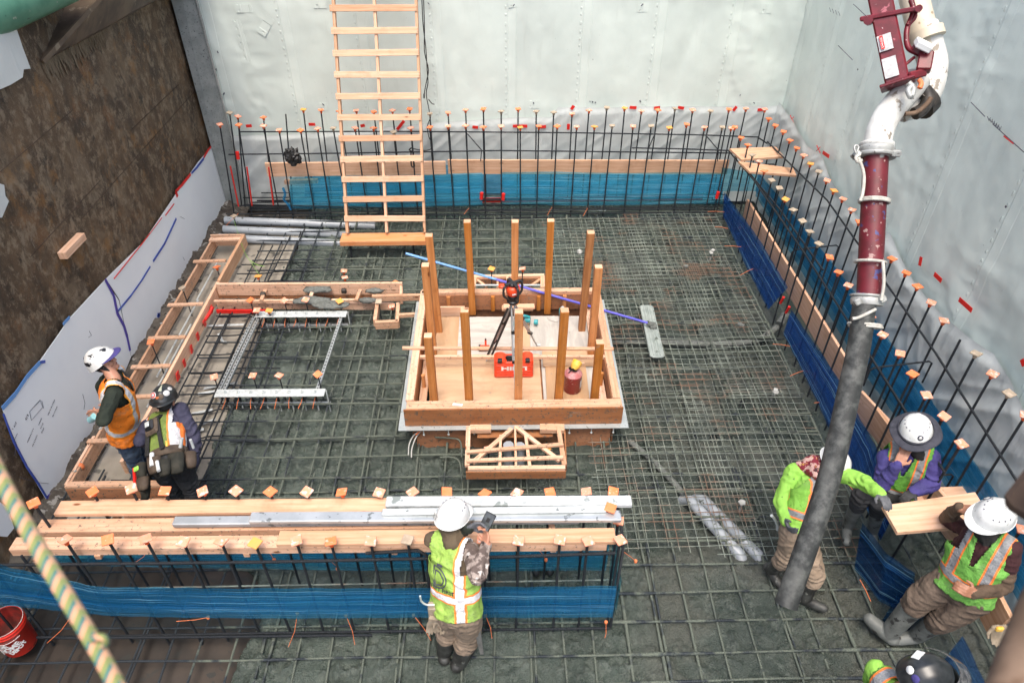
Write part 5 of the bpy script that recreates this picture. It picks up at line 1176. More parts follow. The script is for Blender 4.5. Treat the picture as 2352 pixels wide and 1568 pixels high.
for (u, v, Y, c, lab) in EX: p = PY(u, v, Y); dowel(p, CN[c], lab, None, L=max(.3, p.z + .1), r=.008, tilt=.22, spin=0 if 'square' in lab else None)
# ---- left forms
lf = thing('edge_form', 'long ladder like timber edge form along the left wall', 'formwork', (-4.35, 7.5, 0))
def lfr(nm, p, q, w_, h_, mat='pine_dirty', **k): mb = MB(); mb.bar(p, q, w_, h_, **k); mb.build(nm, M[mat], lf, bevel=.002)
lfr('rail', (-4.60, 5.0, .10), (-4.58, 10.05, .10), .03, .18); lfr('rail', (-4.15, 5.3, .12), (-4.12, 8.72, .12), .04, .20, 'pine'); lfr('rail', (-4.12, 8.75, .12), (-4.10, 10.05, .12), .045, .20, 'pine')
lfr('end_plate', (-4.62, 10.02, .13), (-4.08, 10.02, .13), .03, .2); lfr('end_plate', (-4.6, 9.9, .21), (-4.12, 9.92, .21), .09, .03)
for y_ in (9.25, 8.15, 7.42, 6.85, 6.3, 5.6): lfr('spreader', (-4.64, y_, .225), (-4.16, y_ + .02, .225), .06, .025)
lfr('near_form', (-4.62, 4.98, .06), (-3.4, 4.98, .06), .03, .22, 'form_face'); lfr('near_form', (-4.62, 5.01, .19), (-3.5, 5.01, .19), .08, .03); lfr('near_form', (-4.35, 4.93, .0), (-3.4, 4.93, .0), .03, .07)
lfr('rail', (-4.62, 5.0, .1), (-4.62, 5.7, .1), .03, .22)
for (u, v) in [(485, 710), (462, 742), (455, 770), (440, 800), (433, 832), (420, 862), (402, 862)]:
    p = PZ(u, v, .1); p.x = -4.09; mb = MB()
    for k_ in range(3): mb.bar(p + Vector((0, random.uniform(-.04, .04), -.06)), p + Vector((.004, random.uniform(-.04, .04), .05)), .035, .008, up=(1, 0, 0))
    mb.build('red_tape_seal', M['red_tape'], lf)
for i, (a, b) in enumerate([((405, 690), (352, 865)), ((505, 600), (462, 690)), ((440, 745), (350, 935)), ((400, 770), (300, 960))][:3]):
    mb = MB(); p, q = PZ(a[0], a[1], .05), PZ(b[0], b[1], .05); p.x = q.x = (-4.38, -4.4, -4.3)[i]; mb.tube([p, q], .012, 8); tag(mb.build('conduit', M['galv']), ['middle', 'far', 'near'][i] + ' thin steel conduit lying inside the left edge form', 'conduit', 'conduits in the left edge form')
cf = thing('cross_form', 'cement splashed timber cross form with two rails in the middle left', 'formwork', (-2.8, 8.5, 0))
def cfr(nm, a, b, z, w_, h_, mat='pine_dirty'): mb = MB(); mb.bar(PZ(a[0], a[1], z), PZ(b[0], b[1], z), w_, h_); mb.build(nm, M[mat], cf, bevel=.002)
cfr('rail', (500, 664), (925, 662), .19, .04, .2); cfr('rail', (492, 692), (925, 688), .19, .04, .03); cfr('rail', (500, 700), (905, 703), .06, .04, .11)
cfr('face', (500, 676), (920, 674), .10, .02, .14, 'form_face'); cfr('end_plate', (922, 660), (922, 690), .19, .04, .12); cfr('rail', (855, 684), (968, 682), .23, .05, .09)
for u in (610, 720, 828): cfr('spreader', (u, 666), (u - 10, 690), .215, .05, .03)
for (u, v) in [(604, 676), (790, 668)]: mb = MB(); mb.box(PZ(u, v, .22), (.07, .06, .07)); mb.build('clip', M['black_dirty'], cf, bevel=.01)
mb = MB()
for (u, v, s_) in [(730, 665, .16), (715, 690, .2), (760, 700, .2), (860, 668, .10), (845, 690, .1)]:
    p = PZ(u, v, .23); mb.grid(lambda a, b: p + Vector((cos(a) * cos(b) * s_ * 1.3, sin(a) * cos(b) * s_ * .45, sin(b) * .04)) * (1 + .4 * mnoise.noise(Vector((cos(a) * 4 + u, sin(a) * 4, b * 3)))), 18, 8, 0, 2 * pi, -pi / 2, pi / 2)
mb.build('concrete_spill', M['cem_blob'], cf)
mb = MB(); p, q = PZ(498, 715, .05), PZ(620, 715, .05); mb.bar(p, q, .02, .06); mb.tube([PZ(488, 705, .15), PZ(480, 722, .1), PZ(470, 735, .1)], .025, 6); mb.build('red_tape_seal', M['red_tape'], cf)
uf = thing('u_form', 'small cement smeared U shaped timber form left of the box', 'formwork', (-1.5, 8, 0))
for nm, a, b, z in [('side', (868, 698), (862, 742), .16), ('side', (915, 702), (913, 745), .16), ('front', (862, 746), (915, 744), .16), ('arm', (912, 725), (962, 722), .2)]:
    mb = MB(); mb.bar(PZ(a[0], a[1], z), PZ(b[0], b[1], z), .05, .12 if nm != 'arm' else .05); mb.build(nm, M['pine_dirty'], uf, bevel=.003)
# ---- anchor bolt frame
af = thing('anchor_bolt_frame', 'galvanised steel frame holding two rows of anchor bolts', 'bolt frame', (-2.8, 7.3, 0))
def afr(nm, p, q, w_, h_, mat='galv'): mb = MB(); mb.bar(p, q, w_, h_); return mb.build(nm, M[mat], af, bevel=.002)
pa_, pb_ = PZ(588, 722, .17), PZ(796, 721, .17); qa, qb = PZ(495, 903, .17), PZ(746, 901, .17)
for (a, b) in ((pa_, pb_), (qa, qb)):
    afr('bolt_plate', a, b, .13, .012)
    for k_ in range(8):
        c = a.lerp(b, .09 + k_ * .117); mb = MB(); mb.tube([c + Vector((0, 0, -.30)), c + Vector((0, 0, .045))], .010, 8); mb.tube([c + Vector((0, 0, .008)), c + Vector((0, 0, .022))], .02, 6); bo = mb.build('anchor_bolt', M['galv'], af)
        mb = MB(); mb.tube([c + Vector((0, 0, -.14)), c + Vector((0, 0, -.045))], .016, 8); mb.build('sleeve', M['black_plastic'], bo)
        mb = MB(); t_ = c + Vector((0, 0, -.05)); mb.tube([t_, t_ + Vector((-.02, -.05, -.06)), t_ + Vector((-.06 + .02 * (k_ % 3), -.09, -.13))], .0045, 5); mb.build('orange_tail', M['tie_orange'], bo)
    lo = afr('lower_channel', a + Vector((-.05, .04, -.22)), b + Vector((.03, .04, -.22)), .04, .03, 'alu')
def channel(a, b):
    o = afr('side_channel', a, b, .04, .03, 'alu'); d_ = (b - a); mb = MB(); n_ = int(d_.length / .06)
    for k_ in range(n_): c = a + d_ * ((k_ + .5) / n_); mb.box(c + Vector((0, 0, .017)), (.014, .03, .003), rz=math.atan2(d_.y, d_.x) - pi / 2)
    mb.build('slots', M['black_plastic'], o)
a1, b1 = PZ(584, 728, .13), PZ(502, 898, .13); channel(a1, b1); channel(a1 + Vector((.06, 0, -.01)), b1 + Vector((.055, 0, -.01)))
channel(PZ(784, 728, .13), PZ(728, 898, .13))
for (a, b) in [((470, 835), (450, 900)), ((480, 860), (400, 880)), ((560, 870), (560, 770)), ((485, 940), (400, 965))]: pass
for i, (a, b) in enumerate([((560, 745), (475, 748)), ((545, 878), (468, 892)), ((495, 962), (460, 975)), ((488, 940), (440, 950))]):
    afr('strap', PZ(a[0], a[1], .0), PZ(b[0], b[1], -.06), .04, .006)
for (p, q) in ((pa_, pa_ + Vector((0, 0, -.35))), (pb_, pb_ + Vector((0, 0, -.35))), (qa, qa + Vector((.03, 0, -.32))), (qb, qb + Vector((0, 0, -.32)))):
    mb = MB(); mb.tube([p + Vector((.02, 0, .03)), q + Vector((.02, 0, 0))], .009, 6); mb.build('leg', M['galv'], af)
mb = MB(); mb.bar(PZ(502, 766, -.02), PZ(512, 785, -.04), .035, .006); mb.bar(PZ(512, 785, -.04), PZ(520, 786, -.04), .035, .006); tag(mb.build('steel_bracket', M['galv']), 'bent galvanised bracket dropped on the dry slab', 'bracket')
for i, (a, b) in enumerate([((455, 905), (520, 893)), ((468, 985), (410, 998))]):
    mb = MB(); mb.bar(PZ(a[0], a[1], -.03), PZ(b[0], b[1], -.05), .04, .008); tag(mb.build('slotted_strut', M['galv']), ['far', 'near'][i] + ' slotted steel strut lying on the dry slab', 'strut', 'slotted struts on the dry slab')
# ---- pipes
for i, (v0, v1, u0, u1) in enumerate([(506, 512, 518, 775), (527, 532, 515, 715), (546, 553, 505, 700)]):
    p, q = PZ(u0, v0, .04), PZ(u1 + 60, v1 + 2, -.08); q = q + Vector((.2, -.02, -.03)); mb = MB(); mb.tube([p, q], .065, 16); mb.tube([p + Vector((.02, 0, 0)), p + Vector((-.005, 0, 0))], .07, 16)
    tag(mb.build('plastic_pipe', M['pvc'], ), ['farthest', 'middle', 'nearest'][i] + ' of the three grey plastic pipes at the back left', 'pipe', 'grey plastic pipes at the back left')
for i, (a, b) in enumerate([((1592, 1156), (1700, 1274)), ((1622, 1154), (1742, 1276))]):
    p, q = PZ(a[0], a[1], -.06), PZ(b[0], b[1], -.05); dd = (q - p).normalized(); p -= dd * .05; mb = MB(); mb.tube([p - dd * .1 + Vector((0, 0, -.11)), p, q, q + dd * .10 + Vector((0, 0, -.12))], .060, 16)
    tag(mb.build('plastic_pipe', M['pvc']), ['left concrete splashed', 'right cleaner'][i] + ' grey plastic pipe lying under the wire mesh', 'pipe')
mb = MB(); mb.tube(smooth([PZ(u, v, -.06) for u, v in [(1395, 782), (1500, 785), (1640, 790), (1730, 783), (1775, 760), (1798, 735)]]), .045, 12); mb.tube([PZ(1790, 745, .0), PZ(1805, 722, .06)], .06, 12)
tag(mb.build('buried_conduit', M['cem_blob']), 'mud covered conduit curving up to the gap in the right blue wraps', 'conduit')
mb = MB(); mb.tube([PZ(1395, 773, -.02), PZ(1800, 779, -.02)], .012, 7); tag(mb.build('tie_bar', M['dowel']), 'dark bar lying along the buried conduit', 'rebar')
mb = MB(); mb.tube(smooth([PZ(u, v, -.1) for u, v in [(1445, 1012), (1490, 1050), (1540, 1100), (1575, 1140)]]), .035, 10); tag(mb.build('buried_conduit', M['cem_blob']), 'mud covered conduit running from the box corner to the grey pipes', 'conduit')
for k_, (u, v) in enumerate([(1168, 1022), (1194, 1024)]):
    p = PZ(u, v, .30); mb = MB(); mb.tube([p, p + Vector((0, 0, -.35))], .055, 16); o = mb.build('pipe_stub', M['pvc']); tag(o, ['left', 'right'][k_] + ' foil wrapped grey pipe stub inside the near small form', 'pipe')
    mb = MB(); mb.tube([p + Vector((0, 0, .005)), p + Vector((0, 0, -.02))], .057, 16, rf=lambda i, j: 1 + .05 * (j % 2)); mb.build('foil_cover', M['alu'], o)
# cables near the box corner
for i, pts in enumerate([[(968, 985), (950, 1000), (940, 1020), (938, 1045)], [(966, 990), (955, 1005), (946, 1030), (945, 1050)]]):
    mb = MB(); mb.tube(smooth([PZ(u, v, .18 - .03 * k_) for k_, (u, v) in enumerate(pts)]), .008, 6); tag(mb.build('conduit_wire', M['lath']), ['left', 'right'][i] + ' pale wire loop at the left front corner of the box form', 'wire', 'pale wires at the box corner')
mb = MB(); mb.tube([PZ(968, 984, .2), PZ(962, 992, .2), PZ(955, 998, .19)], .009, 6); tag(mb.build('wire_end', M['tie_orange']), 'orange tipped wire end at the left front corner of the box form', 'wire')
mb = MB(); mb.tube(smooth([PZ(u, v, .1 - .05 * (k_ > 2)) for k_, (u, v) in enumerate([(1000, 1004), (1040, 1006), (1056, 1012), (1060, 1030), (1060, 1050)])]), .010, 7); mb.tube(smooth([PZ(u, v, .06) for u, v in [(1010, 1050), (1040, 1050), (1056, 1062), (1060, 1100)]]), .010, 7)
tag(mb.build('hooked_bar', M['rebar']), 'hooked bar ends left of the near small form', 'rebar')
mb = MB(); mb.tube(smooth([PY(537, 505, 10.6), PZ(560, 575, .2), PZ(575, 600, .15), PZ(595, 630, .2)]), .003, 4); mb.tube(smooth([PZ(575, 598, .16), PZ(590, 608, .12), PZ(608, 612, .1)]), .004, 4)
tag(mb.build('string_line', M['green_string']), 'thin green string hanging from the grey capped pin', 'string')
# two dark boots standing behind the far wrap of the near cage
for i, x_ in enumerate([PY(1232, 1290, 4.0).x, PY(1264, 1290, 4.0).x]):
    mb = MB(); mb.lathe([(0, -.02), (.042, -.02), (.048, .03), (.045, .12), (.05, .34), (.045, .34), (.0, .30)], Matrix.Translation((x_, 4.12, .0)), 14)
    mb.lathe([(0, -.02), (.04, -.02), (.045, .03), (.03, .07), (0, .08)], Matrix.Translation((x_, 4.03, .0)), 12, sy=1.5)
    tag(mb.build('rubber_boot', M['black_rubber']), ['left', 'right'][i] + ' of two dark empty boots behind the far blue wrap', 'boot', 'pair of empty boots')
# ------------------------------------------------------------------ tools on the box
DZ = .31
# red carrying case
c0 = PZ(1180, 868, DZ); cs = thing('tool_case', 'bright red plastic instrument case standing on the plywood deck', 'tool case', (c0.x, c0.y + .09, DZ))
cx0, cy0 = c0.x, c0.y + .09
prof = [(-.225, 0), (.225, 0), (.235, .02), (.235, .24), (.215, .275), (.14, .285), (.09, .25), (-.09, .25), (-.14, .285), (-.215, .275), (-.235, .24), (-.235, .02)]
mb = MB(); mb.prism([(cx0 + x, cy0 - .085, DZ + z) for x, z in prof], (0, .17, 0)); mb.build('shell', M['case_red'], cs, bevel=.014)
for k_ in range(5):
    z = DZ + (.035, .07, .105, .19, .215)[k_]; mb = MB(); mb.bar((cx0 - .21, cy0 - .088, z), (cx0 + .21, cy0 - .088, z), .008, .012); mb.build('rib', M['case_red'], cs, bevel=.003)
for sx in (-1, 1): mb = MB(); mb.box((cx0 + sx * .165, cy0 - .075, DZ + .268), (.055, .05, .05)); mb.build('latch', M['black_plastic'], cs, bevel=.006)
mb = MB(); mb.tube(smooth([Vector((cx0 - .085, cy0 - .02, DZ + .255)), Vector((cx0 - .07, cy0 - .02, DZ + .285)), Vector((cx0 + .07, cy0 - .02, DZ + .285)), Vector((cx0 + .085, cy0 - .02, DZ + .255))]), .014, 8); mb.build('handle', M['black_plastic'], cs)
mb = MB(); mb.box((cx0, cy0 - .02, DZ + .252), (.17, .10, .008)); mb.build('handle_recess', M['black_plastic'], cs)
text_obj('lettering', 'HILTI', .078, Matrix.Translation((cx0 + .005, cy0 - .0885, DZ + .150)) @ Matrix.Rotation(pi / 2, 4, 'X'), M['white_paint'], cs, ext=.002, bold=.0035, sx=1.75)
# tripod with rotating laser
tp = thing('laser_tripod', 'aluminium tripod with black shoulder straps standing over the red case', 'tripod', (.06, 6.85, DZ))
hd = PY(1178, 690, 6.55)
feet = [PZ(1116, 830, DZ), PZ(1184, 905, DZ), PZ(1237, 800, DZ) + Vector((-.0, .0, 0))]
top = hd + Vector((0, 0, -.02))
for i, f in enumerate(feet):
    d_ = (f - top); s_ = d_.cross(Vector((0, 0, 1))).normalized() * .017; m_ = top + d_ * .62
    mb = MB(); mb.tube([top + d_ * .04 + s_, m_ + s_], .011, 8); mb.tube([top + d_ * .04 - s_, m_ - s_], .011, 8); lg = mb.build('leg', M['alu'], tp)
    mb = MB(); mb.bar(top + d_ * .3, top + d_ * .93, .024, .012); mb.build('inner_leg', M['galv'], lg)
    for t_ in (.30, .62): mb = MB(); mb.bar(top + d_ * t_, top + d_ * (t_ + .035), .06, .035); mb.build('clamp', M['black_plastic'], lg, bevel=.004)
    mb = MB(); mb.tube([top + d_ * .93, f], [.014, .003], 8); mb.box(top + d_ * .93 + Vector((.02, 0, .01)), (.05, .03, .01)); mb.build('foot', M['galv'], lg)
mb = MB(); mb.lathe([(0, -.03), (.055, -.03), (.07, -.01), (.07, .012), (0, .012)], Matrix.Translation(hd), 16); mb.build('head_plate', M['black_plastic'], tp)
d_ = feet[0] - top
for o_ in (.03, -.022): mb = MB(); mb.bar(top + d_ * .08 + Vector((o_ - .01, -.02, 0)), top + d_ * .86 + Vector((o_, -.025, 0)), .014, .022); mb.build('strap', M['black_rubber'], tp)
text_obj('lettering', 'PUA 35', .03, Matrix.Translation(top.lerp(feet[1], .52) + Vector((.0, -.02, 0))) @ Matrix.Rotation(radians(62), 4, 'X') @ Matrix.Rotation(-pi / 2, 4, 'Z'), M['ink'], tp)
lz = thing('rotating_laser', 'red and black rotating laser level mounted on the tripod', 'laser level', hd + Vector((0, 0, .012)))
B = hd + Vector((0, 0, .014)); T4 = Matrix.Translation(B)
mb = MB(); mb.lathe([(0, 0), (.05, 0), (.062, .02), (.062, .06), (.055, .07), (0, .07)], T4, 18); mb.build('base', M['black_plastic'], lz)
mb = MB(); mb.lathe([(.055, .07), (.074, .09), (.078, .16), (.070, .185), (0, .19)], T4, 18); mb.build('body', M['case_red'], lz)
mb = MB(); mb.lathe([(0, .19), (.05, .19), (.055, .215), (.03, .235), (0, .24)], T4, 8, sm=False); 
for k_ in range(4): a = k_ * pi / 2 + .5; mb.bar(B + Vector((0, 0, .225)), B + Vector((cos(a) * .10, sin(a) * .10, .225)), .04, .022)
mb.build('top_guard', M['black_plastic'], lz, bevel=.004)
for k_ in range(4):
    a = k_ * pi / 2 + .5; e = Vector((cos(a), sin(a), 0)); mb = MB(); mb.tube(smooth([B + e * .085 + Vector((0, 0, .215)), B + e * .115 + Vector((0, 0, .19)), B + e * .115 + Vector((0, 0, .09)), B + e * .075 + Vector((0, 0, .04))]), .014, 8); mb.build('grip', M['black_rubber'], lz)
mb = MB(); mb.lathe([(0, -.01), (.04, -.01), (.04, .01), (0, .012)], Matrix.Translation(B + Vector((-.12, .05, .15))), 12); mb.build('knob', M['case_red'], lz)
text_obj('lettering', 'HILTI', .026, Matrix.Translation(B + Vector((.028, -.078, .125))) @ Matrix.Rotation(.35, 4, 'Z') @ Matrix.Rotation(pi / 2 - .1, 4, 'X'), M['white_paint'], lz, ext=.001, bold=.001, sx=1.3)
# small laser receiver (red with upright grip)
p = PZ(1112, 803, DZ); rc = thing('laser_receiver', 'small red laser receiver standing left of the red case', 'receiver', p)
mb = MB(); mb.box(p + Vector((.005, 0, .035)), (.13, .05, .055)); mb.build('body', M['case_red'], rc, bevel=.006)
mb = MB(); mb.box(p + Vector((-.055, 0, .035)), (.025, .055, .06)); mb.box(p + Vector((.0, -.027, .02)), (.08, .004, .018)); mb.build('display', M['black_plastic'], rc, bevel=.003)
mb = MB(); mb.tube([p + Vector((.02, .01, .06)), p + Vector((.022, .01, .15))], .013, 8); mb.build('grip', M['case_red'], rc)
mb = MB(); mb.tube([p + Vector((.022, .01, .15)), p + Vector((.022, .01, .17))], .010, 8); mb.build('tip', M['black_plastic'], rc)
# red safety can with yellow funnel
p = PZ(1314, 893, DZ + .01); p.y += .0; p = Vector((p.x, p.y, DZ + .01)); gc = thing('safety_can', 'dusty dark red fuel safety can with a yellow funnel on the deck', 'fuel can', p)
T4 = Matrix.Translation(p)
mb = MB(); mb.lathe([(0, 0), (.098, 0), (.105, .008), (.105, .235), (.108, .242), (.104, .25)], T4, 28); mb.build('body', M['gas_red'], gc)
mb = MB(); mb.lathe([(.106, .248), (.085, .275), (.045, .295), (.025, .30), (0, .302)], T4, 28); mb.build('top', M['gas_top'], gc)
mb = MB(); mb.tube(smooth([p + Vector((-.02, .0, .30)), p + Vector((-.05, 0, .335)), p + Vector((0, -.01, .35)), p + Vector((.03, 0, .33))]), .010, 7); mb.box(p + Vector((.01, -.02, .335)), (.05, .05, .04)); mb.tube([p + Vector((-.06, -.04, .29)), p + Vector((-.02, -.02, .33))], .006, 6); mb.build('valve_handle', M['black_dirty'], gc)
fm = Matrix.Translation(p + Vector((.02, .0, .37))) @ Matrix.Rotation(-.9, 4, 'X') @ Matrix.Rotation(.5, 4, 'Y')
mb = MB(); mb.lathe([(.03, -.05), (.055, -.01), (.06, .05), (.055, .06), (.048, .05), (.02, -.03), (0, -.03)], fm, 16, sx=1.0); mb.build('funnel', M['yellow'], gc)
mb = MB(); mb.tube([p + Vector((.045, .02, .36)), p + Vector((.10, .03, .375)), p + Vector((.125, .03, .38))], [.022, .014, .008], 8); mb.build('spout', M['pine'], gc)
mb = MB(); mb.grid(lambda u, v: p + Vector((cos(u) * .1065, sin(u) * .1065, v)), 8, 1, -.75, -.25, .07, .19); mb.build('label', M['sticker'], gc)
# circular saw
p = PZ(1197, 745, DZ); cw = thing('circular_saw', 'teal and grey circular saw lying behind the tripod', 'power saw', p)
mb = MB(); mb.tube([p + Vector((-.06, .02, .07)), p + Vector((.02, .02, .07))], .055, 14); mb.build('motor', M['black_plastic'], cw)
mb = MB(); mb.tube([p + Vector((.02, .02, .07)), p + Vector((.12, .0, .075))], .042, 14); mb.tube(smooth([p + Vector((-.02, -.02, .13)), p + Vector((.04, -.02, .16)), p + Vector((.11, .0, .12))]), .018, 8); mb.build('housing', M['teal'], cw)
mb = MB(); mb.tube([p + Vector((-.09, 0, .08)), p + Vector((-.075, 0, .08))], .09, 18); mb.build('blade_guard', M['galv'], cw)
mb = MB(); mb.box(p + Vector((-.07, 0, .012)), (.12, .26, .006)); mb.build('base_plate', M['alu'], cw)
mb = MB(); mb.tube([p + Vector((-.10, -.05, .05)), p + Vector((-.06, -.05, .05))], .03, 10); mb.build('knob', M['teal'], cw); mb = MB(); mb.tube([p + Vector((.17, -.01, .05)), p + Vector((.22, -.02, .05))], .035, 12); mb.build('knob', M['teal'], cw)
# cordless drill at right
p = PZ(1290, 728, DZ); dr = thing('cordless_drill', 'teal and black cordless tool at the right back of the deck', 'power tool', p)
mb = MB(); mb.tube([p + Vector((-.01, .0, .03)), p + Vector((.0, .12, .05))], .028, 10); mb.build('body', M['teal'], dr)
mb = MB(); mb.tube([p + Vector((0, .12, .05)), p + Vector((.03, .15, .05))], .022, 8); mb.build('chuck', M['galv'], dr)
mb = MB(); mb.box(p + Vector((-.005, -.05, .035)), (.055, .10, .06)); mb.build('battery', M['black_plastic'], dr, bevel=.006)
mb = MB(); mb.box(p + Vector((-.005, -.05, .067)), (.03, .05, .004)); mb.build('sticker', M['sticker'], dr)
mb = MB(); p = PZ(1278, 735, DZ - .012)
mb.prism([p + Vector((-.12, .05, 0)), p + Vector((-.1, .0, 0)), p + Vector((-.02, -.04, 0)), p + Vector((.03, -.03, 0)), p + Vector((.05, .05, 0)), p + Vector((-.03, .09, 0))][::1], (0, 0, .006)); tag(mb.build('plywood_chip', M['ply_grey']), 'broken plywood flake beside the cordless tool', 'wood piece')
for i, (u, v) in enumerate([(1060, 931), (1120, 932)][:1]): mb = MB(); mb.bar(PZ(1040, 928, .53), PZ(1062, 930, .53), .03, .008); tag(mb.build('white_strip', M['paper']), 'thin white strip lying on the front rail of the box form', 'strip')
# bull float
ft = thing('bull_float', 'magnesium bull float with a long blue pole resting on the box and mesh', 'bull float', PZ(1500, 750, .08))
A_, B_ = PZ(1484, 702, .09), PZ(1510, 822, .08)
d_ = (B_ - A_).normalized(); s_ = d_.cross(Vector((0, 0, 1))).normalized()
mb = MB(); w2 = .095; n_ = Vector((0, 0, 1))
mb.prism([A_ - s_ * w2 + d_ * .03, A_ - s_ * w2 * .6, A_ + s_ * w2 * .6, A_ + s_ * w2 + d_ * .03, B_ + s_ * w2 - d_ * .03, B_ + s_ * w2 * .6, B_ - s_ * w2 * .6, B_ - s_ * w2 - d_ * .03], (0, 0, .012)); mb.build('blade', M['float_alu'], ft)
for k_ in (-.9, -.45, -.1, .1, .45, .9): mb = MB(); mb.bar(A_ + s_ * w2 * k_ + d_ * .04 + n_ * .016, B_ + s_ * w2 * k_ - d_ * .04 + n_ * .016, .010, .014); mb.build('rib', M['float_alu'], ft)
hb = PZ(1500, 745, .14); mb = MB(); mb.box(hb + Vector((0, 0, -.02)), (.09, .12, .05)); mb.tube([hb, hb + Vector((-.08, .0, .03))], .035, 10, rf=lambda i, j: 1 + .2 * sin(j * 2.3)); mb.build('bracket', M['cem_blob'], ft, bevel=.01)
e1 = PD(932, 582, 1); 
pend = PZ(932, 582, 1.02); pm_ = hb.lerp(pend, .64)
mb = MB(); mb.tube([hb, hb.lerp(pend, .3), pm_], .017, 12); mb.build('pole', M['blue_pole'], ft)
mb = MB(); mb.tube([pm_, pend], .016, 12); mb.build('pole', M['blue_pole2'], ft)
# bucket
p = Vector((-4.34, 3.36, .0)); bk = thing('bucket', 'orange red plastic bucket with white store lettering at the lower left', 'bucket', p)
mb = MB(); mb.lathe([(0, 0), (.128, 0), (.133, .01), (.148, .30), (.156, .30), (.158, .315), (.150, .318), (.150, .335), (.160, .337), (.161, .352), (.152, .356), (.152, .372), (.157, .376), (.150, .378), (.146, .37)], Matrix.Translation(p), 36); mb.build('shell', M['bucket'], bk)
mb = MB(); mb.lathe([(.146, .37), (.128, .03), (0, .03)], Matrix.Translation(p), 32); mb.build('inside', M['bucket_in'], bk)
mb = MB(); mb.lathe([(.150, .377), (.155, .380), (.157, .377)], Matrix.Translation(p), 32); mb.build('rim', M['lath'], bk)
def bwarp(a0, zc_, rot=0.0):
    def f(q):
        x = q.x * cos(rot) - q.y * sin(rot); y = q.x * sin(rot) + q.y * cos(rot); z = zc_ + y; r = .1335 + .15 * z / 3.0 * 1.0 + .0025
        r = .133 + (z - .01) * (.015 / .29) + .003 + q.z; a = a0 + x / .142
        return p + Vector((cos(a) * r, sin(a) * r, z))
    return f
ab = -pi / 2 + .25
for t_, sz, x_, y_ in (('THE', .055, -.02, .055), ('HOME', .075, .0, .0), ('DEPOT', .055, .03, -.055)):
    g_ = bwarp(ab, .155, radians(28)); text_obj('lettering', t_, sz, None, M['white_paint'], bk, ext=.0005, bold=.003, warp=lambda q, g_=g_, x_=x_, y_=y_: g_(Vector((q.x + x_, q.y + y_, q.z))))
mb = MB(); g_ = bwarp(ab, .15, 0)
for a_, b_ in (((-.12, -.12), (-.12, .08)), ((-.12, .08), (.12, .115))):
    P_ = [g_(Vector((a_[0] + (b_[0] - a_[0]) * t / 6, a_[1] + (b_[1] - a_[1]) * t / 6, 0))) for t in range(7)]; mb.tube(P_, .0025, 5)
mb.build('logo_frame', M['white_paint'], bk)

# ------------------------------------------------------------------ concrete pump boom end and hose
ph = thing('pump_hose', 'concrete pump boom tip with a maroon and black rubber hose hanging into the pit', 'pump hose', (2.4, 3.8, .5))
Zp = lambda u, v, d: PD(u, v, d)
def hs(uvs, d=5.6): return smooth([PD(u, v, d) for u, v in uvs], 8)
low = hs([(1805, 1388), (1850, 1262), (1895, 1130), (1925, 1015), (1950, 900), (1972, 800), (1985, 700)], 5.55)
for i_, q in enumerate(low): pass
mb = MB(); mb.tube(low, .085, 28); mb.build('rubber_hose', M['hose_black'], ph)
mb = MB(); c = low[0]; e = (low[1] - low[0]).normalized(); mb.tube([c - e * .004, c + e * .03], .088, 28); mb.build('hose_lip', M['hose_black'], ph)
mb = MB(); mb.tube(hs([(1996, 690), (2000, 600), (2006, 480), (2012, 350)]), .092, 28); mb.build('maroon_hose', M['hose_red'], ph)
mb = MB(); mb.tube(hs([(2012, 352), (2022, 300), (2045, 255), (2080, 215), (2108, 180)]), [.102] * 33, 28); mb.build('elbow', M['elbow_white'], ph)
mb = MB(); mb.tube(hs([(2070, 250), (2105, 235), (2132, 205), (2142, 150), (2132, 105), (2120, 60)], 5.75), .110, 28); mb.build('upper_elbow', M['elbow_white'], ph)
mb = MB(); mb.tube([PD(2128, 110, 5.75), PD(2100, 0, 5.75), PD(2070, -120, 5.75)], .106, 28); mb.build('cream_pipe', M['boom_cream'], ph)
mb = MB(); mb.tube([PD(2130, 92, 5.7), PD(2124, 72, 5.7)], .132, 28); mb.build('cream_collar', M['boom_cream'], ph)
mb = MB(); mb.tube([PD(2104, 240, 5.72), PD(2122, 222, 5.72)], .15, 20); mb.tube(hs([(2062, 195), (2090, 200), (2120, 205), (2132, 225), (2120, 250), (2100, 262)], 5.6), .05, 10); mb.build('dirty_coupling', M['black_dirty'], ph, )
mb = MB(); mb.tube(hs([(2078, 262), (2105, 258), (2128, 240), (2138, 225)], 5.55), .018, 8); mb.build('coupling_lever', M['log'], ph)
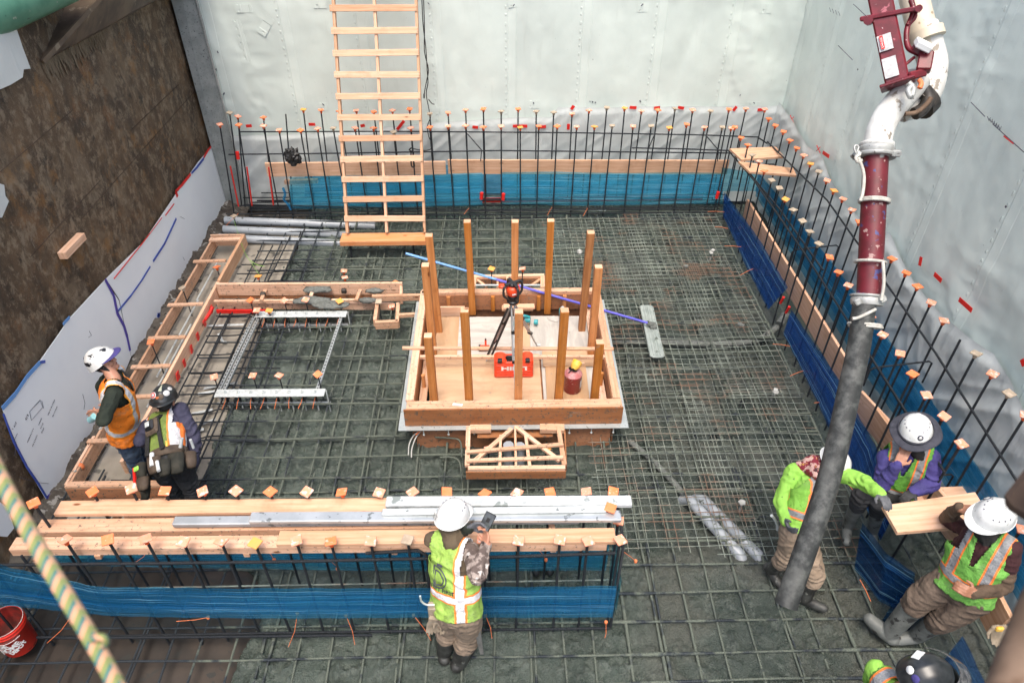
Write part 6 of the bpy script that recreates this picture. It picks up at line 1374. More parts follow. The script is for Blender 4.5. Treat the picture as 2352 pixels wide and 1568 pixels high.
# maroon box section of the boom
A_, B_ = PD(2062, 193, 5.5), PD(2010, -60, 5.5); d_ = (B_ - A_).normalized()
fw_ = (PD(2040, 100, 5.5) - Vector((0, 0, CAM_H))).normalized()
mb = MB(); mb.bar(A_, B_, .165, .165, up=-fw_); mb.build('boom_arm', M['boom_red'], ph, bevel=.012)
def onarm(uv, w_, h_, nm, mat, lift=.1):
    c = PD(uv[0], uv[1], 5.5) - fw_ * lift; mb = MB(); mb.bar(c - d_ * h_ / 2, c + d_ * h_ / 2, w_, .006, up=-fw_); return c, mb.build(nm, M[mat], ph)
mb = MB(); mb.bar(A_ - d_ * .012, A_ + d_ * .012, .24, .22, up=-fw_); mb.build('end_flange', M['boom_red'], ph, bevel=.006)
sd2 = d_.cross(fw_).normalized()
c_ = PD(2045, 30, 5.48); mb = MB(); mb.bar(c_ - sd2 * .19 - d_ * .045, c_ + sd2 * .20 + d_ * .03, .035, .22, up=-fw_); mb.tube([c_ - sd2 * .18 - d_ * .045 - fw_ * .14, c_ - sd2 * .18 - d_ * .045 + fw_ * .1], .026, 8); mb.tube([c_ + sd2 * .15 - fw_ * .16, c_ + sd2 * .15 + fw_ * .1], .035, 8); mb.build('pivot_bracket', M['boom_red'], ph, bevel=.008)
for (uv, ht) in (((2033, 98), .12), ((2045, 154), .15)):
    onarm(uv, .095, ht, 'warning_label', 'sticker', .086); cc, _ = onarm((uv[0] + 4, uv[1] - 3), .05, ht * .6, 'label_picture', 'black_plastic', .091)
cc, _ = onarm((2026, 98), .024, .10, 'label_red_bar', 'red_tape', .091)
Rl = Matrix((d_, (-fw_).cross(d_), -fw_)).transposed().to_4x4()
text_obj('lettering', 'DANGER', .019, Matrix.Translation(PD(2026, 98, 5.5) - fw_ * .0955) @ Rl, M['white_paint'], ph)
mb = MB(); mb.tube(hs([(2092, 0), (2098, 20), (2100, 40), (2085, 60), (2082, 90), (2088, 112), (2110, 124), (2122, 135), (2124, 160)], 5.42), .020, 8); mb.build('hydraulic_line', M['boom_red'], ph)
mb = MB(); mb.tube(hs([(2098, 18), (2092, 40), (2084, 58)], 5.40), .014, 8); mb.tube(hs([(2078, 150), (2090, 140), (2100, 132)], 5.42), .012, 6); mb.tube(hs([(2078, 172), (2100, 168), (2114, 155), (2112, 142)], 5.42), .010, 6); mb.build('thin_hose', M['boom_red'], ph)
mb = MB(); mb.bar(PD(2128, 122, 5.4), PD(2120, 165, 5.4), .10, .10, up=-fw_); mb.bar(PD(2085, 176, 5.4), PD(2125, 166, 5.4), .06, .06, up=-fw_); mb.bar(PD(2098, 102, 5.42), PD(2122, 120, 5.42), .09, .08, up=-fw_); mb.build('valve_block', M['boom_red'], ph, bevel=.01)
mb = MB(); mb.bar(PD(2104, 96, 5.35), PD(2136, 112, 5.35), .13, .05, up=(0, 0, 1)); mb.build('lamp_box', M['helmet_white'], ph, bevel=.008)
mb = MB(); mb.tube(hs([(2110, 182), (2116, 192), (2112, 203)], 5.4), .018, 8); mb.build('orange_lever', M['tie_orange'], ph)
mb = MB(); mb.tube(hs([(2086, 190), (2098, 205), (2092, 222), (2086, 208), (2096, 196)], 5.38), .022, 8); mb.build('shackle', M['clamp'], ph)
# clamps and straps
def ring(uv, dr, R_, th, nm, mat, tilt=0):
    c = PD(uv[0], uv[1], 5.6); mb = MB(); q = PD(uv[0] + dr[0], uv[1] + dr[1], 5.6); e = (q - c).normalized(); mb.tube([c - e * th / 2, c - e * th * .35, c, c + e * th / 2], [R_ * .94, R_, R_ * 1.03, R_ * .95], 28); return mb.build(nm, M[mat], ph)
ring((2013, 345), (-1, 10), .130, .05, 'clamp', 'clamp'); ring((2014, 333), (-1, 10), .125, .03, 'clamp', 'elbow_white'); ring((2012, 358), (-1, 10), .148, .03, 'clamp', 'clamp')
ring((1992, 692), (-1, 10), .120, .06, 'clamp', 'clamp'); ring((1993, 680), (-1, 10), .128, .02, 'clamp', 'clamp')
mb = MB(); mb.bar(PD(2045, 352, 5.5), PD(2066, 352, 5.5), .05, .07, up=-fw_); mb.bar(PD(1960, 362, 5.5), PD(1972, 350, 5.5), .05, .07, up=-fw_); mb.bar(PD(2018, 690, 5.5), PD(2032, 682, 5.5), .06, .05, up=-fw_); mb.bar(PD(1962, 697, 5.5), PD(1975, 690, 5.5), .05, .05, up=-fw_); mb.build('clamp_lugs', M['clamp'], ph, bevel=.008)
mb = MB(); mb.tube(hs([(1966, 352), (1962, 340), (1966, 334), (1972, 338), (1968, 350)], 5.45), .008, 6); mb.build('clamp_pin', M['clamp'], ph)
def sring(u, v, R_=.106, tilt=0.0):
    c = PD(u, v, 5.58); ax = (PD(u - 2, v + 20, 5.58) - c).normalized(); a = ax.orthogonal().normalized(); b = ax.cross(a); mb = MB()
    P_ = [c + (a * cos(t) + b * sin(t)) * R_ + ax * tilt * cos(t) for t in [2 * pi * k_ / 24 for k_ in range(25)]]; mb.tube(P_, .012, 6); mb.build('strap_loop', M['strap'], ph)
sring(2008, 460); sring(2008, 464); sring(1999, 602, .108); sring(1986, 745, .116); sring(1988, 750, .116)
for pts in ([(1972, 362), (1984, 400), (1982, 440), (1976, 462)], [(2028, 600), (2030, 650), (2024, 690)], [(2012, 710), (1975, 728), (1958, 732)], [(1975, 355), (1966, 362), (1970, 372), (1980, 368)]):
    mb = MB(); mb.tube(hs(pts, 5.46), .013, 6); mb.build('strap_run', M['strap'], ph)

# ------------------------------------------------------------------ things close to the camera
mb = MB(); mb.tube(smooth([PD(-60, 960, .82), PD(0, 1095, .80), (PD(75, 1235, .78)), PD(150, 1365, .76), PD(215, 1475, .75), PD(262, 1562, .74), PD(330, 1700, .73)], 6), .0085, 16)
rp = thing('rope', 'blurred braided green and peach rope hanging close to the camera at the lower left', 'rope', PD(120, 1310, .77)); mb.build('braid', M['rope'], rp)
mb = MB(); mb.tube(smooth([PD(212, 1468, .745), PD(228, 1462, .74), PD(240, 1466, .74), PD(242, 1478, .745), PD(225, 1480, .745)], 4), .004, 8); mb.build('whipping', M['rope'], rp)
mb = MB(); P_ = [PD(2500, 900, .9), PD(2420, 1180, .86), PD(2350, 1400, .82), PD(2290, 1600, .8), PD(2250, 1760, .78)]
P2 = smooth([PD(2530, 1060, .90), PD(2445, 1290, .88), PD(2375, 1450, .86), PD(2322, 1590, .84), PD(2270, 1750, .82)], 5)
mb.tube(P2, .026, 20, rf=lambda i, j: 1 + .05 * mnoise.noise(Vector((i * .4, j * .6, 0)))); tag(mb.build('timber_pole', M['log']), 'blurred pale brown pole crossing the lower right corner near the camera', 'pole')
mb = MB(); Q0 = [PD(2298, 1148, 1.0), PD(2352, 1078, 1.0), PD(2440, 1010, 1.0), PD(2460, 1260, 1.0), PD(2362, 1200, 1.0), PD(2318, 1172, 1.0)]
vv = (PD(2352, 1150, 1) - Vector((0, 0, CAM_H))).normalized(); mb.prism(Q0, vv * .07); tag(mb.build('wood_lump', M['log_dark'], bevel=.008), 'blurred dark brown timber end close to the camera at the right edge', 'timber')
# ------------------------------------------------------------------ people
CO = Vector((0, 0, CAM_H))
def J(parent, u, v, L, far=False):
    """joint sighted at (u, v), one bone length L from its parent"""
    r = Vector(ray(u, v)).normalized(); o = CO - parent; b = o.dot(r); c = o.dot(o) - L * L; D = b * b - c
    t = -b if D < 0 else -b + (sqrt(D) if far else -sqrt(D))
    q = CO + r * t
    if D < 0: q = parent + (q - parent).normalized() * L
    return q
def frame(fwd, up):
    u = Vector(up).normalized(); f = Vector(fwd); f = (f - u * f.dot(u)).normalized(); r = f.cross(u)
    return Matrix((r, f, u)).transposed()          # columns: right, forward, up
class Body:
    def __init__(s): s.p = []
    def c(s, p, q, r1, r2, tag, R=None, sx=1, sy=1): s.p.append(('c', Vector(p), Vector(q), r1, r2, tag, R, sx, sy))
    def e(s, c, R, rad, tag): s.p.append(('e', Vector(c), R, rad, tag))
    def mesh(s, infl=0.0):
        mb = MB()
        for q in s.p:
            if q[0] == 'c':
                _, a, b, r1, r2, tg, R, sx, sy = q; r1 += infl; r2 += infl; d = b - a; L = d.length
                z = d.normalized() if L > 1e-6 else Vector((0, 0, 1))
                x = (R.col[0] if R is not None else z.orthogonal()); x = (x - z * x.dot(z)).normalized(); y = z.cross(x)
                Mx = Matrix((x, y, z)).transposed().to_4x4(); Mx.translation = a
                pr = [(r1 * sin(t), -r1 * cos(t)) for t in [pi / 2 * k / 4 for k in range(1, 5)]] + [(r2 * sin(t), L - r2 * cos(t)) for t in [pi / 2 + pi / 2 * k / 4 for k in range(0, 4)]]
                pr = [(0.0005, -r1)] + pr + [(0.0005, L + r2)]; mb.lathe(pr, Mx, 16, sx=sx, sy=sy)
            else:
                _, c, R, rad, tg = q; Mx = (R or Matrix.Identity(3)).to_4x4(); Mx.translation = c
                mb.lathe([(max(.0005, sin(t)), -cos(t)) for t in [pi * k / 10 for k in range(11)]], Mx @ Matrix.Diagonal((rad[0] + infl, rad[1] + infl, rad[2] + infl, 1)), 16)
        return mb
    def remesh(s, vox, infl=0.0, smooth=2):
        mb = s.mesh(infl); me = mb.mesh(name='tmp'); o = bpy.data.objects.new('tmp', me); COL.objects.link(o)
        m = o.modifiers.new('r', 'REMESH'); m.mode = 'VOXEL'; m.voxel_size = vox
        if smooth: k = o.modifiers.new('s', 'SMOOTH'); k.factor = .5; k.iterations = smooth
        bpy.context.view_layer.update(); ev = o.evaluated_get(bpy.context.evaluated_depsgraph_get()); em = bpy.data.meshes.new_from_object(ev)
        n = len(em.vertices); V = np.empty(n * 3); em.vertices.foreach_get('co', V); Nn = np.empty(n * 3); em.vertices.foreach_get('normal', Nn)
        bpy.data.objects.remove(o); return em, V.reshape(-1, 3), Nn.reshape(-1, 3)
    def label(s, P):
        best = np.full(len(P), 1e9); idx = np.zeros(len(P), int)
        for i, q in enumerate(s.p):
            if q[0] == 'c':
                _, a, b, r1, r2, tg, R, sx, sy = q; a_ = np.array(a); d = np.array(b) - a_; L2 = max(1e-9, d @ d); W = P - a_
                t = np.clip(W @ d / L2, 0, 1); perp = W - t[:, None] * d
                if R is not None:
                    z = np.array((b - a).normalized()); x = np.array(R.col[0]); x = x - z * (x @ z); x /= np.linalg.norm(x); y = np.cross(z, x)
                    ax_ = perp @ x; ay_ = perp @ y; az_ = perp @ z; dist = np.sqrt((ax_ / sx) ** 2 + (ay_ / sy) ** 2 + az_ ** 2)
                else: dist = np.linalg.norm(perp, axis=1)
                dd = dist - (r1 + (r2 - r1) * t)
            else:
                _, c, R, rad, tg = q; W = P - np.array(c)
                if R is not None: W = W @ np.array(R)
                k = np.linalg.norm(W / np.array(rad), axis=1); dd = (k - 1) * min(rad)
            m = dd < best; best[m] = dd[m]; idx[m] = i
        return idx
CLOTH = set('neon purple navy dkgreen brown_sleeve maroon camo tan_pants brown_pants jeans dark_pants hood black_cloth floral redcloth'.split())
def build_body(B, parent, name='body', vox=.0065, seed=0, joints=()):
    em, V, Nn = B.remesh(vox)
    nf = len(em.polygons); C_ = np.empty(nf * 3); em.polygons.foreach_get('center', C_); C_ = C_.reshape(-1, 3)
    tags = []; 
    for q in B.p:
        t = q[5] if q[0] == 'c' else q[4]
        if t not in tags: tags.append(t)
    pi_ = B.label(C_); tagi = np.array([tags.index(q[5] if q[0] == 'c' else q[4]) for q in B.p])
    # cloth folds
    vi = tagi[B.label(V)]; cl = np.array([t in CLOTH for t in tags])[vi].astype(float)
    jb = np.zeros(len(V))
    for j in joints: jb = np.maximum(jb, np.exp(-(np.linalg.norm(V - np.array(j), axis=1) / .13) ** 2))
    x, y, z = V.T
    w1 = 1 - np.abs(vn(x * 7 + 2 * vn(x * 5, y * 5, z * 5, 3), y * 7, z * 13, seed + 1)) * 2; w2 = 1 - np.abs(vn(x * 15, y * 15, z * 22, seed + 2)) * 2
    w3 = np.sin(z * 95 + 3 * vn(x * 9, y * 9, z * 9, seed + 5) * 2)
    V = V + Nn * (cl * (.009 * w1 + .005 * w2 + .008 * jb * w3))[:, None]
    V = V - np.array(origin(parent)); em.vertices.foreach_set('co', V.astype(np.float32).ravel())
    em.materials.clear()
    for t in tags: em.materials.append(M[t])
    em.polygons.foreach_set('material_index', tagi[pi_].astype(np.int32)); em.polygons.foreach_set('use_smooth', np.full(nf, True)); em.update()
    em.name = name; o = bpy.data.objects.new(name, em); COL.objects.link(o); o.parent = parent; return o
def hand(B, w, d, n, tag, curl=.5, th=1, k=1.0, spread=.0):
    d = Vector(d).normalized(); n = Vector(n); n = (n - d * n.dot(d)).normalized(); s = d.cross(n); w = Vector(w)
    g = .0015 if 'glove' in tag else 0
    for i, o in enumerate((-.031, -.0105, .0105, .031)):
        a = w + s * o * .6 * k; b = w + d * (.082 - abs(o) * .25) * k + s * o * k; B.c(a, b, .0145 * k + g, .0125 * k + g, tag)
        ln = (.036, .042, .045, .038)[i] * k; p = b; ang = 0; rr = .0098 * k + g; sp = s * (o * spread * 8)
        for j, f in enumerate((1, .68, .55)):
            ang += curl * (.9, 1.0, .8)[j] * (1 + .12 * ((i * 7) % 3 - 1)); q = p + ((d + sp) * cos(ang) + n * sin(ang)).normalized() * ln * f; B.c(p, q, rr, rr * .9, tag); p = q; rr *= .9
    a = w + d * .022 * k + s * .028 * th * k; b = a + (d * .5 + s * th * .75 + n * .35).normalized() * .042 * k; c = b + (d * .85 + s * th * .1 + n * (.3 + curl * .5)).normalized() * .032 * k
    B.c(w + d * .01, a, .016 * k, .016 * k + g, tag); B.c(a, b, .0145 * k + g, .0115 * k + g, tag); B.c(b, c, .0115 * k + g, .009 * k + g, tag)
def head(B, c, F, skin='skin', hood=None, eyes=True):
    L = lambda x, y, z: c + F @ Vector((x, y, z))
    B.e(L(0, -.005, .022), F, (.074, .092, .098), skin); B.e(L(0, .018, -.045), F, (.056, .068, .072), skin); B.e(L(0, .062, -.085), F, (.028, .026, .024), skin)
    B.c(L(0, .088, .012), L(0, .106, -.024), .008, .0135, skin); B.c(L(-.012, .094, -.028), L(.012, .094, -.028), .009, .009, skin)
    for s in (-1, 1):
        B.e(L(s * .075, -.008, -.008), F, (.011, .022, .032), skin); B.e(L(s * .040, .066, -.022), F, (.024, .022, .022), skin)
        if eyes: B.e(L(s * .030, .083, .008), F, (.013, .007, .0065), 'hair'); B.c(L(s * .018, .090, .026), L(s * .044, .080, .028), .005, .004, 'hair')
    if eyes: B.c(L(-.018, .086, -.058), L(.018, .086, -.058), .0055, .0055, 'lips')
    B.e(L(0, -.03, .012), F, (.078, .078, .09), 'hair' if not hood else hood)
def torso(B, pel, neck, shL, shR, F, tag, ptag, k=1.0):
    mid = pel.lerp(neck, .55); ch = pel.lerp(neck, .78)
    B.c(pel + F.col[2] * -.02, pel + F.col[2] * .05, .118 * k, .112 * k, ptag, F, 1.38, 1.0)
    B.c(pel.lerp(neck, .16), mid, .112 * k, .118 * k, tag, F, 1.35, 1.0); B.c(mid, ch, .118 * k, .108 * k, tag, F, 1.42, 1.0)
    B.c(shL.lerp(neck, .12), neck - F.col[2] * .03, .055, .058, tag); B.c(shR.lerp(neck, .12), neck - F.col[2] * .03, .055, .058, tag); B.c(shL, shR, .054, .054, tag)
    B.c(shL, ch, .06, .07, tag); B.c(shR, ch, .06, .07, tag)
def limb(B, pts, rs, tag):
    for i in range(len(pts) - 1): B.c(pts[i], pts[i + 1], rs[i], rs[i + 1], tag)
def boot(B, knee, ankle, fwd, tag, h_=.6, up=None, r=.064):
    """rubber boot: shaft up the shin, foot along fwd, sole below the ankle"""
    fwd = Vector(fwd).normalized(); sh = (knee - ankle); up = Vector(up).normalized() if up else Vector((0, 0, 1)); top = ankle + sh * h_
    B.c(top, ankle, r, max(.052, r * .8), tag); s = -up * .045
    q = max(1, r / .066); B.c(ankle + s * .55 - fwd * .045, ankle + s * .55 + fwd * .02, .046 * q, .048 * q, tag); B.c(ankle + s * .55, ankle + s + fwd * .13, .050 * q, .042 * q, tag); B.c(ankle + s + fwd * .1, ankle + s + fwd * .175, .044 * q, .038 * q, tag)
    B.c(top - (top - ankle).normalized() * .01, top, r + .004, r + .005, tag)
def vest(parent, pel, neck, shL, shR, F, mat, lo=-.02, name='vest', vneck=False, infl=.016, k=1.0, seed=3, arm=-.028, vw=1.0):
    B = Body(); torso(B, pel, neck, shL.lerp(neck, .12), shR.lerp(neck, .12), F, 'x', 'x', k)
    if lo < -.05: B.c(pel + F.col[2] * lo, pel, .12 * k, .122 * k, 'x', F, 1.38, 1.0)
    em, V, Nn = B.remesh(.010, infl, 3); x, y, z = V.T
    w1 = 1 - np.abs(vn(x * 6, y * 6, z * 9 + 2 * vn(x * 4, y * 4, z * 4, 3), seed)) * 2; V = V + Nn * (.013 * w1 + .006 * vn(x * 16, y * 16, z * 16, seed + 2))[:, None]
    Fm = np.array(F); P = (V - np.array(pel)) @ Fm; em.vertices.foreach_set('co', P.astype(np.float32).ravel()); em.update()
    nk = (np.array(neck) - np.array(pel)) @ Fm; sl_ = (np.array(shL) - np.array(pel)) @ Fm; sr_ = (np.array(shR) - np.array(pel)) @ Fm
    bm = bmesh.new(); bm.from_mesh(em); kill = []
    for f in bm.faces:
        c = f.calc_center_median(); dn = sqrt((c.x - nk[0]) ** 2 + ((c.y - nk[1]) / 1.15) ** 2)
        if c.z > nk[2] - .035 and dn < .078: kill.append(f)
        elif vneck and c.y > .03 and c.z > nk[2] - .26 and abs(c.x - nk[0] * .5) < .012 + .28 * vw * (c.z - nk[2] + .26): kill.append(f)
        elif c.z < lo * 1.0 - .0: kill.append(f)
        else:
            for s_, sg in ((sl_, -1), (sr_, 1)):
                if sg * (c.x - s_[0]) > arm and (c - Vector(s_)).length < .20 and c.z > s_[2] - .15: kill.append(f); break
    bmesh.ops.delete(bm, geom=kill, context='FACES'); bm.to_mesh(em); bm.free()
    em.polygons.foreach_set('use_smooth', np.full(len(em.polygons), True)); em.materials.clear(); em.materials.append(mat); em.name = name
    o = bpy.data.objects.new(name, em); COL.objects.link(o); o.parent = parent
    m4 = F.to_4x4(); m4.translation = pel - origin(parent); o.matrix_local = m4
    sd_ = o.modifiers.new('thick', 'SOLIDIFY'); sd_.thickness = .004; sd_.offset = 1
    return o
def helmet(parent, c, F, mat, brim='cap', brim_mat=None, vents=True, name='hard_hat', sc=1.0):
    T = F.to_4x4(); T.translation = c; rx, ry, rz = .118 * sc, .146 * sc, .130 * sc
    def sh(a, e, k=1.0):
        x, y, z = cos(a) * cos(e), sin(a) * cos(e), sin(e); rdg = 1 + .030 * math.exp(-(x / .13) ** 2) * (e > .3) + .012 * math.exp(-((abs(x) - .5) / .08) ** 2)
        fl = 1 + .05 * max(0, 1 - e / .25); low = -.028 * (.5 - .5 * sin(a)) * max(0, 1 - e / .5)
        return T @ Vector((x * rx * rdg * fl * k, y * ry * rdg * fl * k, z * rz * rdg * k + low + .012))
    mb = MB(); mb.grid(lambda u, v: sh(u, v), 44, 16, 0, 2 * pi, 0, pi / 2); 
    mb.grid(lambda u, v: sh(u, v, .955), 30, 8, 2 * pi, 0, 0, pi / 2)
    mb.grid(lambda u, v: sh(u, 0, .955 + .075 * v), 44, 1, 0, 2 * pi, 0, 1)
    o = mb.build(name, mat, parent)
    if brim == 'cap':
        mb = MB()
        def br(u, v):
            a = pi / 2 + u; x, y = cos(a) * rx * 1.05, sin(a) * ry * 1.05; ex = .062 * max(0, cos(u * 1.25)) ** .6 * v
            return T @ Vector((x * (1 + ex * 1.5), y + ex, .010 - ex * .28 + .003 * (1 - v)))
        mb.grid(br, 20, 4, -1.25, 1.25, 0, 1); bo = mb.build('peak', brim_mat or mat, o if False else parent); s_ = bo.modifiers.new('t', 'SOLIDIFY'); s_.thickness = .005
    elif brim == 'wide':
        mb = MB()
        def br(u, v):
            r = 1.0 + (.52 - .16 * max(0, sin(u))) * v; dr = -.028 * v ** 1.5 + .012 * sin(u * 3 + 1) * v
            return T @ Vector((cos(u) * rx * r * 1.02, sin(u) * ry * r * .98, .018 + dr))
        mb.grid(br, 48, 8, 0, 2 * pi, 0, 1); mb.grid(lambda u, v: T @ Vector((cos(u) * (rx * 1.07), sin(u) * (ry * 1.07), .014 + v * .035)), 48, 1, 0, 2 * pi, 0, 1)
        bo = mb.build('sun_brim', brim_mat, parent); s_ = bo.modifiers.new('t', 'SOLIDIFY'); s_.thickness = .006
    if vents:
        for sx in (-1, 1):
            for k_ in range(4):
                a = pi / 2 + sx * (.55 + .38 * k_); mb = MB(); mb.tube([sh(a, .78), sh(a + .09, .78)], .0048, 6); mb.build('vent', M['ink'], parent)
        for k_ in range(5): a = -pi / 2 + (k_ - 2) * .12; mb = MB(); mb.tube([sh(a, .85), sh(a + .04, .85)], .0045, 6); mb.build('vent', M['ink'], parent)
    return sh
def decal(parent, p, nrm, r, mat, name='sticker', th=.004, n=18):
    q = Vector(nrm).to_track_quat('Z', 'Y').to_matrix().to_4x4(); q.translation = p; mb = MB(); mb.lathe([(0, th), (r * .95, th), (r, 0)], q, n); return mb.build(name, mat, parent)
UP = Vector((0, 0, 1))

# --- worker in a lime vest using a phone at the lumber stack
P3 = thing('person', 'person in lime vest seen from behind holding a phone over the lumber stack', 'person', (-.45, 3.12, 0))
pel = PY(1048, 1395, 3.06); neck = PY(1042, 1245, 3.29); fw = Vector((.42, .9, 0)); F = frame(fw, neck - pel); rt = F.col[0]
hc = PY(1040, 1200, 3.40); hc = neck + (hc - neck).normalized() * .17
shR = PY(1083, 1264, 3.22); shL = PY(994, 1240, 3.34)
elR = J(shR, 1098, 1322, .29); wrR = J(elR, 1116, 1252, .26, True); ph_c = PY(1118, 1200, wrR.y + .11)
elL = shL + Vector((.12, .2, -.2)); wrL = PY(1078, 1214, ph_c.y - .02)
B = Body(); torso(B, pel, neck, shL, shR, F, 'hood', 'tan_pants', 1.12); B.c(neck - UP * .03, hc, .066, .07, 'hood'); head(B, hc, frame(Vector((.5, .85, -.35)), Vector((.1, .3, 1))), 'skin', 'hood')
B.c(hc - UP * .05 - F.col[1] * .03, neck, .085, .085, 'hood')
limb(B, [shR, shR.lerp(elR, .5), elR], [.064, .062, .056], 'camo'); limb(B, [elR, elR.lerp(wrR, .45), wrR], [.055, .050, .034], 'camo')
limb(B, [shL, elL, wrL], [.058, .05, .034], 'dkgreen')
hand(B, wrR, (ph_c - wrR), Vector((-.5, -.2, .3)), 'skin_light', .55, -1); hand(B, wrL, (ph_c - wrL) + Vector((0, 0, .03)), Vector((.4, -.5, .1)), 'glove', .5, 1)
gz = -.02
anR = PZ(1056, 1515, .05); anL = PZ(1020, 1498, .05)
hpR, hpL = pel + rt * .085 - UP * .03, pel - rt * .085 - UP * .03
knR = J(hpR, 1074, 1452, .44); knL = J(hpL, 1024, 1440, .42)
knR = hpR.lerp(anR, .5) + F.col[1] * .06 + rt * .02; knL = hpL.lerp(anL, .5) + F.col[1] * .05
limb(B, [hpR, hpR.lerp(knR, .5), knR, knR.lerp(anR, .35)], [.12, .115, .098, .096], 'tan_pants'); limb(B, [hpL, hpL.lerp(knL, .5), knL, knL.lerp(anL, .3)], [.12, .112, .092, .088], 'tan_pants')
boot(B, knR, anR, (.55, .8, 0), 'boot_black', .72, r=.088); boot(B, knL, anL, (-.1, 1, 0), 'boot_black', .72, r=.082)
build_body(B, P3, joints=(elR, knR, knL), seed=3)
v3 = vest(P3, pel, neck, shL, shR, F, M['vest_lime'], -.02, k=1.17)
Fh = frame(Vector((.5, .8, -.28)), Vector((.12, .25, 1))); helmet(P3, hc + UP * .035, Fh, M['helmet_white'], 'cap')
# lettering on the vest back, wrapped on to the cloth
bpy.context.view_layer.update(); dgv = bpy.context.evaluated_depsgraph_get(); bvh = BVHTree.FromObject(v3, dgv); m3 = v3.matrix_local.copy(); org3 = origin(P3)
def onvest(x, z, lift=.009):
    """point of the vest back at local (x across, z up)"""
    h_ = bvh.ray_cast(Vector((x, -1, z)), Vector((0, 1, 0))); y = h_[0].y if h_[0] else -.15
    return org3 + (m3 @ Vector((x, y - lift, z)))
text_obj('lettering', 'SAFETY FIRST', .048, None, M['ink'], P3, ext=.0004, bold=.0008, warp=lambda q: onvest(q.x - .055, q.y + .245 - .0 * q.x))
mb = MB()
for s_ in (1.0, .66):
    pts = [(-.05, .065), (-.05, -.065), (-.01, -.065), (.03, -.05), (.05, -.02), (.052, .01), (.035, .045), (.0, .063), (-.05, .065)]
    P_ = [onvest(-.045 + x * s_ * 1.25, .345 + y * s_ * 1.25) for x, y in pts]; mb.tube(smooth(P_, 3), .005, 5)
mb.build('logo', M['ink'], P3)
mb = MB(); a = onvest(-.06, .462); b = onvest(-.015, .456); mb.bar(a, b, .018, .006, up=-F.col[1]); mb.build('vest_label', M['ink'], P3)
text_obj('lettering', 'SAFETY', .022, Matrix.Translation(hc + Fh @ Vector((-.085, -.115, .075))) @ (Fh @ Matrix.Rotation(radians(-35), 3, 'Z')).to_4x4() @ Matrix.Rotation(radians(62), 4, 'X'), M['clamp'], P3)
text_obj('lettering', 'FIRST', .022, Matrix.Translation(hc + Fh @ Vector((-.088, -.125, .052))) @ (Fh @ Matrix.Rotation(radians(-35), 3, 'Z')).to_4x4() @ Matrix.Rotation(radians(62), 4, 'X'), M['clamp'], P3)
# phone
fwd_ = (ph_c - CO).normalized(); pu = Vector((.38, .42, .62)).normalized(); pr = pu.cross(-fwd_).normalized(); pn = pr.cross(pu)
R_ = Matrix((pr, pu, pn)).transposed(); fo = thing('phone', 'black smartphone held up by the worker at the lumber stack', 'phone', ph_c)
mb = MB(); mb.box(ph_c, (.084, .165, .011), R=R_); mb.build('case', M['black_plastic'], fo, bevel=.005)
scm = pm('phone_screen', (.05, .055, .06), (.08, .09, .09), 20, rough=.15)
mb = MB(); mb.box(ph_c + pn * .0062, (.074, .152, .0012), R=R_); mb.build('screen', scm, fo)
mb = MB(); mb.box(ph_c + pn * .0072 + pu * .025, (.026, .034, .001), R=R_); mb.build('picture', M['hair'], fo)
mb = MB(); mb.box(ph_c + pn * .0072 - pu * .022, (.045, .006, .001), R=R_); mb.box(ph_c + pn * .0072 - pu * .035, (.035, .005, .001), R=R_); mb.build('screen_text', M['green_paint'], fo)
# belt tools
g_ = PY(1012, 1418, 3.05); pk = thing('work_gloves', 'pale work gloves and hooked tool hanging from the belt of the phone worker', 'gloves', g_)
B = Body(); hand(B, g_ + Vector((.02, 0, -.02)), (-.1, 0, -1), (0, -1, 0), 'x', .12, 1, 1.1, .02); hand(B, g_ + Vector((-.06, 0, -.03)), (-.18, 0, -1), (0, -1, 0), 'x', .1, -1, 1.1, .02)
em, V, Nn = B.remesh(.006); V = V - np.array(g_); em.vertices.foreach_set('co', V.astype(np.float32).ravel()); em.materials.clear(); em.materials.append(M['glove'] if False else M['tan_leather']); em.polygons.foreach_set('use_smooth', np.full(len(em.polygons), True)); o = bpy.data.objects.new('gloves', em); COL.objects.link(o); o.parent = pk
mb = MB(); mb.tube(smooth([PY(u, v, 3.0) for u, v in [(965, 1368), (968, 1380), (980, 1388), (998, 1388)]]), .008, 6); mb.build('hook', M['galv'], pk)
mb = MB(); mb.box(PY(1000, 1398, 3.04), (.11, .07, .12)); mb.tube([PY(985, 1417, 3.0), PY(1005, 1420, 3.0)], .022, 8); mb.build('tool_pouch', M['tan_leather'], P3, bevel=.02)
mb = MB(); p, q = PY(1088, 1402, 3.03), PY(1106, 1500, 3.0); mb.hexa([p + Vector((-.035, -.01, 0)), p + Vector((.035, -.01, 0)), p + Vector((.035, .01, 0)), p + Vector((-.035, .01, 0)), q + Vector((-.012, -.008, 0)), q + Vector((.018, -.008, 0)), q + Vector((.018, .008, 0)), q + Vector((-.012, .008, 0))])
tag(mb.build('hand_trowel', pm('dull_steel', (.20, .20, .19), (.12, .12, .115), 18, rough=.5, metal=.3, coord='World'), bevel=.002), 'long dull steel blade hanging at the right hip of the phone worker', 'blade')

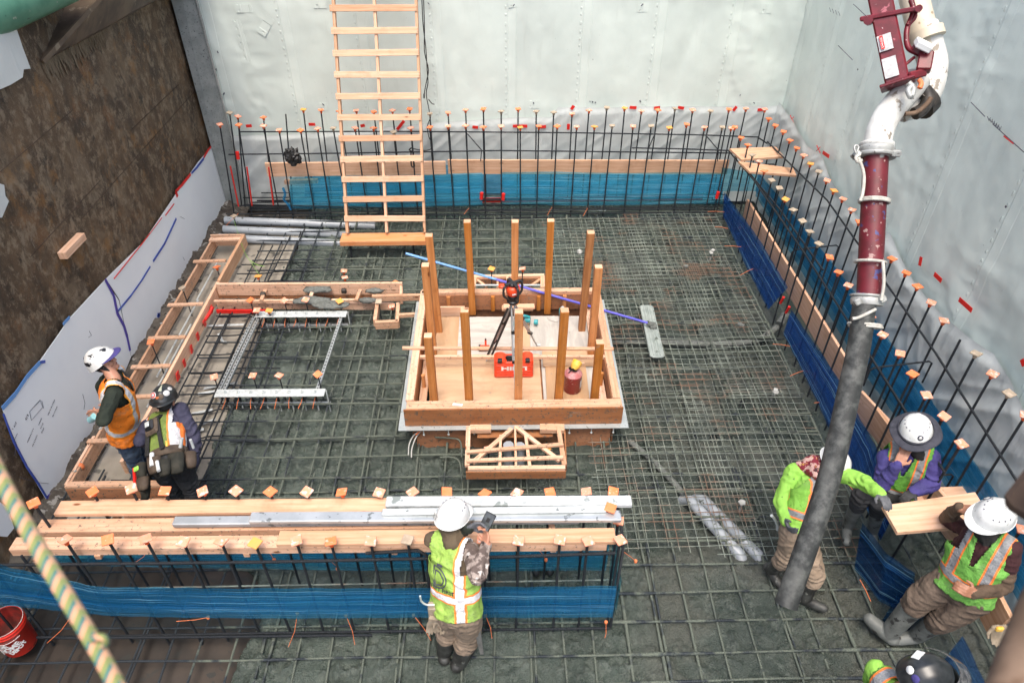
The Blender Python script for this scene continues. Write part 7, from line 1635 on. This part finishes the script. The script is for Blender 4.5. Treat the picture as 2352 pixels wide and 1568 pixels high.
# --- worker in an orange vest looking up at the paper sheets
P1 = thing('person', 'person in orange vest and paint chipped white helmet looking up, hands behind the back', 'person', (-3.85, 5.15, 0))
pel = PY(286, 992, 5.10); neck = PY(262, 868, 5.14); F = frame(Vector((.88, .32, 0)), neck - pel); rt = F.col[0]
hc = J(neck, 240, 834, .17, True); Fhd = frame(Vector((.9, .22, .45)), Vector((-.45, .0, .9)))
shR = neck + rt * .18 - F.col[2] * .05; shL = neck - rt * .18 - F.col[2] * .05
elR = J(shR, 238, 962, .29); wrR = PY(222, 955, 5.18) + Vector((.04, 0, -.02)); elL = shL + Vector((-.22, .02, -.22)); wrL = wrR + Vector((.03, .12, .02))
B = Body(); torso(B, pel, neck, shL, shR, F, 'dkgreen', 'jeans', 1.08); B.c(neck - UP * .02, hc, .058, .056, 'skin_light'); head(B, hc, Fhd, 'skin_light')
limb(B, [shR, shR.lerp(elR, .5), elR], [.066, .064, .056], 'dkgreen'); limb(B, [elR, wrR], [.054, .036], 'dkgreen'); limb(B, [shL, elL, wrL], [.06, .052, .036], 'dkgreen')
hand(B, wrR, Vector((-.7, .5, .1)), Vector((-.2, -.8, .2)), 'skin_light', .6, 1); hand(B, wrL, Vector((-.6, -.6, 0)), Vector((-.4, .5, .2)), 'skin_light', .7, -1)
anR = PZ(325, 1112, .08); anL = PZ(348, 1108, .08); anL.y += .12
hpR, hpL = pel + rt * .085 - UP * .03, pel - rt * .085 - UP * .03; knR = hpR.lerp(anR, .48) + F.col[1] * .02; knL = hpL.lerp(anL, .5) + F.col[1] * .05
limb(B, [hpR, hpR.lerp(knR, .5), knR, anR], [.098, .088, .070, .062], 'jeans'); limb(B, [hpL, hpL.lerp(knL, .5), knL, anL], [.098, .088, .070, .062], 'jeans')
boot(B, knR, anR, F.col[1], 'boot_black', .12, r=.06); boot(B, knL, anL, F.col[1], 'boot_black', .12, r=.06)
build_body(B, P1, joints=(elR, knR, knL), seed=11)
vest(P1, pel, neck, shL, shR, F, M['vest_orange'], -.02, vneck=True, k=1.16)
helmet(P1, hc + Fhd.col[2] * .035, Fhd, M['helmet_marked'], 'cap', M['purple'])
mb = MB(); Lh = lambda x, y, z: hc + Fhd @ Vector((x, y, z)); mb.tube([Lh(.085, .02, .03), Lh(.088, .03, -.05), Lh(.05, .05, -.125), Lh(0, .06, -.14)], .009, 6); mb.tube([Lh(.085, -.03, .03), Lh(.088, .03, -.05)], .009, 6); mb.tube([Lh(0, .06, -.14), Lh(.02, .08, -.22)], .011, 6)
mb.grid(lambda u, v: Lh(cos(u) * .09, sin(u) * .105 - .01, .0 + v * .05), 20, 1, pi * .9, pi * 2.1, 0, 1); mb.build('chin_strap', M['black_cloth'], P1)
mb = MB(); mb.box(pel + rt * .13 - F.col[2] * .01 + F.col[1] * .05, (.12, .05, .09), R=F); mb.build('belt_pouch', M['black_cloth'], P1, bevel=.015)
a = PY(207, 965, 5.25); b = wrR + Vector((-.07, .02, .0)); mb = MB(); dd = (a - b).normalized(); mb.tube([b, b + dd * .14], .038, 16); tag(mb.build('plastic_tube', M['cyan_plastic']), 'pale turquoise plastic tube held behind the back of the orange vest worker', 'tube')

# --- worker with a tool belt and black helmet
P2p = thing('person', 'person with black stickered helmet and loaded tool belt seen from behind at the left', 'person', (-3.3, 4.7, 0))
pel = PY(386, 1055, 4.70); neck = J(pel, 378, 950, .50, True); F = frame(Vector((-.12, 1, 0)), neck - pel); rt = F.col[0]
hc = J(neck, 380, 922, .17)
shR = neck + rt * .19 - F.col[2] * .05; shL = neck - rt * .19 - F.col[2] * .05
elR = J(shR, 458, 1036, .30); wrR = J(elR, 446, 1078, .25, True); elL = J(shL, 322, 1012, .29); wrL = elL + Vector((.08, .22, -.06))
B = Body(); torso(B, pel, neck, shL, shR, F, 'navy', 'dark_pants', 1.12); B.c(neck - UP * .02, hc, .062, .07, 'black_cloth'); head(B, hc, frame(Vector((-.1, .95, -.5)), Vector((0, .45, 1))), 'skin_light', 'black_cloth')
limb(B, [shR, shR.lerp(elR, .5), elR, elR.lerp(wrR, .5), wrR], [.076, .076, .066, .060, .042], 'navy'); limb(B, [shL, shL.lerp(elL, .5), elL, wrL], [.074, .072, .062, .042], 'navy')
hand(B, wrR, Vector((-.1, .3, -.9)), Vector((-.8, .2, 0)), 'glove', .6, -1); hand(B, wrL, Vector((.4, .6, -.2)), Vector((.5, -.3, 0)), 'glove', .6, 1)
anR = Vector((pel.x + .13, 4.62, .1)); anL = Vector((pel.x - .11, 4.74, .1)); hpR, hpL = pel + rt * .09 - UP * .03, pel - rt * .09 - UP * .03
knR = hpR.lerp(anR, .5) + Vector((0, .03, 0)); knL = hpL.lerp(anL, .5) + Vector((0, .03, 0))
limb(B, [hpR, hpR.lerp(knR, .5), knR, anR], [.105, .098, .078, .066], 'dark_pants'); limb(B, [hpL, hpL.lerp(knL, .5), knL, anL], [.105, .098, .078, .066], 'dark_pants')
boot(B, knR, anR, (0, 1, 0), 'boot_black', .25, r=.065); boot(B, knL, anL, (0, 1, 0), 'boot_black', .25, r=.065)
build_body(B, P2p, joints=(elR, knR, knL), seed=21)
v2 = vest(P2p, pel, neck, shL, shR, F, M['vest_olive'], .06, k=1.12)
Fh = frame(Vector((-.1, .9, -.45)), Vector((0, .4, 1))); Fh2 = frame(-Fh.col[1] + Vector((0, 0, 0)), Fh.col[2]); shf = helmet(P2p, hc + Fh.col[2] * .035, Fh2, M['helmet_black'], 'cap', vents=False)
def ons(a, e): p = shf(a, e); q = shf(a, e, 1.02); return q, (q - p)
for (a, e, r_, m_) in [(pi / 2 + .65, .62, .030, 'sticker'), (pi / 2 - .60, .50, .033, 'sticker'), (pi / 2 - .60, .50, .026, 'red_tape'), (pi / 2 - .60, .50, .017, 'sticker'), (pi / 2 + .12, .42, .028, 'leather'), (pi / 2 + 1.2, .85, .022, 'sticker')]:
    q, n_ = ons(a, e); decal(P2p, q - n_ * (.2 if m_ != 'red_tape' else 0) + n_.normalized() * (.004 if (m_ == 'red_tape') else (.007 if r_ == .017 else 0)), n_, r_, M[m_])
mb = MB(); mb.grid(lambda u, v: shf(pi / 2 + u * (1 - v * .3), .85 + v * .9, 1.012), 8, 8, -.22, .22, 0, 1); mb.build('tape_patch', pm('old_tape', (.38, .40, .30), (.3, .32, .24), 20, rough=.8), P2p)
mb = MB(); q, n_ = ons(pi / 2 - .12, .36); mb.box(q, (.03, .008, .02)); mb.build('buckle', M['tie_orange'], P2p)
# braces, harness pad and belt
def back(x, z, l=.02):
    return pel + F @ Vector((x, -.137 * 1.12 - l, z))
mb = MB()
for s_ in (-1, 1): mb.bar(pel + F @ Vector((s_ * .11, .03, .52)), back(s_ * .05, .38, .012), .055, .02, up=-F.col[1]); mb.bar(back(s_ * .05, .39, .014), back(s_ * .09, .03, .012), .045, .02, up=-F.col[1])
mb.build('braces', M['black_cloth'], P2p, bevel=.006)
mb = MB(); mb.box(back(0, .30, .03), (.15, .04, .17), R=F); mb.build('back_pad', M['leather'], P2p, bevel=.03)
mb = MB(); mb.box(back(0, .31, .06), (.10, .035, .11), R=F); mb.build('harness_ring', M['black_plastic'], P2p, bevel=.02)
mb = MB(); mb.box(back(0, .31, .085), (.05, .01, .055), R=F); mb.build('clip', M['galv'], P2p, bevel=.006)
mb = MB(); mb.grid(lambda u, v: pel + F @ Vector((cos(u) * .20, sin(u) * .165, -.02 + v * .085)), 32, 2, 0, 2 * pi, 0, 1); bo = mb.build('tool_belt', M['leather'], P2p); s_ = bo.modifiers.new('t', 'SOLIDIFY'); s_.thickness = .012
def pouch(x, y, z, w_, h_, mat, nm='pouch', d_=.09, rz=0):
    c = pel + F @ Vector((x, y, z)); T = (F @ Matrix.Rotation(rz, 3, 'Z')).to_4x4(); T.translation = c; mb = MB()
    mb.lathe([(.001, -h_), (w_ * .36, -h_ * .96), (w_ * .48, -h_ * .6), (w_ * .52, 0), (w_ * .47, .0), (w_ * .40, -h_ * .5), (.001, -h_ * .7)], T, 18, sy=d_ / w_); return mb.build(nm, M[mat], P2p)
pouch(.02, -.20, -.05, .14, .15, 'leather'); pouch(.20, -.12, -.06, .14, .20, 'canvas_green', rz=.5); pouch(.26, .0, -.04, .11, .16, 'leather', rz=1.2); pouch(-.20, -.13, .0, .13, .16, 'canvas_green', rz=-.4); pouch(-.24, -.05, -.12, .17, .2, 'canvas_green', rz=-.6); pouch(-.14, -.18, -.18, .12, .12, 'leather'); pouch(.13, -.20, -.12, .12, .15, 'canvas_green', rz=.3)
mb = MB(); mb.tube([pel + F @ Vector((.02, -.22, .0)), pel + F @ Vector((.03, -.24, -.14))], .022, 8); mb.tube([pel + F @ Vector((.11, -.26, -.13)), pel + F @ Vector((.14, -.28, -.24))], .018, 6); mb.build('gloves', M['helmet_white'], P2p)
mb = MB(); mb.tube([pel + F @ Vector((.24, -.10, .0)), pel + F @ Vector((.30, -.14, .06))], .018, 8); mb.tube([pel + F @ Vector((.32, -.02, -.02)), pel + F @ Vector((.36, -.10, .03))], .013, 8); mb.build('tool_heads', M['galv'], P2p)
mb = MB(); mb.tube([pel + F @ Vector((.17, -.19, .02)), pel + F @ Vector((.19, -.21, .06))], .012, 8); mb.build('yellow_handle', M['yellow'], P2p)
mb = MB(); mb.box(pel + F @ Vector((-.25, -.16, -.10)), (.022, .02, .16), R=F); mb.build('red_ruler', M['red_tape'], P2p)
mb = MB(); mb.box(pel + F @ Vector((-.21, -.18, -.05)), (.06, .02, .05), R=F); mb.build('green_cloth', M['neon'], P2p, bevel=.01)

# --- hose worker in a lime shirt
P4 = thing('person', 'person in lime shirt and floral neck cloth standing behind the pump hose', 'person', (2.65, 3.9, 0))
pel = PY(1835, 1212, 3.95); neck = J(pel, 1874, 1084, .50); F = frame(Vector((.35, -.94, 0)), neck - pel); rt = F.col[0]
shR = J(neck, 1815, 1082, .18); shL = J(neck, 1930, 1085, .18, True)
hc = J(neck, 1910, 1064, .18)
elR = J(shR, 1797, 1152, .29); wrR = J(elR, 1806, 1196, .22); elL = J(shL, 1985, 1106, .29); wrL = J(elL, 2022, 1136, .24)
B = Body(); torso(B, pel, neck, shL, shR, F, 'neon', 'tan_pants', 1.04); Fhd = frame(Vector((.55, -.7, -.5)), Vector((.35, -.35, .85))); B.c(neck, hc, .062, .062, 'skin'); head(B, hc, Fhd, 'skin')
limb(B, [shR, shR.lerp(elR, .5), elR, elR.lerp(wrR, .5), wrR], [.074, .076, .068, .062, .046], 'neon'); limb(B, [shL, shL.lerp(elL, .5), elL, elL.lerp(wrL, .5), wrL], [.070, .066, .058, .050, .042], 'neon')
B.c(pel + F.col[2] * .0, pel + F.col[2] * .06, .128, .128, 'neon', F, 1.36, 1.0)
hand(B, wrR, J(wrR, 1812, 1216, .1) - wrR, Vector((.5, .2, .2)), 'glove', .6, 1); hand(B, wrL, J(wrL, 2036, 1150, .1) - wrL, Vector((0, .3, -.8)), 'glove', .5, -1)
anR = PZ(1772, 1308, .09); anL = PZ(1850, 1372, .09); hpR, hpL = pel + rt * .09 - UP * .04, pel - rt * .09 - UP * .04
knR = J(hpR, 1792, 1250, .42); knL = hpL.lerp(anL, .5) + Vector((.06, -.10, .02)); knR = hpR.lerp(anR, .5) + Vector((.02, -.08, 0))
limb(B, [hpR, hpR.lerp(knR, .5), knR, knR.lerp(anR, .35)], [.106, .10, .084, .078], 'tan_pants'); limb(B, [hpL, hpL.lerp(knL, .5), knL, knL.lerp(anL, .35)], [.106, .10, .084, .078], 'tan_pants')
B.c(knR.lerp(anR, .38), knR.lerp(anR, .46), .074, .070, 'redcloth'); B.c(knL.lerp(anL, .38), knL.lerp(anL, .46), .074, .070, 'redcloth')
boot(B, knR, anR, (.35, -.9, 0), 'boot_black', .54, r=.070); boot(B, knL, anL, (.85, -.45, 0), 'boot_black', .54, r=.070)
build_body(B, P4, joints=(elR, elL, knR, knL), seed=31)
vest(P4, pel, neck, shL, shR, F, M['vest_mesh'], .07, k=1.05)
helmet(P4, hc + Fhd.col[2] * .035, Fhd, M['helmet_white'], 'cap')
q1, q2, q3 = J(neck, 1868, 1044, .12), J(neck, 1838, 1070, .14), J(neck, 1880, 1090, .12)
B = Body(); B.c(q1, q2, .062, .05, 'floral'); B.c(q1, q3, .06, .055, 'floral'); B.c(q2, q3, .045, .05, 'floral'); B.c(J(neck, 1878, 1030, .15), q1, .035, .05, 'floral'); B.c(q3, J(neck, 1886, 1100, .14), .05, .03, 'floral')
nk = build_body(B, P4, 'neck_cloth', vox=.008, seed=5)
mb = MB(); p = J(pel, 1782, 1190, .2); q = PY(1790, 1212, p.y); mb.tube(smooth([PY(1772, 1183, p.y), PY(1778, 1190, p.y), PY(1786, 1205, p.y), PY(1786, 1216, p.y)]), .014, 8); tag(mb.build('claw_hammer', M['galv']), 'steel claw hammer hanging from the belt of the hose worker', 'hammer')

# --- worker with a brimmed helmet sitting by the right wall
P5 = thing('person', 'person in purple shirt and wide brimmed helmet sitting with hand to face', 'person', (3.6, 4.4, 0))
pel = PY(2052, 1128, 4.30); neck = PY(2092, 1022, 4.32); F = frame(Vector((-.45, -.85, 0)), neck - pel); rt = F.col[0]
hc = PY(2101, 1000, 4.28); shR = PY(2036, 1050, 4.28); shL = PY(2138, 1050, 4.26)
elR = PY(2026, 1112, 4.12); wrR = PY(2062, 1066, 4.11); elL = PY(2140, 1108, 4.14); wrL = PY(2098, 1130, 4.05)
Fhd = frame(Vector((-.45, -.85, -.12)), Vector((-.22, -.02, .98)))
B = Body(); torso(B, pel, neck, shL, shR, F, 'purple', 'dark_pants', 1.0); B.c(neck, hc, .062, .062, 'purple'); head(B, hc, Fhd, 'skin_light')
limb(B, [shR, shR.lerp(elR, .5), elR, elR.lerp(wrR, .5), wrR], [.072, .072, .062, .056, .036], 'purple'); limb(B, [shL, shL.lerp(elL, .5), elL, elL.lerp(wrL, .5), wrL], [.074, .074, .064, .058, .042], 'purple')
hand(B, wrR, PY(2080, 1036, 4.16) - wrR, hc - wrR, 'skin_light', .45, -1, 1.1); hand(B, wrL, PY(2082, 1140, 4.0) - wrL, Vector((0, 0, -1)), 'glove_black', .6, 1, 1.05)
anR = PZ(1948, 1206, .16); anL = PZ(2004, 1218, .14)
hpR, hpL = pel + rt * .10 - UP * .03, pel - rt * .10 - UP * .03; knR = PY(1978, 1140, 4.24); knL = PY(2022, 1152, 4.16)
limb(B, [hpR, hpR.lerp(knR, .5), knR, knR.lerp(anR, .3)], [.104, .10, .084, .074], 'dark_pants'); limb(B, [hpL, hpL.lerp(knL, .5), knL, knL.lerp(anL, .3)], [.104, .10, .084, .074], 'dark_pants')
boot(B, knR, anR, (-.35, -.9, 0), 'boot_grey', .62, r=.068); boot(B, knL, anL, (-.2, -.95, 0), 'boot_grey', .62, r=.068)
build_body(B, P5, joints=(elR, elL, knR), seed=41)
vest(P5, pel, neck, shL, shR, F, M['vest_green'], -.02, vneck=True, k=1.05, arm=.0, vw=.7)
shf = helmet(P5, hc + Fhd.col[2] * .05, Fhd, M['helmet_white'], 'wide', M['brim_dark'], sc=1.12)
q = shf(pi / 2 + .35, .5); n_ = shf(pi / 2 + .35, .5, 1.1) - q; decal(P5, q + n_ * .03, n_, .024, M['navy']); decal(P5, q + n_ * .1, n_, .015, M['sticker'])
B = Body(); B.c(hc + Vector((.03, -.03, -.09)), neck + Vector((.07, -.08, -.10)), .05, .045, 'black_cloth'); build_body(B, P5, 'neck_gaiter', vox=.01, seed=6)
sw = thing('seat_plank', 'rough timber ledge under the brim hat worker between the bar rows', 'plank', (3.95, 4.55, .5)); mb = MB(); mb.bar(Vector((3.5, pel.y + .05, pel.z - .19)), Vector((4.5, pel.y + .08, pel.z - .19)), .22, .04); mb.build('plank', M['pine'], sw, bevel=.004)

# --- seated worker at lower right
P6 = thing('person', 'person leaning back with elbow on the board and grey boots stretched out', 'person', (3.6, 3.3, 0))
pel = PY(2212, 1350, 3.20); neck = PY(2278, 1222, 3.34); F = frame(Vector((-.75, -.62, 0)), neck - pel); rt = F.col[0]
hc = PY(2279, 1188, 3.35); shR = PY(2238, 1226, 3.42); shL = PY(2320, 1258, 3.20)
elR = PZ(2178, 1192, 1.17); wrR = PY(2203, 1166, 3.58); elL = PY(2304, 1345, 3.08); wrL = PY(2236, 1364, 3.02)
Fhd = frame(Vector((-.92, -.25, -.12)), Vector((-.15, -.25, 1)))
B = Body(); torso(B, pel, neck, shL, shR, F, 'maroon', 'brown_pants', 1.2); B.c(neck, hc, .066, .068, 'black_cloth'); head(B, hc, Fhd, 'skin')
B.c(hc + Fhd.col[1] * .03 - UP * .07, neck + F.col[1] * .05 - UP * .04, .075, .085, 'black_cloth')
limb(B, [shR, elR], [.068, .058], 'maroon'); limb(B, [elR, elR.lerp(wrR, .5), wrR], [.060, .056, .038], 'brown_sleeve'); limb(B, [shL, shL.lerp(elL, .5)], [.076, .072], 'maroon'); limb(B, [shL.lerp(elL, .5), elL, elL.lerp(wrL, .5), wrL], [.070, .062, .056, .038], 'brown_sleeve')
hand(B, wrR, PY(2230, 1176, 3.50) - wrR, Vector((.3, -.2, -.4)), 'skin', .5, 1, 1.1); hand(B, wrL, PY(2208, 1352, 3.03) - wrL, Vector((.2, .3, -.3)), 'skin', .7, -1, 1.1)
hR, hL = PZ(2034, 1458, .06), PZ(2092, 1462, .06); hpR, hpL = pel + rt * .10 - UP * .02, pel - rt * .10 - UP * .02
anR = hR + Vector((.02, 0, .05)); anL = hL + Vector((.03, 0, .04))
knR = PY(2112, 1374, 3.27); knL = PY(2165, 1420, 3.14); 
limb(B, [hpR, hpR.lerp(knR, .5), knR, knR.lerp(anR, .18)], [.13, .122, .106, .104], 'brown_pants'); limb(B, [hpL, hpL.lerp(knL, .5), knL, knL.lerp(anL, .2)], [.13, .122, .104, .10], 'brown_pants')
toeR = PZ(1984, 1394, .22) - anR; toeL = PZ(2054, 1462, .08) - anL
boot(B, knR, anR, toeR, 'boot_grey', .80, up=(.5, 0, .8), r=.096); boot(B, knL, anL, toeL, 'boot_grey', .78, up=(.1, 0, 1), r=.090)
build_body(B, P6, joints=(elL, knR, knL), seed=51)
vest(P6, pel, neck, shL, shR, F, M['vest_green2'], -.02, vneck=True, k=1.28, arm=.03, vw=.6)
shf = helmet(P6, hc + Fhd.col[2] * .035, Fhd, M['helmet_white'], 'cap', sc=1.08)
for (a, e, r_, m_) in [(pi * .0, .45, .030, 'ink'), (pi * .0, .45, .022, 'sticker'), (-.45, .30, .020, 'clamp')]:
    q = shf(a, e); n_ = (shf(a, e, 1.1) - q); decal(P6, q + n_.normalized() * (.001 if m_ != 'sticker' else .004), n_, r_, M[m_])
mb = MB(); mb.box(hc + Fhd @ Vector((.0, .10, .03)), (.05, .02, .025), R=Fhd); mb.build('ear_plug_pack', M['neon'], P6, bevel=.005)
g_ = pel + Vector((.16, -.28, -.10)); pk = thing('work_gloves', 'tan and yellow work gloves hanging at the hip of the leaning worker', 'gloves', g_)
B = Body(); hand(B, g_, (.3, -.2, -1), (0, -1, 0), 'x', .2, 1, 1.1, .02); hand(B, g_ + Vector((.05, 0, .0)), (.5, -.3, -1), (0, -1, 0), 'x', .2, -1, 1.1, .02)
em, V, Nn = B.remesh(.007); V = V - np.array(g_); em.vertices.foreach_set('co', V.astype(np.float32).ravel()); em.materials.clear(); em.materials.append(M['tan_leather']); em.polygons.foreach_set('use_smooth', np.full(len(em.polygons), True)); o = bpy.data.objects.new('gloves', em); COL.objects.link(o); o.parent = pk
mb = MB(); mb.box(g_ + Vector((.02, -.02, .0)), (.06, .03, .05)); mb.build('yellow_cuff', M['yellow'], pk, bevel=.01)

# --- worker at the bottom edge with a black helmet and visor
P7 = thing('person', 'person in black helmet with dark visor and lime vest cut off by the bottom edge', 'person', (2.5, 2.15, 0))
hc = PD(2118, 1560, 1); r_ = Vector(ray(2118, 1558)); hc = CO + r_ * ((CAM_H - 1.72) / -r_.z)
neck = hc + Vector((-.10, -.02, -.15)); pel = neck + Vector((-.06, -.05, -.52)); F = frame(Vector((.9, .25, 0)), neck - pel); rt = F.col[0]
shR = neck + rt * .19 - UP * .05; shL = neck - rt * .19 - UP * .05; elR = shR + Vector((.05, -.02, -.28)); elL = shL + Vector((.08, .05, -.27)); wrR = elR + Vector((.2, 0, -.1)); wrL = elL + Vector((.2, -.02, -.08))
B = Body(); torso(B, pel, neck, shL, shR, F, 'neon', 'dark_pants'); B.c(neck, hc, .06, .06, 'skin'); Fhd = frame(Vector((.95, .12, -.15)), Vector((.1, 0, 1))); head(B, hc, Fhd, 'skin')
for a_ in ([shR, elR, wrR], [shL, elL, wrL]): limb(B, a_, [.062, .054, .04], 'neon'); hand(B, a_[2], (1, 0, -.2), (0, 0, -1), 'glove', .5, 1)
for s_ in (-1, 1):
    hp = pel + rt * .09 * s_; an = Vector((pel.x + .02, pel.y, .1)) + rt * .12 * s_; kn = hp.lerp(an, .5) + F.col[1] * .03; limb(B, [hp, kn, an], [.10, .078, .064], 'dark_pants'); boot(B, kn, an, F.col[1], 'boot_black', .5)
build_body(B, P7, vox=.009, seed=61); vest(P7, pel, neck, shL, shR, F, M['vest_green'], -.02)
shf = helmet(P7, hc + Fhd.col[2] * .035, Fhd, M['helmet_black'], 'cap', vents=False, sc=1.12)
mb = MB(); T = Fhd.to_4x4(); T.translation = hc
mb.grid(lambda u, v: T @ Vector((cos(pi / 2 + u) * (.13 + .05 * v), sin(pi / 2 + u) * (.16 + .14 * v) , .13 - .10 * v + .02 * cos(u))), 24, 10, -1.35, 1.35, 0, 1); vz = mb.build('visor', M['smoke'], P7); s_ = vz.modifiers.new('t', 'SOLIDIFY'); s_.thickness = .003
q = shf(pi + .5, .8); n_ = shf(pi + .5, .8, 1.1) - q; Rm = n_.to_track_quat('Z', 'X').to_matrix(); mb = MB(); mb.box(q + n_ * .03, (.05, .075, .004), R=Rm); mb.build('sticker', M['helmet_white'], P7)
for (a, e, m_) in [(pi + 1.5, .55, 'helmet_white'), (pi + 1.95, .5, 'purple')]: q = shf(a, e); n_ = shf(a, e, 1.1) - q; decal(P7, q + n_ * .03, n_, .025, M[m_])
